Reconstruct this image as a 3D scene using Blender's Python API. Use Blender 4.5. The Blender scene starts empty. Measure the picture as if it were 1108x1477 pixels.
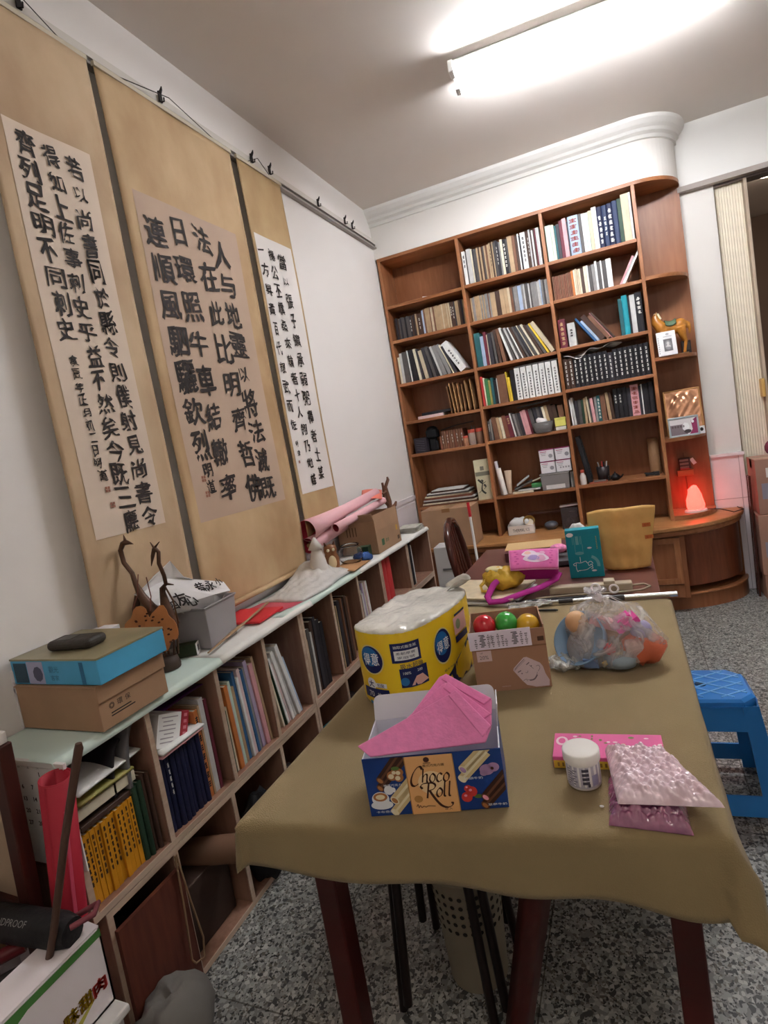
import bpy, bmesh, math, random
from mathutils import Vector, Matrix, Euler
random.seed(7)
SC = bpy.context.scene
COL = SC.collection
PI = math.pi

# ------------------------------------------------------------------ camera
W_, H_ = 1108, 1477
F_PX = 803.06
CAM = Vector((1.5441, -4.0, 1.381))
YAW, PITCH, ROLL = -0.3898, -0.0926, -0.1655
PPX, PPY = 25.27, -26.02
def cam_axes():
    cy, sy = math.cos(YAW), math.sin(YAW); cp, sp = math.cos(PITCH), math.sin(PITCH)
    f = Vector((sy*cp, cy*cp, sp)); r = Vector((cy, -sy, 0)); u = r.cross(f)
    c, s = math.cos(ROLL), math.sin(ROLL)
    return c*r + s*u, -s*r + c*u, f
_r, _u, _f = cam_axes()
cd = bpy.data.cameras.new('camera'); cam = bpy.data.objects.new('camera', cd); COL.objects.link(cam)
cam.matrix_world = Matrix(((_r.x, _u.x, -_f.x, CAM.x), (_r.y, _u.y, -_f.y, CAM.y), (_r.z, _u.z, -_f.z, CAM.z), (0, 0, 0, 1)))
cd.sensor_fit = 'VERTICAL'; cd.sensor_height = 24.0; cd.lens = 24.0*F_PX/H_
cd.shift_x = -PPX/H_; cd.shift_y = PPY/H_
cd.clip_start = 0.05; cd.clip_end = 60
SC.camera = cam

# ------------------------------------------------------------------ light and exposure
SC.view_settings.view_transform = 'Standard'
SC.view_settings.look = 'None'
SC.view_settings.exposure = 2.08
SC.view_settings.gamma = 1.0
SC.view_settings.use_curve_mapping = False
TUBE_POWER = 27.0
FILL_POWER = 6.5
SALT_POWER = 2.2
wd = bpy.data.worlds.new('world'); SC.world = wd; wd.use_nodes = True
wd.node_tree.nodes['Background'].inputs[0].default_value = (0.9, 0.93, 1.0, 1)
wd.node_tree.nodes['Background'].inputs[1].default_value = 0.25

# ------------------------------------------------------------------ helpers
def lin(c):
    if isinstance(c, str):
        c = c.lstrip('#'); c = [int(c[i:i+2], 16)/255 for i in (0, 2, 4)]
    return tuple((x/12.92 if x <= .04045 else ((x+.055)/1.055)**2.4) for x in c[:3])

_mats = {}
def M(name, col='#888888', rough=.6, metal=0.0, noise=None, bump=None, spec=.4, trans=0.0, alpha=1.0,
      emit=None, coat=0.0, ior=1.45, sheen=0.0, sss=0.0, stretch=(1, 1, 1), col2=None, transl=0.0):
    if name in _mats: return _mats[name]
    m = bpy.data.materials.new(name); m.use_nodes = True
    nt = m.node_tree; b = nt.nodes['Principled BSDF']
    base = lin(col)
    b.inputs['Base Color'].default_value = (*base, 1)
    b.inputs['Roughness'].default_value = rough; b.inputs['Metallic'].default_value = metal
    b.inputs['Specular IOR Level'].default_value = spec; b.inputs['IOR'].default_value = ior
    b.inputs['Transmission Weight'].default_value = trans; b.inputs['Alpha'].default_value = alpha
    b.inputs['Coat Weight'].default_value = coat; b.inputs['Sheen Weight'].default_value = sheen
    if sss:
        b.inputs['Subsurface Weight'].default_value = sss; b.inputs['Subsurface Radius'].default_value = (.05, .02, .02)
    if emit:
        b.inputs['Emission Color'].default_value = (*lin(emit[0]), 1); b.inputs['Emission Strength'].default_value = emit[1]
    if noise or bump or col2:
        tc = nt.nodes.new('ShaderNodeTexCoord'); mp = nt.nodes.new('ShaderNodeMapping')
        mp.inputs['Scale'].default_value = stretch
        nt.links.new(tc.outputs['Object'], mp.inputs['Vector'])
    if noise:
        sc, amt = noise
        n = nt.nodes.new('ShaderNodeTexNoise'); n.inputs['Scale'].default_value = sc; n.inputs['Detail'].default_value = 5
        nt.links.new(mp.outputs[0], n.inputs['Vector'])
        r = nt.nodes.new('ShaderNodeValToRGB')
        c2 = lin(col2) if col2 else tuple(x*(1-amt) for x in base)
        c1 = base if col2 else tuple(min(1, x*(1+amt)) for x in base)
        r.color_ramp.elements[0].position = .3; r.color_ramp.elements[1].position = .7
        r.color_ramp.elements[0].color = (*c2, 1); r.color_ramp.elements[1].color = (*c1, 1)
        nt.links.new(n.outputs['Fac'], r.inputs[0]); nt.links.new(r.outputs[0], b.inputs['Base Color'])
    if bump:
        sc, st = bump
        n2 = nt.nodes.new('ShaderNodeTexNoise'); n2.inputs['Scale'].default_value = sc; n2.inputs['Detail'].default_value = 4
        nt.links.new(mp.outputs[0], n2.inputs['Vector'])
        bp = nt.nodes.new('ShaderNodeBump'); bp.inputs['Strength'].default_value = st; bp.inputs['Distance'].default_value = .01
        nt.links.new(n2.outputs['Fac'], bp.inputs['Height']); nt.links.new(bp.outputs[0], b.inputs['Normal'])
    if transl:
        tr = nt.nodes.new('ShaderNodeBsdfTranslucent'); mixs = nt.nodes.new('ShaderNodeMixShader'); mixs.inputs[0].default_value = transl
        tr.inputs['Color'].default_value = (*base, 1); out = nt.nodes['Material Output']
        nt.links.new(b.outputs[0], mixs.inputs[1]); nt.links.new(tr.outputs[0], mixs.inputs[2]); nt.links.new(mixs.outputs[0], out.inputs['Surface'])
    _mats[name] = m
    return m

def wood(name, c1, c2, axis='z', scale=1.0, rough=.4, spec=.4):
    """grained wood; the grain runs along the given axis"""
    if name in _mats: return _mats[name]
    m = bpy.data.materials.new(name); m.use_nodes = True
    nt = m.node_tree; b = nt.nodes['Principled BSDF']
    tc = nt.nodes.new('ShaderNodeTexCoord'); mp = nt.nodes.new('ShaderNodeMapping')
    st = {'x': (.12, 1, 1), 'y': (1, .12, 1), 'z': (1, 1, .12)}[axis]
    mp.inputs['Scale'].default_value = tuple(s*scale for s in st)
    nt.links.new(tc.outputs['Object'], mp.inputs['Vector'])
    n1 = nt.nodes.new('ShaderNodeTexNoise'); n1.inputs['Scale'].default_value = 7; n1.inputs['Detail'].default_value = 3; n1.inputs['Distortion'].default_value = 1.4
    n2 = nt.nodes.new('ShaderNodeTexNoise'); n2.inputs['Scale'].default_value = 70; n2.inputs['Detail'].default_value = 4
    for n in (n1, n2): nt.links.new(mp.outputs[0], n.inputs['Vector'])
    mx = nt.nodes.new('ShaderNodeMath'); mx.operation = 'MULTIPLY_ADD'; mx.inputs[1].default_value = .45
    nt.links.new(n2.outputs['Fac'], mx.inputs[0])
    ad = nt.nodes.new('ShaderNodeMath'); ad.operation = 'MULTIPLY'; ad.inputs[1].default_value = .6
    nt.links.new(n1.outputs['Fac'], ad.inputs[0]); nt.links.new(ad.outputs[0], mx.inputs[2])
    r = nt.nodes.new('ShaderNodeValToRGB')
    r.color_ramp.elements[0].position = .38; r.color_ramp.elements[1].position = .66
    r.color_ramp.elements[0].color = (*lin(c2), 1); r.color_ramp.elements[1].color = (*lin(c1), 1)
    nt.links.new(mx.outputs[0], r.inputs[0]); nt.links.new(r.outputs[0], b.inputs['Base Color'])
    b.inputs['Roughness'].default_value = rough; b.inputs['Specular IOR Level'].default_value = spec
    _mats[name] = m
    return m

class MB:
    """collects shapes and links them as ONE mesh object"""
    def __init__(s): s.v = []; s.f = []; s.m = []; s.sm = []
    def add(s, vs, fs, mi=0, xf=None, smooth=False):
        o = len(s.v)
        s.v += [tuple(xf @ Vector(p)) if xf else tuple(p) for p in vs]
        for f in fs:
            s.f.append([i+o for i in f]); s.m.append(mi); s.sm.append(smooth)
        return s
    def box(s, c, d, mi=0, rot=None, taper=None):
        x, y, z = d[0]/2, d[1]/2, d[2]/2
        t = taper or (1, 1)
        vs = [(-x, -y, -z), (x, -y, -z), (x, y, -z), (-x, y, -z), (-x*t[0], -y*t[1], z), (x*t[0], -y*t[1], z), (x*t[0], y*t[1], z), (-x*t[0], y*t[1], z)]
        R = Matrix.Translation(Vector(c)) @ (Euler(rot).to_matrix().to_4x4() if rot else Matrix())
        return s.add(vs, [(0, 3, 2, 1), (4, 5, 6, 7), (0, 1, 5, 4), (1, 2, 6, 5), (2, 3, 7, 6), (3, 0, 4, 7)], mi, R)
    def bx(s, a, b, mi=0):
        return s.box([(a[i]+b[i])/2 for i in range(3)], [abs(b[i]-a[i]) for i in range(3)], mi)
    def tube(s, pts, r=.01, n=10, mi=0, caps=True, closed=False, flat=1.0):
        pts = [Vector(p) for p in pts]; k = len(pts)
        rs = r if isinstance(r, (list, tuple)) else [r]*k
        vs = []; fs = []; up = None
        for i, p in enumerate(pts):
            if closed: t = pts[(i+1) % k]-pts[i-1]
            else: t = pts[min(i+1, k-1)]-pts[max(i-1, 0)]
            t = t.normalized() if t.length > 1e-9 else Vector((0, 0, 1))
            if up is None:
                up = Vector((0, 0, 1)) if abs(t.z) < .9 else Vector((1, 0, 0))
            a = t.cross(up)
            if a.length < 1e-4: a = t.cross(Vector((0, 1, 0)))
            a.normalize(); b = a.cross(t).normalized(); up = b
            for j in range(n):
                q = 2*PI*j/n
                vs.append(p+a*(rs[i]*math.cos(q))+b*(rs[i]*flat*math.sin(q)))
        for i in range(k if closed else k-1):
            i2 = (i+1) % k
            for j in range(n):
                j2 = (j+1) % n
                fs.append((i*n+j, i*n+j2, i2*n+j2, i2*n+j))
        s.add(vs, fs, mi, None, True)
        if caps and not closed:
            s.add(vs[:n], [tuple(range(n-1, -1, -1))], mi); s.add(vs[-n:], [tuple(range(n))], mi)
        return s
    def cyl(s, p0, p1, r0, r1=None, n=20, mi=0, caps=True):
        return s.tube([p0, p1], [r0, r0 if r1 is None else r1], n, mi, caps)
    def lathe(s, prof, c=(0, 0, 0), n=24, mi=0, xf=None, sx=1, sy=1, smooth=True, caps=True):
        vs = []; fs = []
        for r, z in prof:
            for j in range(n):
                q = 2*PI*j/n; vs.append((c[0]+r*sx*math.cos(q), c[1]+r*sy*math.sin(q), c[2]+z))
        for i in range(len(prof)-1):
            for j in range(n):
                j2 = (j+1) % n; fs.append((i*n+j, i*n+j2, (i+1)*n+j2, (i+1)*n+j))
        s.add(vs, fs, mi, xf, smooth)
        if caps and prof[0][0] > 1e-5: s.add(vs[:n], [tuple(range(n-1, -1, -1))], mi, xf)
        if caps and prof[-1][0] > 1e-5: s.add(vs[-n:], [tuple(range(n))], mi, xf)
        return s
    def ball(s, c, r, mi=0, n=16, xf=None):
        r = r if isinstance(r, (tuple, list)) else (r, r, r)
        k = max(6, n//2)
        prof = [(math.sin(PI*i/k), -math.cos(PI*i/k)) for i in range(k+1)]
        vs = []; fs = []
        for a, z in prof:
            for j in range(n):
                q = 2*PI*j/n; vs.append((c[0]+r[0]*a*math.cos(q), c[1]+r[1]*a*math.sin(q), c[2]+r[2]*z))
        for i in range(k):
            for j in range(n):
                j2 = (j+1) % n; fs.append((i*n+j, i*n+j2, (i+1)*n+j2, (i+1)*n+j))
        return s.add(vs, fs, mi, xf, True)
    def prism(s, pts, a, b, mi=0, xf=None, smooth=False):
        """polygon pts (x,y) pushed from z=a to z=b"""
        n = len(pts)
        vs = [(x, y, a) for x, y in pts]+[(x, y, b) for x, y in pts]
        s.add(vs, [tuple(range(n-1, -1, -1)), tuple(range(n, 2*n))], mi, xf)
        return s.add(vs, [(i, (i+1) % n, n+(i+1) % n, n+i) for i in range(n)], mi, xf, smooth)
    def grid(s, fn, nu, nv, mi=0, smooth=True, xf=None, mfn=None):
        vs = [fn(i/nu, j/nv) for j in range(nv+1) for i in range(nu+1)]
        o = len(s.v)
        s.v += [tuple(xf @ Vector(p)) if xf else tuple(p) for p in vs]
        for j in range(nv):
            for i in range(nu):
                a = j*(nu+1)+i
                s.f.append([o+a, o+a+1, o+a+nu+2, o+a+nu+1]); s.m.append(mfn(i/nu, j/nv) if mfn else mi); s.sm.append(smooth)
        return s
    def build(s, name, mats, parent=None, loc=None, rot=None, bevel=0, seg=2, solid=0, weld=False, angle=32, subsurf=0):
        me = bpy.data.meshes.new(name)
        me.from_pydata(s.v, [], s.f)
        mats = mats if isinstance(mats, (list, tuple)) else [mats]
        for m in mats: me.materials.append(m)
        me.polygons.foreach_set('material_index', s.m); me.polygons.foreach_set('use_smooth', s.sm)
        if weld or bevel or solid or subsurf:
            bm = bmesh.new(); bm.from_mesh(me)
            bmesh.ops.remove_doubles(bm, verts=bm.verts, dist=1e-5)
            if solid: bmesh.ops.solidify(bm, geom=bm.faces[:], thickness=solid)
            if bevel:
                es = [e for e in bm.edges if len(e.link_faces) == 2 and e.calc_face_angle(0) > math.radians(angle)]
                bmesh.ops.bevel(bm, geom=es, offset=bevel, segments=seg, affect='EDGES', profile=.5, clamp_overlap=True)
            bmesh.ops.recalc_face_normals(bm, faces=bm.faces)
            bm.to_mesh(me); bm.free()
        me.update()
        o = bpy.data.objects.new(name, me); COL.objects.link(o)
        if parent: o.parent = parent
        if loc: o.location = loc
        if rot: o.rotation_euler = rot
        if subsurf:
            md = o.modifiers.new('smooth', 'SUBSURF'); md.levels = md.render_levels = subsurf
        return o

def tag(o, label, cat, group=None):
    o['label'] = label; o['category'] = cat
    if group: o['group'] = group
    return o
def thing(name, label, cat, loc=(0, 0, 0), rot=(0, 0, 0), group=None):
    o = bpy.data.objects.new(name, None); COL.objects.link(o)
    o.empty_display_size = .05; o.location = loc
    o.rotation_euler = rot if isinstance(rot, (tuple, list)) else (0, 0, rot)
    return tag(o, label, cat, group)
def solo(mb, name, label, cat, mats, loc=(0, 0, 0), rot=(0, 0, 0), group=None, **k):
    o = mb.build(name, mats, None, loc, rot if isinstance(rot, (tuple, list)) else (0, 0, rot), **k)
    return tag(o, label, cat, group)
def struct(mb, name, mats, **k):
    o = mb.build(name, mats, **k); o['kind'] = 'structure'; return o

_gl = {}
def glyph(txt, offset=0.0, shear=0.0):
    k = (txt, offset, shear)
    if k not in _gl:
        cu = bpy.data.curves.new('t', 'FONT'); cu.body = txt; cu.resolution_u = 2; cu.offset = offset; cu.shear = shear
        ob = bpy.data.objects.new('t', cu); COL.objects.link(ob)
        bpy.context.view_layer.update()
        me = bpy.data.meshes.new_from_object(ob.evaluated_get(bpy.context.evaluated_depsgraph_get()))
        vs = [tuple(v.co) for v in me.vertices]; fs = [tuple(p.vertices) for p in me.polygons]
        bpy.data.objects.remove(ob); bpy.data.curves.remove(cu); bpy.data.meshes.remove(me)
        if vs:
            xs = [v[0] for v in vs]; ys = [v[1] for v in vs]; bb = (min(xs), max(xs), min(ys), max(ys))
        else: bb = (0, 0, 0, 0)
        _gl[k] = (vs, fs, bb)
    return _gl[k]
def text(mb, txt, c, ux, uy, h, mi=0, w=None, offset=0.0, shear=0.0, rot=0.0, bold=0.0):
    """one line of lettering centred on c; h = height of its ink box, w = width (None keeps the proportions)"""
    vs, fs, bb = glyph(txt, offset, shear)
    if not vs: return mb
    gh = bb[3]-bb[2]; gw = bb[1]-bb[0]
    k = h/max(gh, .05)
    kx = k if w is None else w/max(gw, .01)
    ux = Vector(ux).normalized(); uy = Vector(uy).normalized(); c = Vector(c)
    cx, cy = (bb[0]+bb[1])/2, (bb[2]+bb[3])/2
    cr, sr = math.cos(rot), math.sin(rot)
    for da, db in ([(0, 0)] if not bold else [(-bold, 0), (bold, 0), (0, bold*.7), (0, -bold*.7)]):
        out = []
        for v in vs:
            a, b = (v[0]-cx)*kx+da*h, (v[1]-cy)*k+db*h
            a, b = a*cr-b*sr, a*sr+b*cr
            out.append(c+ux*a+uy*b)
        mb.add(out, fs, mi)
    return mb
def nib(mb, pts, c, ux, uy, k, mi=0, ang=.7, w=.1, thin=.018, steps=6):
    """pen stroke through pts (in units of k), thick and thin like a broad nib"""
    P = [Vector((p[0], p[1])) for p in pts]; Q = []
    n = len(P)
    for i in range(n-1):
        p0, p1, p2, p3 = P[max(i-1, 0)], P[i], P[i+1], P[min(i+2, n-1)]
        for s in range(steps):
            t = s/steps
            Q.append(.5*((2*p1)+(p2-p0)*t+(2*p0-5*p1+4*p2-p3)*t*t+(3*p1-p0-3*p2+p3)*t*t*t))
    Q.append(P[-1])
    nv = Vector((math.cos(ang), math.sin(ang)))*w*.5
    ux = Vector(ux).normalized(); uy = Vector(uy).normalized(); c = Vector(c)
    vs = []
    for i, q in enumerate(Q):
        t = (Q[min(i+1, len(Q)-1)]-Q[max(i-1, 0)]).normalized(); nn = Vector((-t.y, t.x))
        d = nn*(max(abs(nv.dot(nn)), thin))
        for e in (q+d, q-d): vs.append(c+ux*(e.x*k)+uy*(e.y*k))
    return mb.add(vs, [(2*i, 2*i+1, 2*i+3, 2*i+2) for i in range(len(Q)-1)], mi)
def disc(mb, c, ux, uy, rx, ry, mi=0, n=24, a0=0, a1=2*PI):
    ux = Vector(ux).normalized(); uy = Vector(uy).normalized(); c = Vector(c)
    vs = [c+ux*(rx*math.cos(a0+(a1-a0)*i/n))+uy*(ry*math.sin(a0+(a1-a0)*i/n)) for i in range(n)]
    return mb.add(vs, [tuple(range(n))], mi)
def patch(mb, c, ux, uy, pts, mi=0):
    ux = Vector(ux).normalized(); uy = Vector(uy).normalized(); c = Vector(c)
    return mb.add([c+ux*a+uy*b for a, b in pts], [tuple(range(len(pts)))], mi)
def rect(mb, c, ux, uy, w, h, mi=0):
    return patch(mb, c, ux, uy, [(-w/2, -h/2), (w/2, -h/2), (w/2, h/2), (-w/2, h/2)], mi)
def wob(x, y, s=1.0, seed=0):
    """smooth pseudo-noise in -1..1"""
    return (math.sin(x*3.1*s+seed)+math.sin(y*2.7*s+1.7*seed+1)+math.sin((x+y)*4.3*s+seed*2.3)+math.sin((x-y)*5.9*s-seed))*.25
ORD = ['first', 'second', 'third', 'fourth', 'fifth', 'sixth', 'seventh', 'eighth', 'ninth', 'tenth', 'eleventh', 'twelfth', 'thirteenth',
       'fourteenth', 'fifteenth', 'sixteenth', 'seventeenth', 'eighteenth', 'nineteenth', 'twentieth', 'twenty-first', 'twenty-second',
       'twenty-third', 'twenty-fourth', 'twenty-fifth', 'twenty-sixth', 'twenty-seventh', 'twenty-eighth', 'twenty-ninth', 'thirtieth']
for _t in ('thirt', 'fort', 'fift'):
    for _o in ORD[:9]: ORD.append(_t+'y-'+_o)
    ORD.append({'thirt': 'fortieth', 'fort': 'fiftieth', 'fift': 'sixtieth'}[_t])
# ------------------------------------------------------------------ the room
HC = 3.08
mWall = M('wall_paint', '#e4dfd8', .85, noise=(1.2, .02), bump=(18, .04))
mCeil = M('ceiling_paint', '#e4dcd4', .9, noise=(1.0, .03), bump=(6, .05))
mTrim = M('white_trim', '#e2dfd9', .6)
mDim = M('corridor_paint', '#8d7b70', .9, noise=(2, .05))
def terrazzo():
    m = bpy.data.materials.new('terrazzo'); m.use_nodes = True; nt = m.node_tree; b = nt.nodes['Principled BSDF']
    tc = nt.nodes.new('ShaderNodeTexCoord')
    def vor(sc, stops):
        v = nt.nodes.new('ShaderNodeTexVoronoi'); v.inputs['Scale'].default_value = sc; v.inputs['Randomness'].default_value = 1
        nt.links.new(tc.outputs['Object'], v.inputs['Vector'])
        sp = nt.nodes.new('ShaderNodeSeparateColor'); nt.links.new(v.outputs['Color'], sp.inputs[0])
        r = nt.nodes.new('ShaderNodeValToRGB'); r.color_ramp.interpolation = 'CONSTANT'
        els = r.color_ramp.elements
        for i, (p, c) in enumerate(stops):
            e = els[i] if i < 2 else els.new(p)
            e.position = p; e.color = (*lin(c), 1)
        nt.links.new(sp.outputs[0], r.inputs[0]); return r, sp
    r1, s1 = vor(105, [(0, '#3f403e'), (.2, '#7c7c78'), (.48, '#9c9c97'), (.74, '#b9b8b2'), (.92, '#615c55')])
    r2, s2 = vor(200, [(0, '#2f302e'), (.22, '#8e8e89'), (.6, '#aba9a3'), (.85, '#6b655c')])
    mx = nt.nodes.new('ShaderNodeMix'); mx.data_type = 'RGBA'
    st = nt.nodes.new('ShaderNodeMath'); st.operation = 'GREATER_THAN'; st.inputs[1].default_value = .5
    nt.links.new(s1.outputs[1], st.inputs[0]); nt.links.new(st.outputs[0], mx.inputs[0])
    nt.links.new(r1.outputs[0], mx.inputs[6]); nt.links.new(r2.outputs[0], mx.inputs[7])
    br = nt.nodes.new('ShaderNodeTexBrick'); br.offset = 0; br.inputs['Scale'].default_value = 1
    br.inputs['Brick Width'].default_value = .6; br.inputs['Row Height'].default_value = .6; br.inputs['Mortar Size'].default_value = .0022
    br.inputs['Color1'].default_value = br.inputs['Color2'].default_value = (1, 1, 1, 1); br.inputs['Mortar'].default_value = (.35, .33, .3, 1)
    nt.links.new(tc.outputs['Object'], br.inputs['Vector'])
    m2 = nt.nodes.new('ShaderNodeMix'); m2.data_type = 'RGBA'; m2.blend_type = 'MULTIPLY'; m2.inputs[0].default_value = 1
    nt.links.new(mx.outputs[2], m2.inputs[6]); nt.links.new(br.outputs['Color'], m2.inputs[7])
    nt.links.new(m2.outputs[2], b.inputs['Base Color']); b.inputs['Roughness'].default_value = .38
    return m
XR, YB, YN = 3.7, .28, -5.6
struct(MB().bx((-.15, YN, -.1), (XR, 3.2, 0)), 'floor', terrazzo())
struct(MB().bx((-.15, YN-.1, HC), (XR+.1, 3.3, HC+.1)), 'ceiling', mCeil)
struct(MB().bx((-.15, YN-.1, 0), (0, .5, HC)), 'wall_left', M('wall_paint_brightened', '#f1ece7', .85, noise=(1.2, .02), bump=(18, .04)))  # lighter copy of the wall paint, extra brightness put into the colour
struct(MB().bx((XR, YN-.1, 0), (XR+.12, 3.2, HC)), 'wall_right', mWall)
struct(MB().bx((-.15, YN-.12, 0), (XR, YN, HC)), 'wall_front', mWall)
# back wall: behind the bookcase, the pillar, and the beam over the opening
w = MB(); w.bx((0, YB+.02, 0), (2.26, YB+.17, HC)); w.bx((2.26, YB+.02, 2.70), (XR, YB+.17, HC)); w.bx((3.3, YB+.02, 0), (XR, YB+.17, 2.70))
struct(w, 'wall_back', mWall)
struct(MB().bx((2.05, YB-.005, 2.70), (XR, YB+.02, HC)), 'trim_beam', mTrim)
struct(MB().bx((2.05, YB-.03, 2.668), (XR, YB+.02, 2.70)), 'trim_beam_edge', M('beam_edge', '#a49a92', .7))
# room beyond the opening
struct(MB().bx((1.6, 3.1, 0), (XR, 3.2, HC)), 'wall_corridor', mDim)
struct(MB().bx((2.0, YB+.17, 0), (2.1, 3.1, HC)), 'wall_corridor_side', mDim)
# soffit over the bookcase, with the rounded end, and its crown moulding
def end_curve(x0, y0, x1, y1, n=16, e=1.0):
    """quarter ellipse that starts at (x0,y0) heading +x and ends at (x1,y1) heading +y"""
    return [(x0+(x1-x0)*math.sin(PI/2*i/n), y1-(y1-y0)*math.cos(PI/2*i/n)) for i in range(n+1)]
DX = [.038, .625, 1.207, 1.777]; ZT = 2.715; XE = 2.065
sof = [(0, YB+.02), (0, 0)]+end_curve(DX[3], 0, XE, YB+.02)
struct(MB().prism(sof, ZT+.022, HC, 0, None, False), 'wall_soffit', mWall)
cm = MB()
prof = [(.0, 2.965), (.012, 2.968), (.012, 2.99), (.03, 3.002), (.034, 3.02), (.05, 3.035), (.066, 3.06), (.07, HC), (-.002, HC), (-.002, 2.965)]
path = [(0, 0)]+end_curve(DX[3], 0, XE, YB+.02, 20)
vs = []; fs = []
for i, (x, y) in enumerate(path):
    a = path[max(i-1, 0)]; b = path[min(i+1, len(path)-1)]
    t = Vector((b[0]-a[0], b[1]-a[1])).normalized(); nn = Vector((t.y, -t.x))
    for (o, z) in prof: vs.append((x+nn.x*o, y+nn.y*o, z))
k = len(prof)
for i in range(len(path)-1):
    for j in range(k): fs.append((i*k+j, (i+1)*k+j, (i+1)*k+(j+1) % k, i*k+(j+1) % k))
cm.add(vs, fs); struct(cm, 'trim_crown', mTrim)
# picture rail on the left wall with dark groove
r = MB(); r.bx((0, -3.4, 2.84), (.028, -.005, 2.868)); r.bx((0, -3.4, 2.822), (.02, -.005, 2.84), 1); r.bx((0, -3.4, 2.812), (.03, -.005, 2.822), 2)
struct(r, 'trim_rail', [M('rail_cream', '#d8d2c8', .6), M('rail_groove', '#5a5350', .6), M('rail_lip', '#a49c95', .5)])
# marble-tiled dado on the pillar and along the left wall
def marble():
    m = M('marble', '#efe6e8', .3, noise=(5, .05), spec=.5); return m
w = MB(); w.bx((2.066, YB, 0), (2.262, YB+.02, .925)); w.bx((2.066, YB-.014, .925), (2.268, YB+.02, .945))
w.bx((2.066, YB-.001, .632), (2.262, YB+.01, .636), 1); w.bx((2.232, YB-.001, 0), (2.236, YB+.01, .92), 1)
struct(w, 'trim_dado_pillar', [marble(), M('grout', '#b5a9ab', .8)])
w = MB(); w.bx((0, -3.1, 0), (.006, -.01, .93)); w.bx((0, -3.1, .93), (.016, -.01, .96)); w.bx((0, -3.1, .90), (.011, -.01, .912))
struct(w, 'trim_dado_left', [marble()])
# dark timber jamb of the doorway on the left wall, close to the camera
mJamb = wood('dark_timber', '#4a1f16', '#2c110c', 'z', rough=.5)
# folded accordion door
ad = MB(); pts = []
for i in range(41):
    x = 2.272+.15*i/40; pts.append((x, .345-.011*abs(math.sin(PI*x/.0152))**.6))
pts += [(2.422, .37), (2.272, .37)]
ad.prism(pts, .012, 2.655)
dd = ad.build('door_1', M('accordion_cream', '#ece1cc', .5)); dd['kind'] = 'structure'
e = MB().bx((2.425, .29, .01), (2.442, .41, 2.655)).build('lead_post', M('accordion_post', '#b7a690', .5), dd)
e = MB().bx((2.262, .30, 2.655), (3.3, .40, 2.668)).build('track', M('track_grey', '#6f6661', .5), dd)

# fluorescent ceiling light with two tubes
lp = thing('ceiling_light', 'white batten ceiling light with two lit fluorescent tubes', 'ceiling light', (1.0, -1.20, HC), (0, 0, .06))
mW = M('lamp_white', '#f4f4f2', .4)
MB().bx((0, -.05, -.035), (1.24, .05, 0)).build('housing', mW, lp, bevel=.008)
MB().bx((0, -.10, -.047), (1.24, .10, -.037)).build('reflector', mW, lp, bevel=.003)
mT = M('tube_glow', '#ffffff', .3, emit=('#f4f8ff', TUBE_POWER))
for yy in (-.085, .085):
    t = MB().cyl((.035, yy, -.07), (1.205, yy, -.07), .0145, n=16).build('tube', mT, lp)
    for xx in (.012, 1.228):
        MB().bx((xx-.012, min(yy-.018, .04) if yy > 0 else yy-.018, -.082), (xx+.012, yy+.018 if yy > 0 else max(yy+.018, -.04), -.030)).build('socket', mW, lp, bevel=.004)

# unseen batten light added over the near half to brighten camera-facing sides
lp3 = thing('ceiling_light', 'added unseen white batten fill light over the near half of the room', 'ceiling light', (1.3, -4.55, HC), (0, 0, .06))
MB().bx((0, -.05, -.035), (1.24, .05, 0)).build('housing', mW, lp3, bevel=.008)
mT3 = M('fill_tube_glow', '#ffffff', .3, emit=('#fff8f1', FILL_POWER))
for yy in (-.085, .085):
    MB().cyl((.035, yy, -.06), (1.205, yy, -.06), .0145, n=16).build('tube', mT3, lp3)
    for xx in (.012, 1.228): MB().bx((xx-.012, yy-.045, -.082), (xx+.012, yy+.045, -.030)).build('socket', mW, lp3, bevel=.004)
# unseen light added beyond the opening to brighten the corridor
lp2 = thing('corridor_fill_light', 'added unseen round fill light in the room beyond the folding door', 'ceiling light', (2.9, 1.6, HC))
MB().lathe([(.0, -.05), (.13, -.045), (.15, 0)], n=24).build('shade', M('corridor_fill_glow', '#ffffff', .5, emit=('#ffe9d2', 5.0)), lp2)
# ------------------------------------------------------------------ bookcase and counter cabinet
wdV = wood('oak_upright', '#ab724c', '#87532f', 'z'); wdH = wood('oak_shelf', '#ab724c', '#87532f', 'x')
wdB = wood('oak_back_panel', '#9d6542', '#824f2e', 'z', .6); wdE = wood('oak_edge', '#bd8459', '#9a6039', 'z')
ZS = {1: [2.365, 2.110, 1.787, 1.500, 1.248, .832], 2: [2.370, 2.110, 1.790, 1.511, 1.257, .848], 3: [2.374, 2.120, 1.800, 1.522, 1.272, .858]}
ZB = .575; TH = .022; BY = .255
bc = thing('bookcase', 'tall built-in brown oak bookcase with four columns and rounded right end', 'bookcase', (0, 0, 0))
MB().bx((.012, 0, ZB), (.034, BY, ZT)).build('side_panel', wdV, bc, bevel=.002)
for x in DX[1:]: MB().bx((x-.011, -.004, ZB), (x+.011, BY, ZT)).build('divider', wdV, bc, bevel=.002)
MB().bx((.034, BY, ZB), (XE-.005, BY+.02, ZT)).build('back_panel', wdB, bc)
MB().prism([(.012, BY+.02), (.012, -.006)]+end_curve(DX[3], -.006, XE, BY+.02, 18), ZT, ZT+TH).build('top_panel', wdH, bc)
for c in (1, 2, 3):
    for z in ZS[c]:
        MB().bx((DX[c-1]+.011 if c > 1 else .034, 0, z), (DX[c]-.011, BY, z+TH)).build('shelf', wdH, bc, bevel=.002)
ZR = [2.128, 1.618, 1.092]
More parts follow.
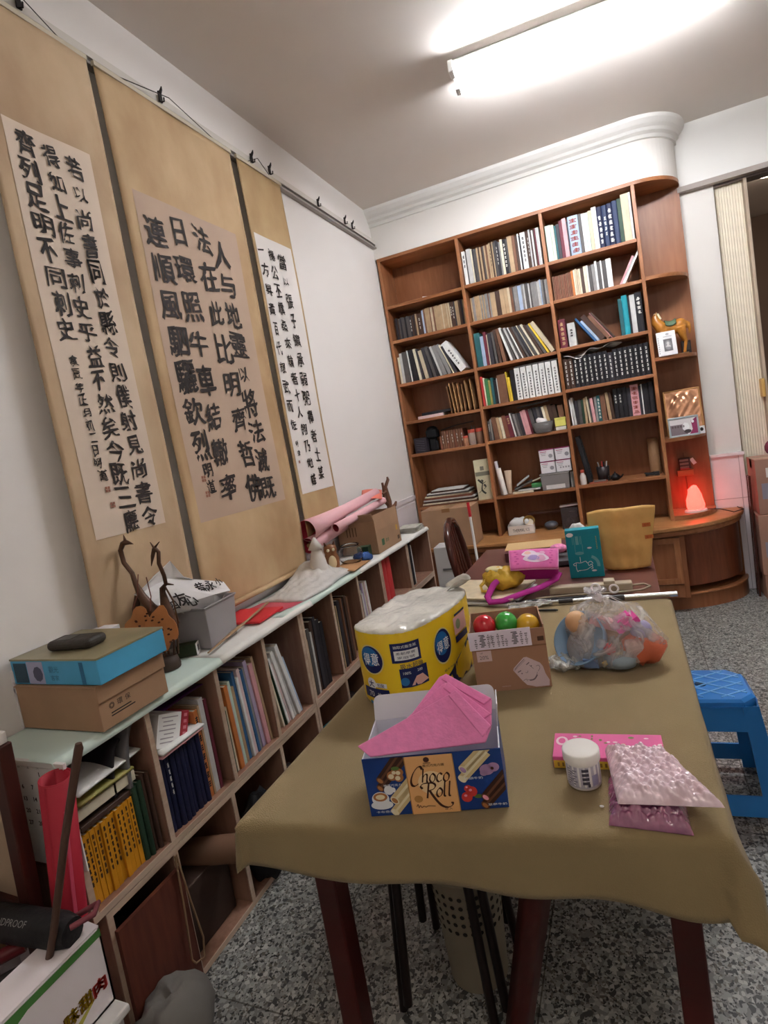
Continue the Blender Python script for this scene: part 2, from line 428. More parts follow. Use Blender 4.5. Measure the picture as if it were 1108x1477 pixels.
for z in ZR:
    MB().prism([(DX[3]+.011, BY)]+[(DX[3]+.011, 0)]+end_curve(DX[3]+.02, 0, XE-.012, BY, 18), z, z+TH).build('rounded_shelf', wdH, bc)
MB().prism([(DX[3]+.011, BY)]+[(DX[3]+.011, -.012)]+end_curve(DX[3]+.02, -.012, XE+.0, BY, 18), ZB, ZB+.03).build('rounded_plinth', wdH, bc)

cb = thing('counter_cabinet', 'long low oak counter cabinet with a rounded right end under the bookcase', 'cabinet', (0, 0, 0))
ce = end_curve(1.60, -.24, 2.225, YB-.003, 24)
top = [(.012, YB-.003), (.012, -.24)]+ce
MB().prism(top, ZB-.026, ZB).build('countertop', wood('oak_counter', '#c08a58', '#9c6a3e', 'x'), cb, bevel=.006)
lip = [(.012, YB-.003), (.012, -.222)]+end_curve(1.60, -.222, 2.208, YB-.003, 24)
MB().prism(lip, ZB-.062, ZB-.026).build('edge_moulding', wdH, cb, bevel=.008)
MB().bx((.012, -.16, .1), (1.82, YB-.003, ZB-.062)).build('carcass', wdB, cb)
cur = [(1.82, YB-.003), (1.82, .24)]+end_curve(1.90, .235, 2.20, YB-.003, 10)
MB().prism(cur, .1, ZB-.062).build('back_panel', wdB, cb)
# tall curved side panel of the rounded end above its open foot shelf
pts = end_curve(1.60, -.12, 2.185, YB-.003, 20); pts = [p for p in pts if p[0] >= 1.80]
pp = pts+[(x-.012, y+.012) for x, y in reversed(pts)]
MB().prism(pp, .155, ZB-.062, 0, None, True).build('curved_panel', wood('oak_dark_panel', '#85492d', '#6b3721', 'z'), cb)
base = [(.012, YB-.003), (.012, -.11)]+end_curve(1.60, -.11, 2.21, YB-.003, 24)
MB().prism(base, 0, .095).build('plinth', wdB, cb)
MB().prism([(1.80, YB-.003), (1.80, -.125)]+[p for p in end_curve(1.60, -.125, 2.215, YB-.003, 24) if p[0] > 1.80], .095, .108).build('foot_shelf', wdH, cb, bevel=.003)
for x0, x1 in ((1.30, 1.53), (1.55, 1.79), (.80, 1.03), (1.05, 1.28), (.30, .53), (.55, .78)):
    d = MB().bx((x0, -.178, .2), (x1, -.16, ZB-.075)).build('door', wdB, cb, bevel=.003)
    fr = MB(); ww = .035
    for a, b in (((x0, .2), (x0+ww, ZB-.075)), ((x1-ww, .2), (x1, ZB-.075)), ((x0+ww, .2), (x1-ww, .2+ww)), ((x0+ww, ZB-.075-ww), (x1-ww, ZB-.075))):
        fr.bx((a[0], -.186, a[1]), (b[0], -.178, b[1]))
    fr.build('frame', wdV, d, bevel=.002)
    MB().ball((x1-.05 if x0 in (1.3, .8, .3) else x0+.05, -.196, .36), .011).build('knob', M('brass', '#9c7a3c', .3, .9), d)
    MB().bx((x0, -.176, .108), (x1, -.16, .192)).build('kick_panel', wdB, cb, bevel=.003)
# ------------------------------------------------------------------ books
PAL = {'dark brown': '#4a352b', 'brown': '#7a5540', 'reddish brown': '#80503c', 'tan': '#b59a78', 'beige': '#c9b99c', 'cream': '#e2d8bf',
       'white': '#ecebe8', 'pale grey': '#c4c2bf', 'grey': '#8d8a88', 'dark grey': '#55514f', 'black': '#242226', 'charcoal': '#37343a',
       'navy': '#273352', 'deep navy': '#1d2140', 'blue': '#33618f', 'pale blue': '#a8bad2', 'teal': '#1f8f9c', 'dark teal': '#2b5f63', 'dark green': '#27402f',
       'green': '#4a8a54', 'lime': '#9a9450', 'yellow': '#e0bd3c', 'golden yellow': '#d8951f', 'red': '#c23a3a', 'maroon': '#6e2b38', 'pink': '#d9a0a4',
       'mint': '#c3dbcd', 'orange': '#c9793f', 'lilac': '#b7a8c4', 'purple': '#4d2a58', 'pale pink': '#e3c9c9'}
mPage = M('page_block', '#ddd3bf', .9, noise=(60, .08), stretch=(1, .05, .05))
mInkW = M('print_white', '#dedad2', .7); mInkB = M('print_dark', '#2a2524', .7); mInkR = M('print_red', '#8a3f34', .7); mGold = M('print_gold', '#c0a070', .5)
def cov(c): return M('cover_'+c.replace(' ', '_'), PAL[c], .55, noise=(25, .12))
LIGHT = {'white', 'cream', 'beige', 'tan', 'pale grey', 'pale blue', 'yellow', 'mint', 'pink', 'lilac', 'lime', 'orange', 'pale pink', 'golden yellow'}
def book_mb(w, h, d, kind='soft', title=None, rng=random):
    """stands on z=0, thickness along +x from 0, spine faces -y at y=0; slots: cover, pages, print"""
    b = MB(); t = min(.0025, w*.18)
    if kind == 'hard':
        n = 6
        sp = [(w/2-w/2*math.cos(PI*i/n), -.006*math.sin(PI*i/n)) for i in range(n+1)]
        pts = [(0, d)]+sp+[(w, d), (w-t, d), (w-t, t), (t, t), (t, d)]
        b.prism(pts, 0, h); b.bx((t, t, .003), (w-t, d-.004, h-.004), 1); yy = -.0066
    else:
        b.prism([(0, d), (0, .001), (.001, 0), (w-.001, 0), (w, .001), (w, d), (w-t, d), (w-t, t), (t, t), (t, d)], 0, h)
        b.bx((t, t, .0015), (w-t, d-.002, h-.0015), 1); yy = -.0006
    if title:
        nrow, z0, z1, fill, mi = title
        for i in range(nrow):
            zc = h*(z0+(z1-z0)*(i+.5)/nrow); hh = h*(z1-z0)/nrow*.68; ww = w*fill
            for k in range(3):
                x0 = w/2-ww/2+rng.random()*ww*.25; x1 = w/2+ww/2-rng.random()*ww*.25
                b.bx((x0, yy-.0003, zc-hh/2+hh*k/3), (x1, yy+.001, zc-hh/2+hh*(k+.62)/3), mi)
            if rng.random() < .8: b.bx((w/2-ww*.1, yy-.0004, zc-hh/2), (w/2+ww*.1, yy+.001, zc+hh/2), mi)
    return b
SHELFW = ['top', 'second', 'third', 'fourth', 'fifth', 'sixth']
def place_book(spec, loc, rot, label, group):
    col, w, h, d, kind, title = spec
    b = book_mb(w, h, d, kind, title)
    ink = mInkB if col in LIGHT else (mGold if col in ('maroon', 'dark green') else mInkW)
    return solo(b, 'book', label, 'book', [cov(col), mPage, ink, mInkR], loc, rot, group)
def size_word(w): return 'thin' if w < .014 else ('thick' if w > .032 else 'slim' if w < .02 else 'medium')
def run_row(items, x0, z, yf, where, group, side=False):
    """items: (colour, w, h, d, lean degrees, kind, title); lean>0 tips the top to the left"""
    x = x0; prev = None; n = 0
    for it in items:
        col, w, h, d, lean, kind, title = it
        if col is None: x += w; prev = None; continue
        th = math.radians(lean)
        if prev is not None and th > prev[0] >= 0: x += min(h, prev[1])*(math.sin(th)-math.sin(prev[0]))*.92
        elif prev is None and th > 0: x += h*math.sin(th)
        yj = yf+random.uniform(0, .008)
        lab = '%s %s %s, %s from left, %s' % (size_word(w), col, 'book', ORD[n], where)
        if th >= 0:
            ox = x; adv = w/math.cos(th)+.0006
        else:
            ox = x+w*(1/math.cos(th)-math.cos(th)); adv = w/math.cos(th)+.0006
        dz = 0 if th >= 0 else w*math.sin(-th)
        if side: place_book((col, w, h, d, kind, title), (yf-(yj-yf), ox, z+dz+.0005), (0, -th, PI/2), lab, group)
        else: place_book((col, w, h, d, kind, title), (ox, yj, z+dz+.0005), (0, -th, 0), lab, group)
        x += adv; prev = (th, h); n += 1
    return x
def R(col, w, h, d=.15, lean=0, kind='soft', title=None): return (col, w, h, d, lean, kind, title)
def fill(pal, x0, x1, h, hv, w0, w1, d=.15, lean=0, kind='soft', tp=.45):
    out = []; x = x0
    while True:
        w = random.uniform(w0, w1)*.74
        if x+w > x1: break
        hh = h+random.uniform(-hv, hv)
        t = (random.randint(3, 5), .3+random.random()*.2, .85, .5, 2) if random.random() < tp and w > .011 else None
        out.append(R(random.choice(pal), w, hh, d, lean, kind, t)); x += w+.0006
    return out
def zsh(c, i): return ZS[c][i]+TH
XL = {1: DX[0]-.002, 2: DX[1]+.013, 3: DX[2]+.013}; XR_ = {1: DX[1]-.013, 2: DX[2]-.013, 3: DX[3]-.013}
CW = {1: 'left bookcase column', 2: 'second bookcase column', 3: 'third bookcase column'}
def row_end(items, x0, k):
    x = x0; prev = None
    for col, w, h, d, lean, kind, title in items:
        if col is None: x += w; prev = None; continue
        th = math.radians(lean)
        if prev is not None and th > prev[0] >= 0: x += min(h, prev[1])*(math.sin(th)-math.sin(prev[0]))*.92
        elif prev is None and th > 0: x += h*math.sin(th)
        x += w*k/math.cos(th)+.0006; prev = (th, h)
    return x
def stretch(items, x0, x1):
    lo_, hi_ = .3, 2.5
    for _ in range(30):
        k = (lo_+hi_)/2
        if row_end(items, x0, k) > x1: hi_ = k
        else: lo_ = k
    return [(c, w*lo_ if c else w, h, d, a, kd, t) for c, w, h, d, a, kd, t in items]
def bk(c, i, items, yf, x0=None, grp=None, fit=1.0):
    if fit and x0 is None: items = stretch(items, XL[c]+.004, XL[c]+.004+(XR_[c]-.004-XL[c]-.004)*fit)
    where = '%s shelf, %s' % (SHELFW[i], CW[c])
    return run_row(items, XL[c]+.004 if x0 is None else x0, zsh(c, i), yf, where, grp or 'books on the bookcase')
def L(lst, a): return [(c, w, h, d, a, k, t) for c, w, h, d, _, k, t in lst]

random.seed(11)
# left column ("top" shelf here is the board under the row, counted from above)
bk(1, 1, fill(['dark grey', 'black', 'tan', 'dark brown', 'charcoal'], 0, .21, .17, .006, .009, .02)+[R('pale blue', .012, .185)]
   + fill(['tan', 'beige', 'tan', 'brown', 'tan'], 0, .19, .19, .004, .009, .014, tp=0)+fill(['dark brown', 'tan', 'charcoal'], 0, .12, .19, .004, .01, .02), .075)
bk(1, 2, [R('cream', .012, .20), R('pale grey', .014, .225), R('dark grey', .03, .23), R('white', .006, .235, lean=2), R('black', .03, .235, lean=3), R('cream', .014, .235, lean=5), R('charcoal', .012, .23, lean=6),
   R('beige', .02, .215, lean=8), R('charcoal', .018, .23, lean=9), R('dark grey', .016, .235, lean=11), R('black', .012, .225, lean=12), R('pale grey', .012, .23, lean=14), R('grey', .022, .23, lean=15), R('grey', .018, .235, lean=17), R('cream', .006, .235, lean=20),
   R('charcoal', .012, .22, lean=22), R('white', .036, .25, .16, 29, 'soft', (6, .2, .75, .35, 2))], .02, fit=.93)
# second column
bk(2, 0, [R('white', .024, .235, title=(3, .5, .9, .5, 2)), R('dark grey', .008, .22), R('pale grey', .03, .24), R('cream', .01, .235)]+fill(['dark brown', 'dark grey', 'brown', 'charcoal', 'grey', 'tan', 'dark grey', 'pale grey'], 0, .20, .235, .008, .008, .018)
   + [R('cream', .016, .24), R('black', .02, .235, title=(6, .2, .9, .6, 2)), R('dark grey', .012, .235), R('tan', .03, .245), R('brown', .02, .24), R('dark brown', .016, .235), R('white', .009, .245), R('black', .01, .23), R('white', .032, .245, title=(6, .2, .9, .45, 2))]
   + fill(['dark grey', 'pale grey', 'maroon', 'white', 'dark brown'], 0, .10, .245, .006, .009, .016), .02)
bk(2, 1, fill(['grey', 'tan', 'brown', 'tan', 'grey'], 0, .13, .185, .003, .008, .013, tp=.1)+[R('tan', .03, .185), R('dark brown', .014, .186), R('dark brown', .014, .186), R('tan', .026, .19), R('tan', .02, .19), R('beige', .014, .19)]
   + fill(['grey', 'brown', 'dark grey'], 0, .05, .185, .004, .008, .013)+[R('pale blue', .022, .185)]+fill(['pale grey', 'grey', 'pale grey', 'pale blue', 'dark grey'], 0, .165, .185, .006, .008, .014, tp=.1), .085)
bk(2, 2, [R('dark teal', .034, .24, .18), R('pale blue', .02, .21), R('maroon', .016, .235), R('cream', .006, .215), R('charcoal', .022, .22), R('dark grey', .014, .225, lean=2), R('dark brown', .016, .235, lean=4), R('brown', .018, .235, lean=6),
   R('white', .014, .245, lean=14), R('dark grey', .012, .235, lean=15), R('pale grey', .012, .24, lean=17), R('dark grey', .01, .235, lean=18), R('white', .007, .24, lean=19), R('dark brown', .014, .235, lean=20), R('dark grey', .012, .24, lean=21), R('charcoal', .014, .24, lean=22),
   R('cream', .006, .245, lean=22), R('dark grey', .014, .24, lean=23), R('cream', .012, .245, lean=23), R('dark brown', .014, .235, lean=24), R('dark grey', .014, .235, lean=25), R('yellow', .012, .245, lean=26), R('beige', .022, .25, lean=28)], .015)
WV = []
for _ in range(7): WV += [R('white', .031, .222, .16, 0, 'soft', (9, .06, .82, .4, 2)), (None, .0055, 0, 0, 0, '', None)]
xe = bk(2, 3, [R('red', .014, .21, lean=0), R('cream', .01, .2), R('green', .02, .19), R('lime', .014, .175), R('dark teal', .016, .19), R('black', .018, .17), R('pale grey', .006, .18), R('brown', .052, .2, .16), R('yellow', .008, .21, lean=2), R('yellow', .014, .17, lean=2), R('black', .026, .215, .16)]+WV, .015)
bk(2, 4, fill(['grey', 'dark grey'], 0, .03, .15, .01, .01, .018)+[R('brown', .026, .165, lean=3), R('tan', .016, .16, lean=4), R('cream', .014, .155, lean=5), R('reddish brown', .022, .165, lean=6), R('maroon', .022, .16, lean=6, title=(3, .6, .9, .6, 2)), R('white', .007, .175, lean=8), R('dark grey', .01, .17, lean=8),
   R('grey', .01, .165, lean=8), R('dark grey', .012, .165, lean=8), R('charcoal', .016, .165, lean=8), R('pink', .012, .175, lean=8), R('pink', .018, .18, lean=8), R('maroon', .012, .175, lean=8), R('dark grey', .02, .18, lean=8), R('charcoal', .016, .185, lean=6), R('dark grey', .014, .185, lean=6), R('charcoal', .014, .185, lean=6),
   R('cream', .012, .18, lean=7), R('tan', .016, .185, lean=7), R('dark brown', .022, .185, lean=7), R('dark brown', .02, .18, lean=7), R('brown', .028, .17, lean=3)], .045)
# third column
bk(3, 0, [R('mint', .036, .235), R('cream', .02, .23), R('dark teal', .014, .22), R('charcoal', .02, .225), R('maroon', .02, .24), R('pink', .026, .25), R('charcoal', .01, .225), R('pale blue', .066, .25, .17, 0, 'hard', (6, .05, .95, .8, 3)), R('dark grey', .02, .25), R('white', .02, .245), R('mint', .022, .245), R('beige', .022, .25), R('white', .03, .265),
   R('deep navy', .032, .255, .16, 0, 'hard', (5, .08, .8, .62, 2)), R('navy', .03, .255, .16, 0, 'hard', (4, .25, .75, .5, 2)), R('deep navy', .032, .26, .16, 0, 'hard', (6, .06, .9, .7, 2)), R('navy', .032, .265, .16, 0, 'hard'), R('dark green', .024, .27), R('beige', .044, .29, .17), R('pale grey', .014, .29)], .015)
bk(3, 1, fill(['reddish brown', 'brown', 'reddish brown'], 0, .115, .165, .004, .010, .014, tp=.1)+[R('orange', .012, .175)]+fill(['beige', 'tan', 'cream'], 0, .045, .175, .004, .01, .016)+[R('dark brown', .016, .17), R('cream', .016, .18), R('white', .01, .18), R('dark grey', .018, .175), R('grey', .018, .18), R('white', .012, .195), R('dark grey', .018, .185), R('white', .008, .19), R('dark grey', .022, .185), R('white', .028, .19, .13, 0, 'soft'),
   (None, .03, 0, 0, 0, '', None), R('pink', .01, .19, .13, -30), R('pale grey', .006, .18, .12, -30), R('white', .011, .215, .14, -30)], .05, fit=.83)
bk(3, 2, [R('maroon', .048, .19, .15, 0, 'hard', (5, .08, .92, .5, 2)), (None, .008, 0, 0, 0, '', None), R('pale grey', .05, .155, .14, 0, 'hard', (3, .4, .75, .45, 2)), (None, .002, 0, 0, 0, '', None), R('blue', .014, .205, .14, 33), R('pale blue', .016, .175, .14, 33), R('dark brown', .034, .205, .15, 33), R('brown', .024, .2, .15, 33), R('pink', .006, .225, .15, 33), R('dark brown', .012, .225, .15, 34)], .02, fit=0)
random.seed(5)
bk(3, 2, [R('dark teal', .022, .235), R('teal', .034, .25, .17, 0, 'hard'), R('black', .012, .235), R('pale grey', .03, .245), R('black', .042, .25, .17, 0, 'hard', (4, .45, .9, .55, 2))], .02, x0=1.612, grp='upright books at the right of the third shelf')
EN = [R('dark brown' if i in (0, 1) else 'charcoal' if i in (9,) else 'black', .0305, .205 if i not in (9,) else .19, .16, 0, 'hard', (6, .12, .92, .34, 2)) for i in range(17)]
bk(3, 3, EN, .02, grp='set of black volumes with pale lettering')
bk(3, 4, [R('white', .01, .18, lean=2), R('pale grey', .014, .19, lean=3), R('charcoal', .018, .165), R('dark grey', .018, .17), R('dark green', .014, .165), R('tan', .014, .175), R('beige', .012, .18, lean=3), R('dark grey', .01, .16, lean=3), R('pink', .018, .165, lean=3), R('grey', .014, .17), R('dark teal', .02, .175, title=(6, .1, .9, .6, 2)), R('brown', .03, .175), R('tan', .018, .185, lean=3), R('dark brown', .016, .18, lean=4),
   R('black', .026, .2, .15, 0, 'hard', (3, .5, .8, .4, 2)), R('black', .026, .2, .15, 0, 'hard', (3, .5, .8, .4, 2)), R('black', .026, .2, .15, 0, 'hard'), R('charcoal', .02, .19), R('pink', .044, .205, .15, 0, 'soft', (6, .05, .95, .75, 3)), R('charcoal', .014, .19), R('white', .006, .2), R('black', .034, .2, .15, 0, 'hard'), R('black', .026, .205, .15, 0, 'hard')], .05)

# things lying or standing on the bookcase shelves
def flatbook(col, w, d, t, loc, rz, label, group=None, title=None):
    """a book lying on its back: spine faces -y"""
    b = book_mb(t, w, d, 'soft', title)
    return solo(b, 'book', label, 'book', [cov(col), mPage, mInkB if col in LIGHT else mInkW, mInkR], loc, (0, PI/2, rz), group)
z = zsh(1, 3)
flatbook('pale pink', .2, .14, .022, (.13, .02, z+.022), .02, 'pale pink book lying flat on the fourth shelf of the left column')
flatbook('black', .24, .15, .02, (.16, .03, z+.044), .04, 'black folder lying on the pale pink book, left bookcase column')
# brown paper envelopes
mKraft = M('kraft_paper', '#b4875c', .8, noise=(8, .12), bump=(30, .15)); mKraft2 = M('kraft_paper_dark', '#8a6243', .8, noise=(8, .12))
for i, (x, h, a, dk) in enumerate([(.385, .205, 3, 1), (.41, .225, 4, 0), (.435, .225, 3, 0), (.462, .215, 2, 0), (.49, .205, 1, 1), (.522, .225, 3, 0), (.56, .225, 2, 0)]):
    b = MB()
    wd_ = .02
    b.grid(lambda u, v: (wd_*.5+wd_*.5*math.sin(PI*u)*(1-v*.6)*(1 if v < .98 else .3), .15*u, h*v+.006*math.sin(9*u+i)*v), 8, 8)
    b.grid(lambda u, v: (wd_*.5-wd_*.5*math.sin(PI*u)*(1-v*.6), .15*(1-u), h*v+.006*math.sin(9*(1-u)+i)*v), 8, 8)
    b.bx((wd_*.35, -.002, .002), (wd_*.65, .01, h*.97))
    solo(b, 'paper_envelope', 'stuffed brown paper envelope, %s from left, fourth shelf, left bookcase column' % ORD[i], 'envelope', mKraft2 if dk else mKraft,
         (x, .03, z+.001), (0, -math.radians(a), 0), 'brown envelopes on the fourth shelf', solid=.0012)
# fifth shelf of the left column: dark box, camera bag, brown volumes, capped jars
z = zsh(1, 4)
b = MB().box((0, 0, .055), (.10, .11, .11)); b.box((0, 0, .112), (.104, .114, .006)); 
for i in range(5): b.box((.0, -.056, .02+i*.018), (.07, .003, .006), 1, (0, .2, 0))
solo(b, 'storage_box', 'small dark patterned box at the left of the fifth shelf', 'box', [M('dark_box', '#2c2830', .5), M('dark_box_print', '#57525e', .6)], (.115, .075, z), bevel=.004)
b = MB().box((0, 0, .05), (.05, .06, .10)).box((0, 0, .13), (.085, .085, .06)); b.ball((0, 0, .16), (.045, .045, .03)); b.box((.03, -.02, .04), (.02, .03, .07))
solo(b, 'camera_case', 'black soft camera case standing between dark box and brown volumes', 'case', M('black_nylon', '#17171a', .8, bump=(80, .2)), (.2, .09, z), bevel=.008)
run_row([R('brown' if i % 3 else 'reddish brown', .0185, .135 if i else .10, .12, 0, 'hard', (3, .3, .8, .4, 2) if i % 2 else None) for i in range(10)], .252, z, .07, 'fifth shelf, left bookcase column', 'small brown volumes in a row')
def jar(x, y, z, r, h, lidc, body, label, fillc=None):
    t = thing('jar', label, 'jar', (x, y, z)); 
    MB().lathe([(r*.9, 0), (r, .006), (r, h*.86), (r*.86, h*.93), (r*.84, h)], n=20).build('body', body, t)
    MB().lathe([(r*.97, h*.9), (r*.99, h*.92), (r*.99, h*1.12), (r*.9, h*1.15), (0, h*1.15)], n=20).build('lid', lidc, t)
    return t
mRedLid = M('red_plastic', '#c3503f', .4); mJarB = M('jar_clay', '#a9785a', .6); mJarG = M('jar_clear', '#bda79a', .2, trans=.3); mJarP = M('jar_ridged', '#8d6a55', .5)
jar(.465, .06, z, .024, .065, mRedLid, mJarB, 'short jar with red lid, leftmost of three jars on the fifth shelf')
jar(.513, .05, z, .027, .1, mRedLid, mJarG, 'taller clear jar with red lid between the two other jars')
t = jar(.572, .06, z, .03, .10, mRedLid, mJarP, 'ridged brown jar with red lid beside the first divider')
b = MB()
for k in range(6): b.cyl((.03*1.02, 0, .02+k*.013), (.031, 0, .022+k*.013), .003)
b = MB()
for i in range(2): b.tube([(i*.016, 0, 0), (i*.016, .0, .08), (i*.02, .01, .14)], [.006, .006, .004], 8)
b.box((.01, .012, .01), (.05, .03, .02))
solo(b, 'brush_rest', 'pair of grey brushes standing behind the red capped jars', 'brush', M('grey_metal', '#6d6a66', .4, .5), (.50, .12, z))
b = MB().tube([(0, 0, 0), (.12, 0, .02), (.26, 0, .028)], .004, 8)
solo(b, 'long_brush', 'long thin dark rod lying over the small brown volumes', 'rod', M('dark_rod', '#3a2c28', .5), (.27, .09, z+.145))
# sixth shelf of the left column: flat stack and the upright decorated box
z = zsh(1, 5); zz = z
for i, (x, w, d, tt, c) in enumerate([(.055, .43, .2, .012, 'brown'), (.06, .42, .2, .01, 'cream'), (.07, .40, .2, .014, 'dark brown'), (.065, .41, .2, .009, 'pale grey'), (.075, .38, .19, .016, 'reddish brown'), (.08, .36, .19, .01, 'cream'), (.095, .34, .19, .012, 'dark grey'), (.10, .33, .18, .008, 'white'), (.13, .27, .18, .012, 'dark brown'), (.14, .25, .17, .007, 'white')]):
    b = MB(); n = 8
    b.grid(lambda u, v: (w*u, d*v, tt*.55+.002*math.sin(7*u+i)), n, 4); 
    b = MB().box((w/2, d/2, tt/2), (w, d, tt)); 
    solo(b, 'magazine', '%s magazine, %s from the bottom of the flat pile, sixth shelf' % (c, ORD[i]), 'magazine', [cov(c)], (x, .005+.002*i, zz), (0, 0, random.uniform(-.02, .02)), 'magazines piled flat on the sixth shelf', bevel=.002)
    zz += tt+.0006
b = MB().box((0, 0, .15), (.115, .05, .30))
t = thing('calendar_box', 'pale upright box printed with ink bird picture by the first divider', 'box', (.55, .06, z), (0, 0, .12))
b.build('body', M('pale_print', '#cdc6a6', .6, noise=(14, .12)), t, bevel=.003)
b = MB(); rect(b, (0, -.0258, .195), (1, 0, 0), (0, 0, 1), .105, .03); rect(b, (0, -.0258, .235), (1, 0, 0), (0, 0, 1), .028, .03)
for p in ([(-.3, .5), (0, .2), (.25, .3)], [(0, .2), (-.1, -.3), (.15, -.6)], [(-.1, -.3), (-.35, -.5)], [(.1, .1), (.2, -.1), (.05, -.25)], [(-.2, .35), (-.05, .42), (.05, .3)]):
    nib(b, p, (-.01, -.0258, .105), (1, 0, 0), (0, 0, 1), .1, 1, w=.14)
b.build('picture', [M('grey_print', '#7d7a6a', .7), M('ink_print', '#3c3c36', .7)], t)
# loose scrap on the empty top shelf
solo(MB().box((0, 0, .003), (.035, .02, .004), 0, (0, .1, .3)), 'paper_scrap', 'small pale scrap of paper on the otherwise empty top shelf', 'paper', M('paper_white', '#f0efeb', .8), (.33, .02, zsh(1, 0)))
# third column, sixth shelf (z index 5)
z = zsh(3, 5)
t = thing('keyboard', 'black keyboard standing on end, leaning on the second divider', 'keyboard', (1.268, .10, z+.008), (0, math.radians(-9), 0))
MB().box((.03, 0, .16), (.03, .12, .33)).build('body', M('black_plastic', '#1f1f22', .45), t, bevel=.004)
b = MB()
for i in range(14):
    for j in range(4): b.box((.046, -.04+j*.026, .03+i*.02), (.006, .021, .016))
b.build('keys', M('black_keys', '#2b2b2f', .4), t)
t = thing('glue_bottle', 'small white bottle with red cap below the leaning keyboard', 'bottle', (1.252, .03, z))
MB().lathe([(.02, 0), (.021, .004), (.02, .06), (.012, .075), (.011, .085)], n=16).build('body', M('milky_plastic', '#e6ddd6', .4), t)
MB().lathe([(.013, .083), (.013, .1), (.004, .104), (0, .104)], n=16).build('cap', mRedLid, t)
t = thing('pen_cup', 'dark mesh pencil cup holding a few pens', 'cup', (1.385, .12, z))
MB().lathe([(.001, .002), (.036, .002), (.04, .1), (.043, .1), (.039, 0), (.03, 0)], n=20).build('cup', M('dark_mesh', '#3a3233', .4, .3), t)
for i in range(4):
    a = i*1.7
    solo(MB().tube([(0, 0, 0), (.02*math.cos(a), .02*math.sin(a), .13)], [.0045, .0045], 8), 'pen', '%s pen standing in the dark pencil cup' % ['white', 'red', 'grey', 'black'][i], 'pen', M('pen_%d' % i, ['#e7e3dd', '#b9423b', '#9a9692', '#2a292c'][i], .4), (1.385+.01*math.cos(a), .12+.01*math.sin(a), z+.004))
t = thing('teapot', 'small black teapot on the sixth shelf of the third column', 'teapot', (1.46, .07, z))
mIron = M('cast_iron', '#1d1a1a', .5, .3)
MB().lathe([(.018, 0), (.03, .008), (.034, .02), (.026, .034), (.012, .04)], n=20).build('body', mIron, t)
MB().lathe([(.02, .036), (.014, .045), (.004, .048), (.006, .055), (0, .06)], n=16).build('lid', mIron, t)
MB().tube([(.028, 0, .015), (.042, 0, .022), (.052, 0, .036)], [.008, .006, .004], 10).build('spout', mIron, t)
MB().tube([(-.028, 0, .03), (-.045, 0, .03), (-.046, 0, .015), (-.03, 0, .01)], .004, 8).build('handle', mIron, t)
b = MB(); pts = [(.02+.035*math.cos(a)*(1+.25*math.sin(a*1.3)), .02*math.sin(a), .006+.004*math.sin(a*2.1)+a*.0012) for a in [i*.35 for i in range(44)]]
b.tube(pts, .004, 8); b.box((.06, 0, .015), (.03, .022, .025))
solo(b, 'power_cable', 'coiled black cable with plug on the sixth shelf, right end', 'cable', M('black_rubber', '#222021', .6), (1.66, .05, z))
b = MB().lathe([(.034, 0), (.034, .245), (.03, .245), (.03, .003), (0, .003)], n=24)
solo(b, 'cardboard_tube', 'tall brown cardboard tube standing beside the third divider', 'tube', M('tube_board', '#8a6545', .7), (1.72, .16, z))
solo(MB().box((0, 0, .004), (.12, .07, .008)).box((.01, -.01, .012), (.08, .05, .008), 1), 'notebook', 'small red and grey notebook lying under the leaning keyboard', 'notebook', [M('note_red', '#a4533c', .6), M('note_grey', '#79716d', .6)], (1.35, .04, z), bevel=.001)
# plastic bag over the black volumes
b = MB(); z = zsh(3, 3)+.208
b.grid(lambda u, v: (1.235+.37*u, .01+.12*v-.004*math.sin(12*u), z+.012+.03*u*(1-.4*v)+.010*math.sin(17*u+3*v)-(.03*(1-v)**3*math.sin(PI*min(1, u*2.2)) if u < .45 else 0)), 28, 6)
solo(b, 'plastic_bag', 'grey crumpled plastic bag lying over the black volumes', 'plastic bag', M('grey_film', '#a59a96', .25, spec=.6, noise=(20, .15)), solid=.0015)
# tray and yellow box in front of the fifth shelf, second column
z = zsh(2, 4)
t = thing('clear_tray', 'clear plastic tray holding crumpled tissue on the fifth shelf', 'tray', (1.035, .015, z))
b = MB().lathe([(.055, .0), (.075, .075), (.072, .075), (.053, .003), (0, .003)], n=24, sy=.5); b.build('tray', M('clear_film', '#8f8986', .15, trans=.6, ior=1.3), t)
b = MB(); b.ball((0, 0, 0), (.04, .02, .03), 0, 14); b.v = [(x+.006*wob(x*40, z*40, 1, 2), y+.004*wob(y*50, x*50), z+.008*wob(x*30, y*30, 1, 5)) for x, y, z in b.v]
solo(b, 'tissue_wad', 'white crumpled tissue in the clear tray', 'tissue', M('tissue_white', '#e6dedd', .9), (1.03, .016, z+.075), (0, .4, .2))
t = thing('memo_cube', 'yellow memo box with white base at the right of the fifth shelf', 'box', (1.155, .02, z))
MB().box((0, 0, .012), (.07, .035, .024)).build('base', M('memo_white', '#dcd6c8', .6), t, bevel=.002)
MB().box((0, 0, .05), (.072, .036, .045)).box((.001, 0, .08), (.075, .037, .014)).build('pad', M('memo_yellow', '#d8d069', .6), t, bevel=.002)
solo(MB().box((0, 0, .004), (.22, .09, .006), 0, (0, -.06, 0)), 'flat_folder', 'dark grey folder lying across the tops of small books', 'folder', cov('dark grey'), (.98, .08, zsh(2, 4)+.205))
# cap slab over white volumes
solo(MB().box((0, 0, .004), (.30, .12, .007)), 'flat_binder', 'thin dark binder lying on top of the white volumes', 'binder', cov('dark grey'), (1.045, .08, zsh(2, 3)+.224))
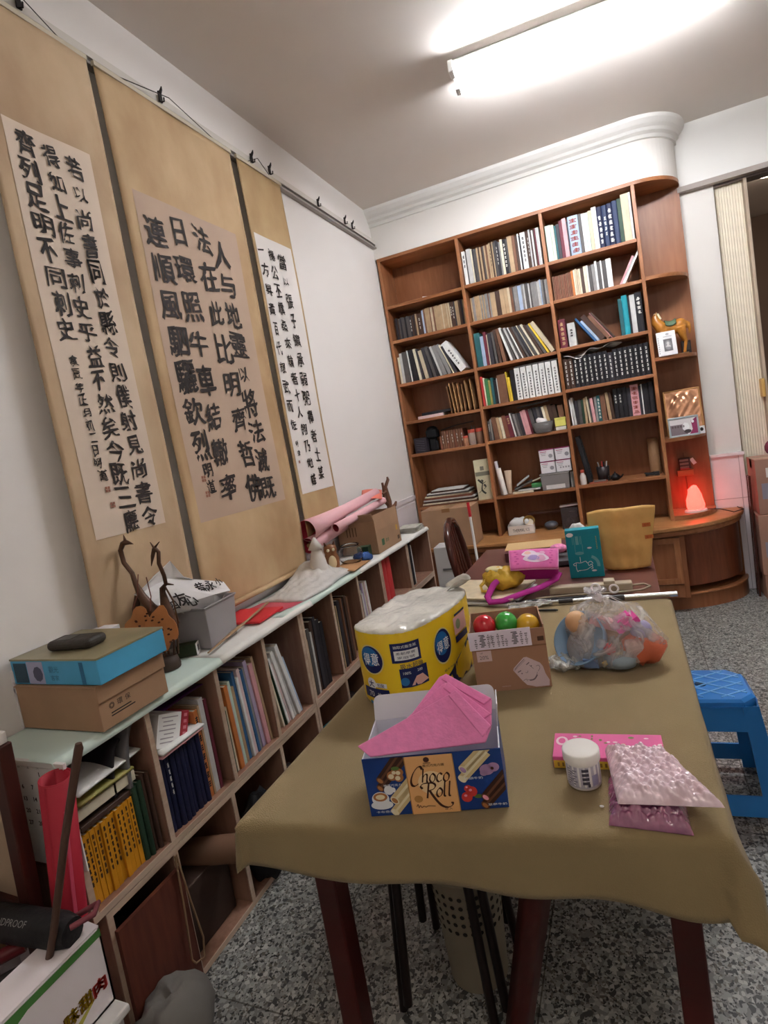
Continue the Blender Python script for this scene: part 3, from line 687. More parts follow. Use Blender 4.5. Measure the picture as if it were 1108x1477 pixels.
# sixth shelf of the second column: rolls, papers, storage box, four camera boxes
z = zsh(2, 5)
mPR = M('paper_roll', '#e6dcd2', .8)
for i, (x, y, r, h, a, lab) in enumerate([(.70, .03, .018, .20, -7, 'cream paper roll standing at the left of the sixth shelf'), (.675, .06, .012, .25, -4, 'thin translucent roll, leftmost on the sixth shelf'), (.725, .07, .016, .17, 3, 'beige paper cone behind the cream roll')]):
    b = MB().lathe([(r, 0), (r*(1.0 if i < 2 else 1.7), h), (r*(.85 if i < 2 else 1.5), h), (r*.85, .004), (0, .004)], n=18)
    solo(b, 'paper_roll', lab, 'paper roll', [mPR, M('film_roll', '#cfc8cc', .3), M('paper_cone', '#c9ad93', .8)][i], (x, y, z+.004), (0, math.radians(a), 0))
for i, (x, zz, w, d, tt, rx, rz, c) in enumerate([(.80, .0, .15, .16, .014, 0, .1, 'cream'), (.85, .016, .16, .15, .01, 0, -.1, 'pale grey'), (.80, .03, .14, .12, .012, -.35, .5, 'dark grey'), (.91, .03, .09, .1, .03, 0, -.05, 'green'), (.80, .06, .11, .1, .008, -.55, .5, 'pale grey'), (.905, .066, .13, .1, .006, -.3, -.2, 'cream')]):
    b = MB().box((0, 0, 0), (w, d, tt)); 
    solo(b, 'booklet', '%s booklet, %s from the bottom of the loose heap, sixth shelf' % (c, ORD[i]), 'booklet', cov(c), (x+.03, .09, z+zz+tt/2+.001+(abs(math.sin(rx))*w*.35)), (0, rx, rz*.3), 'loose papers on the sixth shelf', bevel=.0015)
t = thing('storage_bin', 'grey translucent storage box with paper label under white boxes', 'storage box', (1.065, .07, z))
b = MB().box((0, 0, .055), (.185, .12, .11), 0, None, (1.06, 1.06)); b.build('body', M('grey_bin', '#8d8785', .35), t, bevel=.005)
MB().box((0, 0, .114), (.205, .135, .008)).build('lid', M('grey_bin_lid', '#a39d9a', .35), t, bevel=.003)
b = MB(); rect(b, (0, -.0612, .022), (1, 0, 0), (0, 0, 1), .13, .03); b.build('label', M('label_white', '#e2dedb', .7), t)
mWB = M('white_carton', '#e8e4e6', .6); mMag = M('magenta_edge', '#a23a6c', .6)
for i, (x, y, zz, w, lab) in enumerate([(1.03, .05, .122, .1, 'white carton with magenta top, lower left of the four'), (1.135, .05, .122, .1, 'white carton covered in print, lower right of the four'), (1.03, .05, .207, .1, 'white carton with magenta top, upper left of the four'), (1.14, .048, .207, .1, 'white carton with magenta top, upper right of the four')]):
    t = thing('carton', lab, 'carton', (x-.0, y, z+zz), (0, 0, .03*((i % 2)-.5)), 'white cartons stacked on the storage box')
    MB().box((0, 0, .0395), (w, .07, .079)).build('body', mWB, t, bevel=.0015)
    b = MB(); b.box((0, 0, .0795), (w+.001, .071, .004)); b.build('top_flap', mMag, t)
    b = MB(); yy = -.0354
    for k in range(3): rect(b, (-.02, yy, .066-k*.011), (1, 0, 0), (0, 0, 1), .045-.008*k, .0045, 0 if k else 1)
    if i != 1: disc(b, (.027, yy, .035), (1, 0, 0), (0, 0, 1), .014, .014, 2)
    else:
        for k in range(4): rect(b, (-.02+k*.018, yy, .03), (1, 0, 0), (0, 0, 1), .011, .012, 0)
    b.build('print', [M('print_soft', '#a8a2a6', .7), M('print_rose', '#a8436a', .7), M('print_lens', '#9c979c', .6)], t)
for i, c in enumerate(['pale grey', 'grey', 'white']):
    place_book((c, .011, .11, .12, 'soft', None), (1.168+i*.0118, .05, z), (0, 0, 0), '%s slim booklet standing right of the grey storage box' % c, None)
# things on the counter under the second column
zc = ZB
t = thing('white_box', 'small white open box marked with print, full of odds and ends', 'box', (.775, .06, zc), (0, 0, .12))
b = MB(); w, d, h = .19, .13, .065
for a, bb in (((-w/2, -d/2, 0), (w/2, -d/2+.003, h)), ((-w/2, d/2-.003, 0), (w/2, d/2, h)), ((-w/2, -d/2, 0), (-w/2+.003, d/2, h)), ((w/2-.003, -d/2, 0), (w/2, d/2, h)), ((-w/2, -d/2, 0), (w/2, d/2, .003))): b.bx(a, bb)
b.build('body', M('white_board', '#e4ddd6', .6), t)
b = MB(); text(b, 'THERMAL ICE', (0, -d/2-.0006, .032), (1, 0, 0), (0, 0, 1), .022, 0, .12); b.build('lettering', mInkB, t)
b = MB(); b.ball((0, 0, 0), (.08, .05, .045), 0, 16); b.v = [(x+.008*wob(x*30, z*30, 1, 2), y, z+.012*wob(x*26, y*30, 1, 5)) for x, y, z in b.v]
solo(b, 'plastic_wrapping', 'crumpled white plastic wrapping stuffed in the small white box', 'plastic bag', M('white_film', '#e3e0de', .3), (.765, .07, zc+.07), (0, 0, .1))
b = MB().lathe([(.03, 0), (.04, .03), (.042, .03), (.032, -.002), (0, -.002)], n=20)
solo(b, 'amber_lid', 'amber plastic lid leaning in the small white box', 'lid', M('amber', '#a27a2c', .3, trans=.3), (.838, .05, zc+.075), (.9, .3, 0))
b = MB().ball((0, 0, .03), (.05, .045, .03)); b.lathe([(.03, .0), (.034, .012)], n=18)
solo(b, 'grey_dome', 'small dark grey dome shaped object on the counter', 'ornament', M('slate', '#55555c', .35), (.985, .10, zc))
t = thing('clear_case', 'clear plastic case with dark contents beside the second divider', 'case', (1.13, .08, zc))
MB().box((0, 0, .075), (.12, .09, .15)).build('case', M('case_clear', '#8d7f7f', .15, trans=.7, ior=1.2), t, bevel=.004)
MB().ball((-.01, 0, .04), (.03, .03, .035)).box((.02, 0, .1), (.05, .04, .04)).build('contents', M('case_contents', '#433a40', .5), t)
MB().box((0, 0, .165), (.13, .05, .012), 0, (0, -.06, 0)).build('lid', M('case_lid', '#d9c3c3', .4), t, bevel=.002)
t = thing('wood_stand', 'low dark wooden stand with glossy top behind the grey dome', 'stand', (.99, .19, zc))
MB().box((0, 0, .118), (.34, .09, .012)).build('top', M('glossy_dark', '#6b4a44', .2, coat=.6), t, bevel=.002)
for x in (-.155, .155): MB().box((x, 0, .056), (.012, .085, .112)).build('leg', wdB, t)
# ------------------------------------------------------------------ hanging scrolls with calligraphy
def silk(name, c1, c2):
    m = M(name, c1, .75, noise=(4.5, .1), col2=c2, bump=(60, .06), stretch=(1, 1, .6)); return m
mInk = M('brush_ink', '#332c29', .75); mSeal = M('seal_red', '#9a6a58', .8)
def scroll(label, y0, y1, z0, paper, silkm, paperm, cols, sig, x_top=.046, x_bot=.052, seedv=0, ink=mInk, sealpos=None, bold=.02):
    t = thing('hanging_scroll', label, 'scroll', (0, 0, 0), 0, 'calligraphy scrolls on the left wall')
    zt = 2.80
    X = lambda z, y: x_top+(x_bot-x_top)*(zt-z)/(zt-z0)+.0035*math.sin(y*17+seedv)*math.sin((zt-z)*2+seedv)+.003*math.sin(z*5+seedv)
    b = MB(); b.grid(lambda u, v: (X(z0+(zt-z0)*v, y0+(y1-y0)*u), y0+(y1-y0)*u, z0+(zt-z0)*v), 24, 80)
    b.build('silk_mount', silkm, t, solid=-.002)
    b = MB(); b.grid(lambda u, v: (X(paper[2]+(paper[3]-paper[2])*v, paper[0]+(paper[1]-paper[0])*u)+.0035, paper[0]+(paper[1]-paper[0])*u, paper[2]+(paper[3]-paper[2])*v), 24, 70)
    b.build('paper_panel', paperm, t)
    b = MB().bx((x_top-.008, y0-.004, zt), (x_top+.006, y1+.004, zt+.016)); b.build('top_rod', M('rod_pale', '#cfc4ae', .5), t)
    b = MB().cyl((x_bot, y0-.0, z0), (x_bot, y1+.0, z0), .012, n=14); b.build('bottom_roller', silkm, t)
    b = MB()
    ym = (y0+y1)/2
    b.tube([(x_top, y0+.08, zt+.014), (x_top+.003, ym, 2.868), (x_top, y1-.08, zt+.014)], .0018, 6); b.build('cord', M('cord_dark', '#4b4340', .8), t)
    rg = random.Random(seedv+3)
    for chars, ya, za, yb, zb, size in cols:
        n = len(chars); b = MB()
        for i, ch in enumerate(chars):
            f = i/max(1, n-1); y = ya+(yb-ya)*f; z = za+(zb-za)*f
            s = size*rg.uniform(.88, 1.14)
            if ch in '以': s *= .55
            if ch in '一': s *= .12
            w_ = size*rg.uniform(.78, 1.0)*(1.0 if ch not in '以日百子' else .75)
            text(b, ch, (X(z, y)+.0062, y+rg.uniform(-.004, .004), z), (0, 1, rg.uniform(-.05, .18)), (rg.uniform(-.01, .01), rg.uniform(-.14, .05), 1), s, 0, w_, bold=bold)
        # brush-like wobble of the strokes
        b.v = [(x, y+.0028*math.sin(z*310+y*140), z+.0028*math.sin(y*270+z*90)) for x, y, z in b.v]
        b.build('calligraphy_column', ink, t)
    b = MB()
    for (y, z, s) in sealpos or []:
        for q in range(4): rect(b, (X(z, y)+.0062, y+(q % 2-.5)*s*.52, z+(q//2-.5)*s*.52), (0, 1, 0), (0, 0, 1), s*.44, s*.44)
    if b.v: b.build('seal', mSeal, t)
    return t
scroll('nearest tan scroll with three tall columns of brushed characters on cream paper', -2.865, -2.462, .90, (-2.815, -2.535, 1.24, 2.465), silk('silk_near', '#ceb492', '#b09272'), M('paper_near', '#dcc9b6', .8, noise=(3, .06)),
       [('若以尚書同於縣令則僕射見尚書令', -2.606, 2.395, -2.60, 1.275, .066), ('得如上佐事刺史乎益不然矣今既三廳', -2.68, 2.402, -2.682, 1.275, .062), ('齊列足明不同刺史', -2.757, 2.41, -2.753, 1.876, .066), ('庚辰年正月初二日明道', -2.757, 1.78, -2.75, 1.43, .03)], None, seedv=1, sealpos=[(-2.741, 1.385, .018), (-2.735, 1.335, .018)])
scroll('wide middle scroll with four columns of large characters on brown paper', -2.428, -1.715, .86, (-2.375, -1.80, 1.205, 2.415), silk('silk_middle', '#cfb28a', '#ae8d66'), M('paper_middle', '#bda48f', .8, noise=(3, .06)),
       [('人与地靈以將法滅既', -1.935, 2.29, -1.915, 1.275, .108), ('法在此比明齊哲佛', -2.045, 2.325, -2.02, 1.29, .108), ('日環照牛車結轍率', -2.177, 2.32, -2.18, 1.315, .105), ('連順風駟驪欽烈', -2.301, 2.285, -2.285, 1.49, .11), ('明道', -2.275, 1.395, -2.275, 1.33, .05)], None, seedv=2, bold=.026, sealpos=[(-2.31, 1.365, .024), (-2.305, 1.305, .024)])
scroll('narrow far scroll with three columns of small characters on white paper', -1.668, -1.305, .95, (-1.645, -1.325, 1.205, 2.47), silk('silk_far', '#c8ac80', '#ab8c62'), M('paper_far', '#e9e2dc', .8, noise=(3, .03)),
       [('當以張子鑽承弱粥禪者士某', -1.441, 2.375, -1.434, 1.29, .066), ('揚公丕構桑來輪者十人翎乃地雄', -1.528, 2.39, -1.516, 1.265, .058), ('一方昇貴百代想武而佐', -1.613, 2.395, -1.603, 1.55, .056), ('明道', -1.606, 1.455, -1.604, 1.41, .028)], None, seedv=3, sealpos=[(-1.618, 1.365, .014)])
# small black hooks clipped on the rail
for i, (y, lab) in enumerate([(-2.665, 'black hook over the nearest scroll'), (-2.106, 'black hook over the middle scroll'), (-1.518, 'black hook at the left over the far scroll'), (-1.366, 'black hook at the right over the far scroll'), (-.867, 'black hook alone on the bare stretch of rail'), (-.516, 'left one of the last two black hooks near the corner'), (-.405, 'black hook closest to the bookcase corner')]):
    b = MB().box((.035, 0, -.012), (.006, .016, .04)); b.tube([(.036, 0, .0), (.046, 0, .012), (.05, 0, .022)], [.007, .005, .002], 8); b.tube([(.036, 0, -.03), (.05, 0, -.034), (.052, 0, -.02)], .003, 8)
    solo(b, 'rail_hook', lab, 'hook', M('hook_black', '#26201f', .5), (0, y, 2.872))

# ------------------------------------------------------------------ rounded end column of the bookcase
z = ZR[1]+TH
h = thing('horse_figurine', 'glazed amber pottery horse with green saddle behind the white card', 'figurine', (1.91, .125, z))
b = MB()
b.ball((0, 0, .175), (.075, .038, .043)); b.ball((-.05, 0, .18), (.042, .038, .046)); b.ball((.055, 0, .185), (.042, .038, .045))
b.tube([(-.055, 0, .19), (-.078, 0, .225), (-.085, 0, .255), (-.083, 0, .272)], [.04, .032, .024, .019], 14)
b.tube([(-.075, 0, .275), (-.088, -.003, .262), (-.098, -.006, .235), (-.10, -.008, .218)], [.017, .018, .013, .011], 12)
for yy in (-.01, .01): b.tube([(-.078, yy, .283), (-.074, yy*1.3, .302)], [.006, .002], 6)
for (x, y, bk_) in ((-.052, -.022, 0), (-.05, .022, 0), (.06, -.022, 1), (.062, .022, 1)):
    if bk_: P_ = [(x-.004, y, .17), (x+.002, y, .12), (x+.016, y, .078), (x+.006, y, .03), (x+.002, y, .008)]; r_ = [.03, .022, .0115, .009, .011]
    else: P_ = [(x, y, .16), (x-.002, y, .11), (x-.003, y, .075), (x-.001, y, .03), (x-.004, y, .008)]; r_ = [.024, .016, .011, .0085, .011]
    b.tube(P_, r_, 12)
b.tube([(.09, 0, .2), (.104, 0, .185), (.108, 0, .15), (.102, 0, .12)], [.009, .012, .01, .005], 10)
hb = b.build('body', M('amber_glaze', '#b8792f', .22, noise=(14, .3), spec=.6), h)
rm = hb.modifiers.new('skin', 'REMESH'); rm.mode = 'VOXEL'; rm.voxel_size = .0045; rm.use_smooth_shade = True
sm = hb.modifiers.new('soft', 'SMOOTH'); sm.iterations = 4; sm.factor = .5
b = MB(); b.grid(lambda u, v: (-.032+.062*v, .044*math.cos(PI*(.1+.8*u)), .172+.052*math.sin(PI*(.1+.8*u))+.012*(2*v-1)**2), 14, 6)
b.build('saddle', M('green_glaze', '#5c7258', .25), h, solid=.006)
b = MB(); b.tube([(-.058, 0, .245), (-.066, 0, .262), (-.07, 0, .285)], [.012, .013, .008], 10); b.tube([(-.07, 0, .284), (-.085, 0, .282), (-.094, 0, .268)], [.007, .009, .005], 8); b.build('mane', M('cream_glaze', '#e8d9b4', .3), h)
MB().box((0, 0, .003), (.17, .07, .008)).build('base', M('clay_base', '#8a6a48', .6), h, bevel=.002)
t = thing('photo_card', 'white card with an oval grey portrait leaning in front of the horse', 'card', (1.868, -.002, z), (math.radians(-9), 0, .10))
MB().box((0, .004, .078), (.112, .008, .155)).build('card', M('card_white', '#f1efef', .5), t, bevel=.003)
b = MB(); yy = -.0007; rect(b, (.006, yy, .067), (1, 0, 0), (0, 0, 1), .05, .078); disc(b, (.006, yy-.0003, .067), (1, 0, 0), (0, 0, 1), .02, .03, 1); disc(b, (.006, yy-.0006, .077), (1, 0, 0), (0, 0, 1), .0085, .0115, 2); disc(b, (.006, yy-.0006, .0535), (1, 0, 0), (0, 0, 1), .015, .014, 2, 16, 0, PI)
rect(b, (.008, yy, .122), (1, 0, 0), (0, 0, 1), .05, .004, 3); disc(b, (.008, yy, .137), (1, 0, 0), (0, 0, 1), .01, .008, 3)
for k in range(8): rect(b, (-.047, yy, .02+k*.014), (1, 0, 0), (0, 0, 1), .006, .008, 3)
b.build('portrait', [M('pt_dark', '#6a686a', .6), M('pt_mid', '#8d8b8d', .6), M('pt_light', '#d5d1d0', .6), M('pt_print', '#b3b0b2', .6)], t)
solo(MB().box((0, 0, .04), (.055, .018, .08)).box((0, -.0095, .045), (.04, .001, .05), 1), 'framed_picture', 'small dark picture frame right of the white card', 'frame', [M('frame_dark', '#2b2422', .4), M('frame_inside', '#47403e', .4)], (1.985, .13, z), (0, 0, .15), bevel=.002)
z = ZR[2]+TH
t = thing('copper_relief', 'square copper relief plaque with hammered figures, leaning on the back', 'plaque', (1.93, .15, z), (math.radians(-9), 0, .0))
b = MB()
def relief(u, v):
    a = (.006*wob(u*3.1, v*3.3, 1.6, 2)+.006*math.exp(-((u-.5)**2+(v-.33)**2)*18)+.006*math.exp(-((u-.5)**2*9+(v-.72)**2*30))+.004*math.sin(u*21)*math.sin(v*17))*min(1, 8*min(u, 1-u, v, 1-v))
    return (-.105+.21*u, -a, .30*v)
b.grid(relief, 44, 56); b.build('plate', M('copper', '#cf9a78', .28, .75, noise=(12, .2)), t, solid=.004)
b = MB()
for a, c in (((-.11, -.002, -.0), (-.1, .008, .305)), ((.1, -.002, 0), (.11, .008, .305)), ((-.11, -.002, .297), (.11, .008, .307)), ((-.11, -.002, 0), (.11, .008, .008))): b.bx(a, c)
b.build('frame', M('copper_frame', '#b88a5a', .35, .6), t, bevel=.002)
t = thing('framed_photograph', 'silver framed colour photograph in front of the copper plaque', 'picture frame', (1.912, .045, z), (math.radians(-10), 0, .06))
b = MB()
for a, c in (((-.09, 0, 0), (-.08, .01, .128)), ((.08, 0, 0), (.09, .01, .128)), ((-.08, 0, .116), (.08, .01, .128)), ((-.08, 0, 0), (.08, .01, .01))): b.bx(a, c)
b.build('frame', M('frame_silver', '#a9b4b8', .3, .5), t, bevel=.002)
b = MB().bx((-.08, .004, .01), (.08, .008, .116))
rect(b, (-.03, .0036, .045), (1, 0, 0), (0, 0, 1), .098, .068, 1); patch(b, (0, .0033, .01), (1, 0, 0), (0, 0, 1), [(.03, 0), (.08, 0), (.08, .106), (.045, .085), (.05, .03)], 2)
disc(b, (.012, .003, .06), (1, 0, 0), (0, 0, 1), .022, .03, 3, 7); disc(b, (.02, .0028, .03), (1, 0, 0), (0, 0, 1), .022, .013, 4, 9); disc(b, (.055, .0028, .09), (1, 0, 0), (0, 0, 1), .008, .01, 3)
for k in range(5): disc(b, (-.065+k*.016, .003, .066), (1, 0, 0), (0, 0, 1), .006, .008, 5, 10)
b.build('photograph', [M('ph_sky', '#ddd6d6', .4), M('ph_crowd', '#7d6f74', .4), M('ph_magenta', '#8c2f58', .4), M('ph_white', '#f0eeee', .4), M('ph_dark', '#3c3336', .4), M('ph_heads', '#5d4d4e', .4)], t)
t = thing('framed_drawing', 'tiny white framed drawing at the right end of the rounded shelf', 'picture frame', (2.015, .075, z), (math.radians(-6), 0, .25))
MB().box((0, .003, .025), (.04, .006, .05)).build('frame', M('card_white', '#f1efef', .5), t, bevel=.001)
b = MB(); disc(b, (0, -.0004, .028), (1, 0, 0), (0, 0, 1), .011, .012, 0, 9); b.build('drawing', mInkB, t)
# ornament hanging on the back panel above the salt lamp
t = thing('hanging_ornament', 'small dark ornament on wooden plaque hanging above the red lamp', 'ornament', (1.905, BY-.004, .83))
MB().bx((-.05, -.018, 0), (.05, 0, .042)).build('plaque', M('plaque_wood', '#a9744c', .5), t, bevel=.002)
b = MB().bx((-.036, -.03, .046), (.036, -.004, .125)); b.build('block', M('dark_glass', '#4d3a38', .15, coat=.5), t, bevel=.006)
b = MB()
for k in range(3): b.bx((-.03, -.032, .055+k*.024), (.024, -.029, .068+k*.024))
b.build('figure', M('block_bars', '#8c7a74', .3), t)  # paler bars on the front of the dark block
b = MB(); b.bx((-.012, -.006, 0), (.012, -.003, .045)); bb = b.build('tag', M('card_white', '#f1efef', .5), t); bb.location = (.065, -.004, .075); bb.rotation_euler = (0, -.5, 0)
MB().tube([(0, -.006, 0), (.003, -.006, -.06), (-.002, -.006, -.14), (-.014, -.01, -.20)], .0022, 6).build('cord', M('cord_brown', '#6b3a2c', .7), t)
MB().tube([(0, -.01, .12), (0, -.006, .15), (0, -.001, .16)], .0015, 6).build('loop', M('cord_brown', '#6b3a2c', .7), t)
# salt lamp
z = ZB+.03
t = thing('salt_lamp', 'glowing red rock salt lamp on a pale stone base', 'lamp', (1.93, .10, z), (0, 0, .4))
b = MB(); b.lathe([(0, 0), (.05, 0), (.058, .03), (.052, .07), (.044, .10), (.035, .135), (.018, .158), (0, .165)], n=18, sy=.8)
b.v = [(x+.007*wob(z_*38, y*40, 1, 2), y+.006*wob(x*35, z_*35, 1, 4), z_+.004*wob(x*40, y*40)) for x, y, z_ in b.v]
b.build('rock', M('salt_glow', '#ff6a58', .6, emit=('#ff3028', SALT_POWER), bump=(30, .3)), t, weld=True).location = (0, 0, .012)
b = MB(); b.lathe([(.075, 0), (.072, .012), (.055, .016), (0, .016)], n=20, sy=.75); b.v = [(x+.006*wob(x*50, y*50), y+.005*wob(y*50, x*60), z_) for x, y, z_ in b.v]
b.build('base', M('salt_base', '#e3c9c2', .6), t)
MB().tube([(.06, -.01, .006), (.12, -.07, .004), (.19, -.10, -.024), (.28, -.06, -.025), (.30, .02, -.028), (.33, .10, -.03)], .003, 8).build('cord', M('black_rubber', '#222021', .6), t)
# ------------------------------------------------------------------ long low shelf along the left wall
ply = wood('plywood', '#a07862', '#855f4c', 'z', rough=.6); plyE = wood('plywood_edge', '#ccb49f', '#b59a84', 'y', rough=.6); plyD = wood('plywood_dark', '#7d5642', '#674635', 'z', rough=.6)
XF = .283; ZTOP = .803
DIV = [-3.215, -2.962, -2.69, -2.44, -2.19, -1.93, -1.67, -1.39, -.995, -.59]
def unit(y0, y1, divs, z0, z1, label, nm='shelf_unit', back=True, front_edge=True):
    t = thing(nm, label, 'shelf', (0, y0, z0), 0, 'plywood shelf units along the left wall')
    y1 -= y0; h = z1-z0; q = .016
    MB().bx((.02, 0, h-q), (XF, y1, h)).build('top', ply, t, bevel=.001); MB().bx((.02, 0, 0), (XF, y1, q)).build('bottom', ply, t, bevel=.001)
    for y in (0, y1-q): MB().bx((.02, y, q), (XF, y+q, h-q)).build('side_panel', ply, t, bevel=.001)
    for y in divs: MB().bx((.026, y-y0-q/2, q), (XF-.002, y-y0+q/2, h-q)).build('divider', ply, t, bevel=.001)
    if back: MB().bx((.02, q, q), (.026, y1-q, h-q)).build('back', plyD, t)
    b = MB()
    for y in [0, y1-q]+[v-y0-q/2 for v in divs]: b.bx((XF, y, q), (XF+.0025, y+q, h-q))
    b.bx((XF, 0, 0), (XF+.003, y1, q)); b.bx((XF, 0, h-q), (XF+.003, y1, h))
    b.build('edge_banding', plyE, t)
    return t
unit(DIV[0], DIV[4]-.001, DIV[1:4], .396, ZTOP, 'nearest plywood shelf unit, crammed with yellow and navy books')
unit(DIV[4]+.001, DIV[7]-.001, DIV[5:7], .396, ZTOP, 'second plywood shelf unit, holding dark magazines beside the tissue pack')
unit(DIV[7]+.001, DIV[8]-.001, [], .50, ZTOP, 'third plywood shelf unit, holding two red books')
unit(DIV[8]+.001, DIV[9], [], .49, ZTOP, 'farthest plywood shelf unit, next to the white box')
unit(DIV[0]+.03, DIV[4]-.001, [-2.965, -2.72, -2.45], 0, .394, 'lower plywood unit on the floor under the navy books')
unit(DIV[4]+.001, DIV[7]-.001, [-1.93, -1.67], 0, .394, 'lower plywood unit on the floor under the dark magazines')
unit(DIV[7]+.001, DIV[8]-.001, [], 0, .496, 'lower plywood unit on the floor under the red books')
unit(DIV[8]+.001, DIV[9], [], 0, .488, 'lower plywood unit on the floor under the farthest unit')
# board closing the first lower bay
solo(MB().bx((0, 0, 0), (.012, .205, .34)), 'wooden_board', 'reddish wooden board closing the nearest bay at floor level', 'board', wood('red_board', '#6b3626', '#4e2419', 'z', rough=.6), (XF+.004, -3.175, .003))

def lo(i, items, where, grp=None, z=.412, y0=None, xf=.268): return run_row(items, (DIV[i]+.022) if y0 is None else y0, z, xf, where, grp or 'books in the low shelf', side=True)
random.seed(21)
NB = 'nearest bay of the low shelf'
lo(0, [R('golden yellow', .0133, .175+.0006*i, .15, 0, 'soft', (7, .28, .95, .42, 2)) for i in range(11)]+[R('dark green', .017, .2, .15, 0, 'hard'), R('dark green', .014, .205, .15, 0, 'hard'), R('dark brown', .013, .215, .15, 0, 'hard'), R('dark brown', .012, .215, .15, 0, 'hard')], NB, 'yellow and dark volumes in the nearest bay', y0=-3.192)
lo(1, [R('deep navy', .0165, .22, .16, 0, 'hard', (5, .45, .9, .3, 2) if i == 1 else None) for i in range(9)]+[R('orange', .017, .275, .17, 0, 'soft', (8, .1, .95, .6, 2)), R('tan', .008, .285), R('pale grey', .02, .30, .18, 0, 'soft'), R('maroon', .012, .29)], 'second bay of the low shelf', 'navy and tall volumes in the second bay')
lo(2, [R('dark green', .012, .21), R('cream', .008, .22, lean=1), R('orange', .018, .285, .17, 2), R('pale grey', .006, .28, lean=2), R('mint', .012, .29, lean=2), R('tan', .014, .265, lean=2), R('blue', .014, .31, lean=2), R('white', .01, .285, lean=3), R('pale pink', .015, .31, lean=3), R('blue', .012, .30, lean=3), R('grey', .012, .305, lean=3), R('lilac', .018, .32, lean=4), R('pink', .02, .30, lean=4), R('tan', .012, .32, lean=5)], 'third bay of the low shelf', 'folders in the third bay')
lo(3, [R('cream', .01, .26, lean=8), R('dark green', .006, .27, lean=9), R('white', .012, .275, lean=10), R('pale pink', .008, .25, lean=11), R('white', .016, .295, .18, 12, 'soft'), R('pale grey', .014, .29, .18, 13), R('white', .02, .31, .19, 14), R('pale blue', .01, .25, lean=14)], 'fourth bay of the low shelf', 'white magazines in the fourth bay')
lo(4, [R('dark brown', .016, .27), R('tan', .012, .24), R('dark grey', .02, .28), R('pale grey', .012, .26), R('dark brown', .022, .30), R('charcoal', .02, .31), R('black', .03, .29), R('black', .026, .27)], 'fifth bay of the low shelf', 'dark magazines in the fifth bay', y0=-2.168)
lo(5, [R('black', .02, .31), R('dark green', .01, .28), R('tan', .009, .29), R('charcoal', .02, .31), R('dark brown', .014, .3), R('brown', .012, .31), R('black', .022, .3), R('dark brown', .02, .31), R('brown', .016, .30)], 'sixth bay of the low shelf', 'dark magazines in the sixth bay')
lo(6, [R('cream', .022, .25), R('brown', .01, .26), R('pale grey', .012, .28, lean=2), R('white', .008, .26, lean=3), R('lilac', .014, .31, lean=3), R('cream', .01, .31, lean=3), R('pale pink', .014, .31, lean=3), R('white', .014, .31, lean=3)], 'seventh bay of the low shelf', 'pale magazines in the seventh bay')
lo(7, [R('white', .014, .25), R('pale pink', .012, .25), R('red', .06, .262, .16, 0, 'hard'), R('red', .066, .255, .16, 0, 'hard')], 'third shelf unit along the wall', 'red books in the third unit', z=.517, y0=-1.365)
lo(8, [R('dark grey', .03, .2, lean=0), R('white', .016, .26), R('black', .04, .25, .18, 0, 'hard'), R('white', .008, .24)], 'farthest shelf unit', 'boards in the farthest unit', z=.507, y0=-.97)
# things lying over the rows
def slab(name, lab, cat, m, dims, loc, rot=(0, 0, 0), bend=0, t=.002, grp=None):
    w, d = dims
    b = MB(); b.grid(lambda u, v: (-w/2+w*u, -d/2+d*v, bend*math.sin(PI*u)+bend*.5*math.sin(2.5*v+u*2)), 12, 8)
    return solo(b, name, lab, cat, m, loc, rot, grp, solid=t)
flatbook('dark brown', .17, .22, .014, (.262, -3.18, .412+.184+.014), PI/2, 'dark brown book lying flat on the yellow volumes')
o = flatbook('cream', .17, .20, .026, (.262, -3.185, .6255+.026), PI/2, 'pale book with its page edges facing out, over the yellow volumes')
slab('magazine', 'open white magazine drooping over the pale page block', 'magazine', M('paper_white', '#f0efeb', .8), (.2, .2), (.17, -3.09, .685), (.05, -.06, .1), .012, .004)
slab('magazine', 'yellowish magazine lying below the drooping white one', 'magazine', cov('lime'), (.2, .16), (.17, -3.10, .662), (0, -.03, .02), .003, .006)
b = MB(); b.grid(lambda u, v: (.265-.20*u, -2.99-.045*math.cos(PI*.5*v)-.0, .60+.17*math.sin(PI*.5*v)), 6, 10)
solo(b, 'ring_binder', 'curved black and grey binder squeezed beside the first divider', 'binder', M('binder_grey', '#6f6c6d', .5), (0, .006, 0), solid=.01)
b = MB(); b.grid(lambda u, v: (.262-.2*u, -3.03-.04*math.cos(PI*.5*v), .615+.13*math.sin(PI*.5*v)), 6, 10)
solo(b, 'black_folder', 'black folder bent against the grey binder, with a small barcode', 'folder', cov('black'), (0, -.004, 0), solid=.006)
slab('papers', 'loose white sheets lying on the navy volumes', 'paper', M('paper_white', '#f0efeb', .8), (.21, .17), (.185, -2.865, .648), (0, -.02, .05), .006, .006)
slab('pamphlet', 'pink edged pamphlet directly on the navy volumes', 'pamphlet', cov('pink'), (.21, .165), (.183, -2.866, .639), (0, 0, .02), .002, .003)
t = thing('notebook', 'printed white notebook with broad red spine leaning over navy volumes', 'notebook', (.255, -2.942, .662), (math.radians(-22), 0, 0))
MB().bx((-.16, 0, 0), (.012, .085, .09)).build('pages', M('paper_white', '#f0efeb', .8), t, bevel=.001)
MB().bx((-.16, .085, -.001), (.014, .112, .091)).build('spine', M('spine_red', '#a8303c', .5), t, bevel=.001)
b = MB()
for k in range(7): rect(b, (.0125, .042-.006*(k % 2), .014+k*.011), (0, 1, 0), (0, 0, 1), .06-.012*(k % 3), .003)
for k in range(5): rect(b, (.0146, .0985, .012+k*.017), (0, 1, 0), (0, 0, 1), .012, .009, 1)
b.build('print', [M('print_pale', '#a79fa3', .7), M('spine_print', '#d08088', .6)], t)
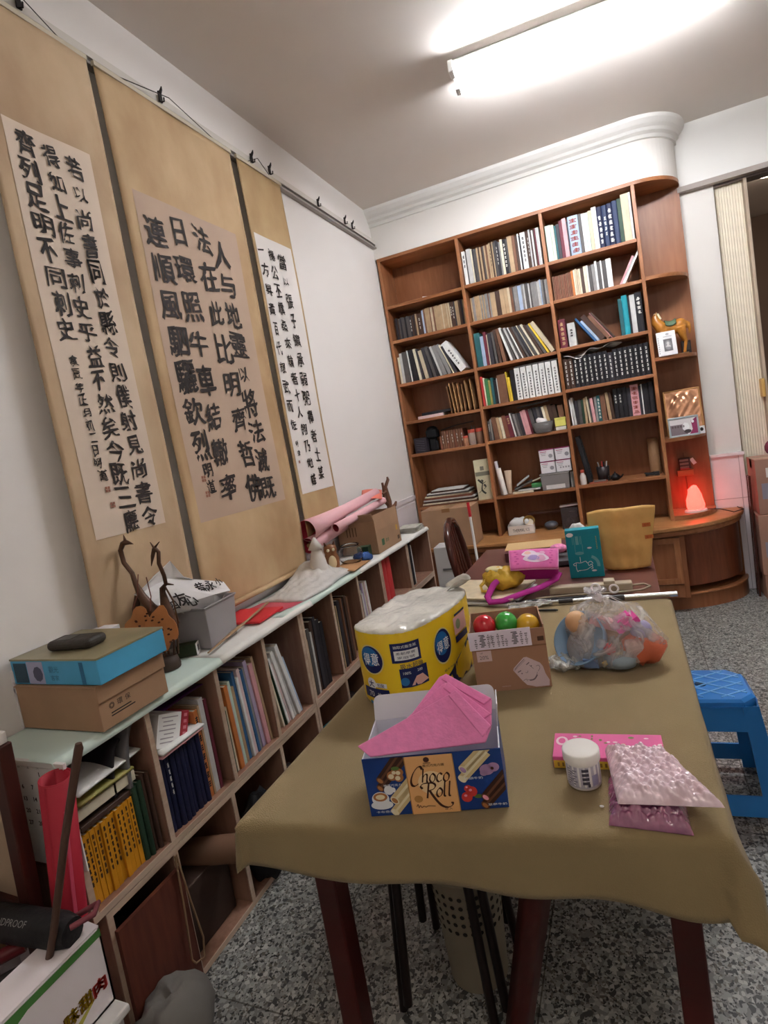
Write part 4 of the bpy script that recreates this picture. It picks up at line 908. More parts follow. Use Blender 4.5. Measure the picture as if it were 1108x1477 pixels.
o = slab('plastic_folder', 'purple plastic folder standing behind red and white notebook', 'folder', M('purple_folder', '#4d1d56', .35), (.2, .11), (.17, -2.735, .725), (0, -.1, 1.35), .004, .004)
# hanging calendar on the near end of the shelf
t = thing('wall_calendar', 'white month calendar hanging on the near end of the low shelf', 'calendar', (.165, DIV[0]-.006, .80))
MB().bx((-.155, -.003, -.255), (.155, 0, 0)).build('sheet', M('paper_white', '#f0efeb', .8), t)
MB().bx((-.157, -.006, -.01), (.157, .003, .004)).build('binding', M('binding_white', '#dedad5', .6), t, bevel=.001)
b = MB()
rows = [['', '', '', '', '', '', '1']]+[[str(2+7*j+i) for i in range(7)] for j in range(4)]
for j, rw in enumerate(rows):
    for i, s in enumerate(rw):
        if s: text(b, s, (-.132+i*.033, -.0036, -.028-j*.030-(.004 if j else 0)), (1, 0, 0), (0, 0, 1), .0105, bold=.05)
for i, s in enumerate('日一二三四五六'): text(b, s, (-.132+i*.033, -.0036, -.012), (1, 0, 0), (0, 0, 1), .007)
b.build('numbers', mInkB, t)
# paper sheets covering the top
mMint = M('mint_paper', '#cfe0d6', .8, noise=(4, .05)); mWhiteP = M('white_cover', '#e8e6e0', .8, noise=(4, .04)); mPinkP = M('pink_paper', '#d58f97', .8)
def cover(y0, y1, m, lab, dz=0, over=.009, sag=.011):
    b = MB()
    def f(u, v):
        y = y0+(y1-y0)*v; s = u*(.283+over+sag)
        x = .012+s; z = ZTOP+.0012+dz+.0008*math.sin(19*y+7*u)
        if x > .283+over: z -= (x-.283-over)*.9; x = .283+over+(x-.283-over)*.35
        return (x, y+.004*math.sin(5*u), z)
    b.grid(f, 24, 18)
    return solo(b, 'paper_cover', lab, 'paper', m, solid=.0009)
cover(-3.225, -2.60, mMint, 'mint green paper sheet covering the near end of the low shelf')
cover(-2.66, -2.10, mWhiteP, 'white paper sheet under the grey bin and red envelope', .0012)
cover(-2.30, -1.62, mMint, 'mint paper sheet under the crumpled plastic wrap', .0024, .008)
cover(-1.64, -.60, mWhiteP, 'pale paper sheet under the upright cardboard box', .0012)
ZP = ZTOP+.0045
# flat cardboard box with a blue box on it
mCard = M('cardboard', '#aa8769', .8, noise=(10, .07)); mCardE = M('cardboard_edge', '#9b7757', .8)
t = thing('cardboard_box', 'flat brown cardboard box under the blue box, near end of the shelf', 'cardboard box', (.165, -3.0, ZP+.0005), (0, 0, 0))
MB().bx((-.148, -.105, 0), (.142, .105, .112)).build('body', mCard, t, bevel=.002)
b = MB().bx((.142, -.106, .072), (.147, .106, .116)); b.bx((-.148, -.109, .112), (.142, .109, .115)); b.build('lid', mCard, t, bevel=.001)
b = MB()
for k, ch in enumerate('◎回字'): text(b, '◎環保'[k], (.1427, -.07+k*.024, .052), (0, 1, 0), (0, 0, 1), .015)
rect(b, (.1427, -.045, .034), (0, 1, 0), (0, 0, 1), .06, .003); rect(b, (.1427, -.04, .027), (0, 1, 0), (0, 0, 1), .072, .003)
b.build('print', mInkB, t)
zb = ZP+.118
t = thing('gift_box', 'blue gift box with gold top lying on the flat cardboard box', 'box', (.172, -2.995, zb), (0, 0, .0))
MB().bx((-.16, -.105, 0), (.155, .105, .062)).build('body', M('sky_blue', '#4fa6cf', .45, noise=(9, .1)), t, bevel=.002)
MB().bx((-.161, -.106, .062), (.156, .106, .067)).build('top', M('gold_film', '#958b6c', .3, .2, noise=(6, .25)), t, bevel=.001)
b = MB(); y = -.1054; mGift = [M('pic_lilac', '#a9a8c4', .5), M('pic_dark', '#2d4a5c', .5), M('pic_shadow', '#57566e', .5), M('pic_deep', '#2f6f97', .5)]
rect(b, (-.125, y, .03), (1, 0, 0), (0, 0, 1), .05, .052, 1); rect(b, (-.068, y, .031), (1, 0, 0), (0, 0, 1), .06, .058, 0); disc(b, (-.06, y-.0004, .028), (1, 0, 0), (0, 0, 1), .018, .02, 2, 9)
b.build('picture', mGift, t); b = MB()
text(b, '觀光', (-.0, y-.0003, .04), (1, 0, 0), (0, 0, 1), .017, 3); text(b, '客家', (.0, y-.0003, .018), (1, 0, 0), (0, 0, 1), .014, 3); rect(b, (.1, y, .03), (1, 0, 0), (0, 0, 1), .014, .056, 3)
b.build('lettering', mGift, t)
t = thing('eyeglass_case', 'dark rounded case lying on the blue gift box', 'case', (.165, -3.02, zb+.0675), (0, 0, .12))
b = MB().bx((-.07, -.033, 0), (.07, .033, .026)); b.build('body', M('dark_leather', '#37322d', .55, bump=(90, .15)), t, bevel=.012, seg=4)
b = MB().bx((-.045, -.02, .0262), (.0, .015, .0268)); b.build('panel', M('panel_dark', '#2a2724', .35), t)
t = thing('tea_cup_box', 'small white box behind the blue gift box', 'box', (.072, -2.862, ZP), (0, 0, .1))
MB().bx((-.035, -.018, 0), (.035, .022, .18)).build('body', mWB, t, bevel=.002)
# crane sculptures
mBr = M('old_bronze', '#5b4030', .4, .3, noise=(18, .2))
t = thing('crane_sculpture', 'slender bronze cranes with raised necks on a round base', 'sculpture', (.148, -2.745, ZP))
MB().lathe([(.05, 0), (.052, .012), (.045, .035), (.02, .04), (0, .04)], n=20, sy=.8).build('base', M('dark_stone', '#4a3b32', .6), t)
b = MB()
b.tube([(-.015, 0, .30), (-.028, 0, .33), (-.02, .01, .355), (.0, .0, .3), (.0, .0, .26)], .002, 6)
b = MB(); b.tube([(.02, -.0, .12), (.0, 0, .18), (-.03, -.005, .235), (-.045, -.005, .275), (-.05, -.005, .31), (-.075, -.005, .345), (-.078, -.005, .385), (-.062, -.005, .405), (-.05, -.005, .408)], [.022, .02, .013, .008, .007, .007, .0075, .0085, .009], 10)
b.tube([(-.05, -.005, .408), (-.035, -.005, .405), (-.02, -.005, .40)], [.009, .005, .001], 8); b.tube([(-.05, -.005, .41), (-.052, -.005, .432)], [.006, .001], 6)
b.tube([(-.05, 0, .245), (-.07, 0, .20), (-.085, 0, .14), (-.09, 0, .115)], [.012, .016, .01, .002], 8, flat=.4)
for s in (-.004, .01): b.tube([(.02, s, .13), (.012, s, .08), (.014, s, .035)], [.006, .003, .004], 6)
b.build('tall_crane', mBr, t)
b = MB(); b.tube([(.05, .02, .13), (.03, .02, .19), (.03, .02, .25), (.05, .02, .262), (.055, .015, .29), (.05, .01, .33), (.058, .01, .365), (.045, .01, .378)], [.018, .016, .007, .006, .006, .006, .006, .007], 10)
b.tube([(.045, .01, .378), (.034, .008, .355), (.022, .006, .325)], [.007, .006, .001], 8); b.tube([(.047, .01, .38), (.068, .012, .396)], [.004, .001], 6); b.tube([(.043, .01, .38), (.033, .01, .398)], [.004, .001], 6)
b.tube([(.055, .02, .262), (.08, .02, .258)], [.004, .0015], 6)
for s in (0, 1): b.tube([(.05, .015, .255), (.03+.04*s, .015, .21), (.028+.05*s, .01, .15), (.035+.03*s, .01, .1)], .0028, 6)
for s in (.014, .03): b.tube([(.045, s, .14), (.04, s, .08), (.03, s, .035)], [.006, .003, .004], 6)
b.build('small_crane', mBr, t)
# openwork leather tags in front of the cranes
mTan = M('tan_leather', '#b8743f', .6, noise=(14, .15))
def tagmb(seed):
    b = MB(); n = 28; pts = []
    for i in range(n):
        a = 2*PI*i/n; r = 1+.13*math.cos(4*a+seed)+.05*math.sin(7*a)
        pts.append((.042*r*math.cos(a), .062*r*math.sin(a)))
    b.prism(pts, 0, .003)
    return b
for i, (x, y, zz, rz, ry, lab) in enumerate([(.142, -2.80, .150, .35, .1, 'scalloped tan leather tag with cut holes, nearest of two by cranes'), (.222, -2.795, .146, .45, -.12, 'scalloped tan leather tag with red stitching, beside grey bin')]):
    t = thing('leather_tag', lab, 'tag', (x, y, ZP+zz), (PI/2-.15, ry, rz))
    tagmb(i*1.3).build('tag', mTan, t)
    b = MB(); rg = random.Random(i)
    for k in range(12): disc(b, (rg.uniform(-.028, .028), rg.uniform(-.045, .045), .0034), (1, 0, 0), (0, 1, 0), .0045, .003, 0, 8)
    b.build('holes', M('hole_dark', '#4a2a18', .8), t)
    MB().tube([(-.02, .06, .002), (-.012, .10, -.012), (-.02, .16, -.035)], .0016, 6).build('string', M('cord_brown', '#6b3a2c', .7), t)
t = thing('small_carton', 'small dark green carton with white barcode end beside grey bin', 'carton', (.165, -2.635, ZP), (0, 0, .5))
MB().bx((-.05, -.02, 0), (.012, .018, .038)).build('body', M('moss_green', '#39422c', .5), t, bevel=.001)
MB().bx((.012, -.02, 0), (.0145, .018, .038)).build('end_label', M('label_white', '#e2dedb', .7), t)
b = MB()
for k in range(6): b.bx((.0146, -.01+k*.0032, .01), (.0149, -.0085+k*.0032, .03))
b.build('barcode', mInkB, t)
# grey translucent bin with white paper bag
t = thing('plastic_bin', 'translucent grey plastic bin holding a white paper bag', 'bin', (.14, -2.53, ZP), (0, 0, .05))
b = MB(); w0, d0, hh = .072, .082, .145
def ringbin(k, z): return [(-w0*k, -d0*k, z), (w0*k, -d0*k, z), (w0*k, d0*k, z), (-w0*k, d0*k, z)]
lv = [ringbin(.86, 0), ringbin(1.0, hh-.01), ringbin(1.06, hh-.006), ringbin(1.07, hh), ringbin(1.0, hh), ringbin(.97, hh-.01), ringbin(.83, .004)]
vs = [p for l in lv for p in l]; fs = [(0, 3, 2, 1)]
for i in range(6):
    for j in range(4): fs.append((i*4+j, i*4+(j+1) % 4, (i+1)*4+(j+1) % 4, (i+1)*4+j))
fs.append((24, 25, 26, 27)); b.add(vs, fs)
b.build('body', M('bin_grey', '#b9b4b6', .3, trans=.25, ior=1.2), t, bevel=.004)
b = MB().bx((-.05, -.06, .005), (.05, .06, .075)); b.build('contents', M('bin_contents', '#7d7c7a', .7), t, bevel=.01)
t = thing('paper_bag', 'crumpled white paper bag with black brush lettering in grey bin', 'paper bag', (0, 0, 0))
mRice = M('rice_paper', '#f1eeec', .8, bump=(14, .25), transl=.2)
def sheet(rows, nm):
    b = MB(); k = len(rows[0])
    vs = [p for r_ in rows for p in r_]
    b.add(vs, [(j*k+i, j*k+i+1, (j+1)*k+i+1, (j+1)*k+i) for j in range(len(rows)-1) for i in range(k-1)])
    return b.build(nm, mRice, t, solid=.0015)
# back half with the raised corner, then the front half folded over towards the viewer
sheet([[(.135, -2.60, .93), (.12, -2.55, .935), (.11, -2.50, .94), (.09, -2.46, .94)],
       [(.10, -2.72, 1.01), (.09, -2.62, 1.01), (.085, -2.53, 1.0), (.085, -2.44, .985)],
       [(.11, -2.755, 1.05), (.105, -2.68, 1.085), (.10, -2.59, 1.06), (.09, -2.47, 1.01)],
       [(.115, -2.76, 1.056), (.118, -2.612, 1.118), (.115, -2.565, 1.05), (.10, -2.49, 1.015)]], 'back_sheet')
sheet([[(.10, -2.762, 1.052), (.10, -2.62, 1.06), (.095, -2.52, 1.03), (.09, -2.42, .992)],
       [(.14, -2.745, 1.02), (.15, -2.64, 1.03), (.15, -2.53, 1.0), (.145, -2.415, .985)],
       [(.165, -2.71, .985), (.18, -2.63, .98), (.185, -2.52, .97), (.175, -2.425, .955)],
       [(.15, -2.66, .955), (.165, -2.60, .945), (.17, -2.51, .935), (.155, -2.45, .935)]], 'front_sheet')
for grp_ in ((('昔', .152, -2.545, 1.005, .04), ('永', .153, -2.50, 1.0, .04), ('小', .152, -2.455, .998, .03), ('四', .165, -2.535, .985, .03)), (('友', .170, -2.655, 1.0, .05), ('心', .178, -2.625, .985, .045), ('四', .17, -2.69, .99, .03))):
    b = MB()
    for ch, x, y, zz, s_ in grp_: text(b, ch, (x+.006, y, zz), (.0, 1, -.1), (-.6, -.1, 1), s_, bold=.03)
    b.build('lettering', mInk, t)
# red envelopes and stick
for i, (x, y, zz, rz, w, d, lab, c) in enumerate([(.135, -2.30, .004, .05, .2, .17, 'large bright red envelope lying beside the grey bin', '#d8343a'), (.16, -2.17, .002, -.25, .2, .12, 'pinkish red envelope sticking out behind the bright one', '#c65563'), (.165, -2.12, .0005, -.1, .21, .15, 'pale pink paper sheet under the red envelopes', '#dca3ac')]):
    b = MB().box((0, 0, .004 if i == 0 else .0008), (w, d, .008 if i == 0 else .0015)); solo(b, 'envelope' if i < 2 else 'pink_sheet', lab, 'envelope' if i < 2 else 'paper', M('env%d' % i, c, .6), (x, y, ZP+zz), (0, 0, rz), bevel=.001)
b = MB().tube([(0, 0, 0), (-.03, .17, .008), (-.045, .27, .012), (-.09, .46, .016)], [.004, .009, .006, .007], 8, flat=.5)
solo(b, 'wooden_stick', 'thin peeled wooden stick lying across the red envelope', 'stick', M('pale_wood', '#a58667', .7), (.245, -2.66, ZP+.012))
# crumpled transparent wrap
b = MB()
def wrapf(u, v):
    y = -2.13+.53*v; x = .05+.232*u
    e = math.sin(PI*u)**.4*math.sin(PI*min(1, v*1.1))**.35 if 0 < u < 1 and v < .999 else 0
    return (x+.01*math.sin(9*v+5*u), y+.008*math.sin(7*u), ZP+.004+e*(.028+.05*(1-u)*v*v+.10*(1-u)**1.4*math.exp(-((v-.66)/.17)**2)+.007*wob(u*9, v*14, 1.2, 2)+.003*math.sin(31*v+17*u)))
b.grid(wrapf, 30, 40)
solo(b, 'plastic_wrap', 'sheet of crumpled translucent plastic wrap on the low shelf', 'plastic wrap', M('milk_film', '#e8e5e0', .22, trans=.15, spec=.6, bump=(25, .6)), solid=.001)
t = thing('paper_cone', 'small tiered white cone standing behind the plastic wrap', 'ornament', (.17, -1.80, ZP))
MB().lathe([(.05, 0), (.036, .10), (.024, .138), (.02, .145), (.036, .150), (.005, .203), (0, .205)], n=24).build('cone', M('cone_white', '#dcd6cf', .6), t)
for i, (x, y, s, lab, c) in enumerate([(.11, -1.70, 1.0, 'pale brown pottery owl beside the white cone', '#b09275'), (.165, -1.665, 1.1, 'dark brown and cream pottery owl beside the glass bowl', '#8a5c3c')]):
    t = thing('owl_figurine', lab, 'figurine', (x, y, ZP), (0, 0, .6))
    MB().lathe([(.024*s, 0), (.032*s, .03*s), (.034*s, .06*s), (.026*s, .085*s), (.03*s, .10*s), (.026*s, .12*s), (0, .128*s)], n=20, sy=.85).build('body', M('owl%d' % i, c, .35, noise=(20, .25)), t)
    b = MB()
    for q in (-1, 1): b.tube([(.016*q*s, 0, .115*s), (.022*q*s, 0, .138*s)], [.009*s, .002], 8)
    b.build('ears', M('owl_dark', '#5d3722', .4), t)
    b = MB(); b.ball((.012*s, -.024*s, .104*s), .007*s).ball((-.012*s, -.024*s, .104*s), .007*s); b.build('eyes', M('owl_eye', '#d8cba8', .3), t)
    MB().ball((0, -.027*s, .05*s), (.018*s, .008*s, .03*s)).build('breast', M('owl_cream', '#d9c49c', .4), t)
t = thing('glass_bowl', 'round clear glass bowl in front of the cardboard box', 'bowl', (.20, -1.53, ZP))
MB().lathe([(.03, 0), (.05, .012), (.064, .04), (.06, .075), (.045, .095), (.05, .103), (.047, .103), (.042, .095), (.057, .075), (.061, .04), (.048, .015), (0, .006)], n=32).build('bowl', M('glass', '#f4f6f5', .03, trans=1.0, ior=1.45, spec=.5), t)
solo(MB().box((0, 0, .03), (.06, .05, .06)).box((0, 0, .061), (.062, .052, .004), 1), 'green_tin', 'small dark green box against the upright cardboard box', 'box', [M('tin_green', '#27412c', .4), M('tin_lid', '#35553b', .4)], (.215, -1.40, ZP), (0, 0, .1), bevel=.002)
b = MB(); b.ball((0, 0, .02), (.05, .04, .026), 0, 20); b.v = [(x+.012*wob(y*40, z_*40, 1, 1), y+.01*wob(x*40, z_*40, 1, 3), max(0, z_+.012*wob(x*45, y*45, 1, 5))) for x, y, z_ in b.v]
solo(b, 'blue_wrapper', 'crumpled glossy blue wrapper at the shelf edge', 'wrapper', M('blue_foil', '#3e63a8', .2, .2, noise=(15, .4), spec=.7), (.235, -1.47, ZP))
slab('brown_paper', 'torn brown wrapping paper hanging over the shelf edge', 'paper', mKraft, (.13, .24), (.225, -1.60, ZP+.008), (0, .03, .1), .006, .0015)
# pink paper rolls, cardboard box and carved wood
mPinkR = M('pink_roll', '#f0bcc2', .7); mPinkD = M('pink_inside', '#c03a4c', .7)
def roll(loc, L_, r, rot, lab, flare=1.0, m=None):
    t = thing('paper_roll', lab, 'paper roll', loc, rot, 'pink paper rolls on the low shelf')
    MB().lathe([(r*flare, 0), (r*(1+flare)/2, L_*.2), (r, L_*.5), (r*.9, L_)], n=22, caps=False).build('outside', m or mPinkR, t, solid=.0008)
    MB().lathe([(r*flare*.97, .0005), (r*.93*(1+flare)/2, L_*.2), (r*.92, L_*.5), (r*.84, L_*.999)], n=22, caps=False).build('inside', mPinkD, t)
    return t
def aim(p, q):
    d = Vector(q)-Vector(p); return tuple(d.to_track_quat('Z', 'Y').to_euler()), d.length
for p, q, r, fl, lab in (((.075, -1.70, 1.03), (.15, -1.0, 1.105), .031, 1.75, 'upper pink paper roll with flared end resting on the cardboard box'), ((.15, -1.555, 1.005), (.19, -1.0, 1.055), .022, 1.05, 'slim pink paper roll with dark red opening, in front of the flared one'), ((.068, -1.70, .955), (.08, -1.30, .985), .034, 1.15, 'lower pink paper roll under the flared one')):
    e, l = aim(p, q); roll(p, l, r, e, lab, fl)
slab('pink_sheet', 'folded salmon paper sticking out between pink rolls and carved wood', 'paper', M('salmon_paper', '#e07a68', .7), (.12, .16), (.14, -1.04, 1.10), (.3, .1, .4), .008, .0015)
t = thing('cardboard_box', 'upright open cardboard box with raised flap and green print', 'cardboard box', (.15, -1.17, ZP), (0, 0, 0))
w, d, h = .115, .165, .20
b = MB()
for a, c in (((-w, -d, 0), (w, -d+.004, h-.02)), ((-w, d-.004, 0), (w, d, h)), ((-w, -d, 0), (-w+.004, d, h)), ((w-.004, -d, 0), (w, d, .12)), ((-w, -d, 0), (w, d, .004))): b.bx(a, c)
b.build('body', mCard, t, bevel=.001)
b = MB().bx((0, -d, 0), (.004, d, .09)); f = b.build('flap', mCard, t, bevel=.001); f.location = (w-.004, 0, .12); f.rotation_euler = (0, -.04, 0)
b = MB().bx((-w, -.004, 0), (w, 0, .05)); f = b.build('flap', mCard, t, bevel=.001); f.location = (0, -d+.004, h-.02); f.rotation_euler = (.5, 0, 0)
b = MB(); rect(b, (w+.0008, -.09, .05), (0, 1, 0), (0, 0, 1), .035, .035, 0); text(b, '山', (w+.0012, -.09, .05), (0, 1, 0), (0, 0, 1), .022, 1); text(b, '農會', (w+.0008, -.03, .05), (0, 1, 0), (0, 0, 1), .022, 0)
rect(b, (w+.0008, .12, .09), (0, 1, 0), (0, 0, 1), .025, .03, 2); rect(b, (w+.0008, .13, .03), (0, 1, 0), (0, 0, 1), .03, .022, 1)
b.build('print', [M('print_green', '#3f6b4a', .7), M('print_umber', '#5c4630', .7), M('print_ochre', '#c79a3c', .7)], t)
b = MB().bx((-.1, -.0005, .05), (.1, -.0001, .1)); bb = MB()
text(bb, '||||', (-.03, -d-.0008, .13), (1, 0, 0), (0, 0, 1), .05, 0, .06); bb.build('stamp', M('print_umber', '#5c4630', .7), t)
t = thing('carved_wood', 'dark carved wooden stand with branching arms behind cardboard box', 'carving', (.085, -.70, ZP), (0, 0, .15))
mCv = M('carved_brown', '#6f4a36', .5, noise=(20, .2))
MB().bx((-.03, -.05, 0), (.03, .05, .02)).build('foot', mCv, t, bevel=.004)
MB().tube([(0, 0, .015), (.0, .0, .1), (.005, .01, .2), (.0, .0, .3), (.02, .02, .345), (.015, .03, .36)], [.02, .016, .018, .012, .010, .006], 10).build('post', mCv, t)
MB().tube([(0, 0, .18), (-.01, -.05, .22), (-.0, -.055, .30), (-.0, -.06, .335)], [.012, .01, .009, .008], 8).build('branch', mCv, t)
MB().tube([(-.0, -.10, .27), (0, -.04, .272), (0, .01, .275)], .006, 8).build('bar', mCv, t)
MB().tube([(.0, .0, .15), (.02, .09, .165), (.02, .13, .18)], [.014, .012, .008], 8).build('arm', mCv, t)
b = MB().ball((0, 0, 0), (.03, .04, .02), 0, 14); b.v = [(x+.008*wob(y*60, z_*60), y, z_+.008*wob(x*50, y*50)) for x, y, z_ in b.v]
solo(b, 'tissue_ball', 'crumpled white tissue beside the carved stand', 'tissue', M('tissue_white', '#e6dedd', .9), (.13, -.985, 1.085))
for k in range(4):
    slab('newspaper', ['lowest', 'second', 'third', 'topmost'][k]+' folded newspaper at the far end of the low shelf', 'newspaper', M('newsprint', '#b7b2a9', .85, noise=(30, .25)), (.13, .17), (.215, -.72, ZP+.004+.0085*k), (0, 0, .06*(k-1.5)), .0015, .004, 'newspapers at the far end')
# ------------------------------------------------------------------ dining table, cloth, second table, seats
TX0, TX1, TYF = .765, 1.615, -1.95
def yfront(x): return -3.195+(x-.76)*.11
ZT_ = .70
mLeg = M('red_lacquer', '#46100d', .4, coat=.2, noise=(9, .15))
tb = thing('dining_table', 'long dining table with dark red square legs under the olive cloth', 'table', (1.19, -2.5, 0))
def tl(x, y): return (x-1.19, y+2.5)
pts = [tl(TX0+.01, TYF-.01), tl(TX1-.01, TYF-.01), tl(TX1-.01, yfront(TX1)+.012), tl(TX0+.01, yfront(TX0)+.012)]
MB().prism(pts, .668, .694).build('tabletop', mLeg, tb, bevel=.003)
pa = [tl(.80, -2.0), tl(1.575, -2.0), tl(1.575, -3.03), tl(.80, -3.10)]
b = MB()
for i in range(4):
    p, q = Vector(pa[i]), Vector(pa[(i+1) % 4]); d = (q-p).normalized(); n = Vector((-d.y, d.x))*.01
    b.prism([tuple(p+n), tuple(q+n), tuple(q-n), tuple(p-n)], .60, .668)
b.build('apron', mLeg, tb)
for (x, y) in ((.815, -3.02), (1.545, -2.985), (.815, -2.03), (1.497, -2.03)):
    X, Y = tl(x, y); MB().box((X, Y, .335), (.052, .052, .668)).build('leg', mLeg, tb, bevel=.004)
b = MB(); X, Y = tl(1.285, -2.94); b.tube([(X+.03, Y, .62), (X-.125, Y+.03, .0)], [.035, .03], 4, flat=1.0); b.build('brace_leg', mLeg, tb)

mCloth = M('olive_cloth', '#927f5c', .95, noise=(5, .06), bump=(420, .25), spec=.15, sheen=.15)
def cloth(u, v):
    # flat coordinates: u across (left hang .. right hang), v from far edge to the front hem
    hl, hf = .085, .098
    hr = .022+.085*max(0, (v-.45)/.55)**2.2
    x = TX0-hl+(TX1+hr-TX0+hl)*u
    yf = yfront(min(max(x, TX0), TX1)); hf = .096+.03*max(0, (x-TX0)/(TX1-TX0))+.004*math.sin(x*21)
    y = TYF+(yf-hf-TYF)*v
    exl = max(0, TX0-x); exr = max(0, x-TX1); ey = max(0, yf-y)
    ex = exl+exr; sx = -1 if exl > 0 else 1
    e = math.hypot(ex, ey) if exr > 0 else max(ex, ey)+.12*min(ex, ey)
    px, py = min(max(x, TX0), TX1), max(y, yf)
    z = ZT_
    if e > 0:
        dx, dy = sx*ex/e, -ey/e
        r = .016; a = e/r
        out, down = (r*math.sin(a), r*(1-math.cos(a))) if a < PI/2 else (r, r+e-r*PI/2)
        hang = max(0, down-r)
        out += hang*(.10+.06*math.sin(px*13+1)+(.12 if ex > 0 and ey > 0 else 0))+.10*hang*math.sin(px*23)*math.sin(py*19+.5)
        if exr > 0: out += .20*hang+.05*hang*math.sin(y*38)
        px += dx*out; py += dy*out; z -= down
    else:
        z += .0012*wob(x*5, y*4, 1, 3)
    return (px, py, z)
b = MB(); b.grid(cloth, 90, 120)
solo(b, 'tablecloth', 'olive brown cloth draped over the long dining table', 'tablecloth', mCloth, solid=-.0018)
b = MB()
hem = [Vector(cloth(i/80, 1)) for i in range(81)]
# second table beyond
mRB = M('red_brown_top', '#6e4640', .35, noise=(6, .12), coat=.2)
t = thing('side_table', 'second table with a reddish brown top beyond the long table', 'table', (1.17, -1.45, 0))
MB().bx((-.42, -.49, .67), (.43, .50, .695)).build('tabletop', mRB, t, bevel=.003)
b = MB(); b.bx((-.36, -.42, .61), (.37, .20, .67)); b.build('apron', mLeg, t)
for x in (-.37, .38):
    for y in (-.31, .20): MB().box((x, y, .335), (.05, .05, .67)).build('leg', mLeg, t, bevel=.003)

# wooden chair by the second table
mDk = M('dark_walnut', '#4a231a', .25, coat=.4, noise=(6, .2))
t = thing('wooden_chair', 'glossy dark wooden chair with arched slatted back beside the second table', 'chair', (.63, -.98, 0), (0, 0, .12))
arch = [(0, -.19, .46), (-.02, -.20, .60), (-.04, -.195, .72), (-.055, -.16, .82), (-.06, -.09, .875), (-.062, 0, .89), (-.06, .09, .875), (-.055, .16, .82), (-.04, .195, .72), (-.02, .20, .60), (0, .19, .46)]
MB().tube(arch, .02, 12).build('back_frame', mDk, t)
for yy in (-.11, -.037, .037, .11):
    MB().tube([(0, yy, .46), (-.03, yy*.95, .62), (-.05, yy*.8, .76), (-.06, yy*.65, .87)], [.013, .016, .016, .012], 10, flat=.55).build('slat', mDk, t)
MB().prism([(-.02, -.2), (.3, -.21), (.38, -.15), (.40, 0), (.38, .15), (.3, .21), (-.02, .2)], .43, .462).build('seat', mDk, t, bevel=.008)
MB().prism([(.0, -.17), (.29, -.18), (.35, -.12), (.365, 0), (.35, .12), (.29, .18), (.0, .17)], .462, .485).build('cushion', M('grey_cushion', '#6f625a', .9), t, bevel=.01)
for x in (.02, .33):
    for y in (-.165, .165): MB().tube([(x, y, .43), (x+(.02 if x > .2 else -.03), y*1.08, .0)], [.019, .015], 10).build('leg', mDk, t)
for y in (-.17, .17): MB().tube([(.0, y, .2), (.34, y, .2)], .01, 8).build('stretcher', mDk, t)

# blue plastic stool
mBlue = M('blue_plastic', '#2479c6', .3, spec=.5)
t = thing('plastic_stool', 'blue plastic step stool with lattice pattern on its seat', 'stool', (1.705, -1.975, 0), (0, 0, .05))
HS = .40; tw, td, bw, bd = .125, .115, .175, .165
b = MB()
def oct_(w, d, z, c=.03): return [(-w+c, -d, z), (w-c, -d, z), (w, -d+c, z), (w, d-c, z), (w-c, d, z), (-w+c, d, z), (-w, d-c, z), (-w, -d+c, z)]
l0, l1, l2, l3 = oct_(tw-.008, td-.008, HS, .04), oct_(tw, td, HS-.008, .04), oct_(tw+.003, td+.003, HS-.03, .04), oct_(tw-.02, td-.02, HS-.03)
vs = l0+l1+l2; fs = [tuple(range(8))]
for i in range(2):
    for j in range(8): fs.append((i*8+j, i*8+(j+1) % 8, (i+1)*8+(j+1) % 8, (i+1)*8+j))
b.add(vs, fs); b.build('seat', mBlue, t)
b = MB()
for k in range(-4, 5):
    for sgn in (1, -1):
        # diagonal raised ribs clipped to the seat rectangle
        pl = []
        for i in range(41):
            x = -tw+.02+(2*tw-.04)*i/40; y = sgn*.62*x+k*.055
            if abs(y) < td-.02: pl.append((x, y, HS+.0005))
        if len(pl) > 2: b.tube([pl[0], pl[-1]], .003, 6)
b.build('lattice', M('blue_ribs', '#79b4e6', .35), t)
MB().lathe([(.018, -.002), (.018, .0012), (0, .0012)], n=20).build('finger_hole', M('blue_hole', '#12304f', .6), t).location = (-.02, 0, HS)
def side(name, axis, sgn, bars):
    """sloping side panel with a window"""
    b = MB()
    def P_(s, z):   # s in -1..1 across, z height
        f = (HS-.02-z)/(HS-.02); w = tw+(bw-tw)*f; d = td+(bd-td)*f
        return (s*w, sgn*d, z) if axis == 'x' else (sgn*w, s*d, z)
    def strip(s0, s1, z0, z1, n=6):
        vs = []; 
        for i in range(n+1):
            z = z0+(z1-z0)*i/n
            vs += [P_(s0, z), P_(s1, z)]
        b.add(vs, [(2*i, 2*i+1, 2*i+3, 2*i+2) for i in range(n)])
    strip(-1, -.62, 0, HS-.02); strip(.62, 1, 0, HS-.02); strip(-.62, .62, HS-.10, HS-.02); strip(-.62, .62, .035, .10)
    if bars: strip(-.62, .62, .165, .20); strip(-.62, .62, .235, .262)
    return b.build(name, mBlue, t, solid=.006 if sgn*(1 if axis == 'x' else -1) < 0 else -.006)
side('front_panel', 'x', -1, False); side('back_panel', 'x', 1, True); side('side_panel', 'y', -1, False); side('side_panel', 'y', 1, False)

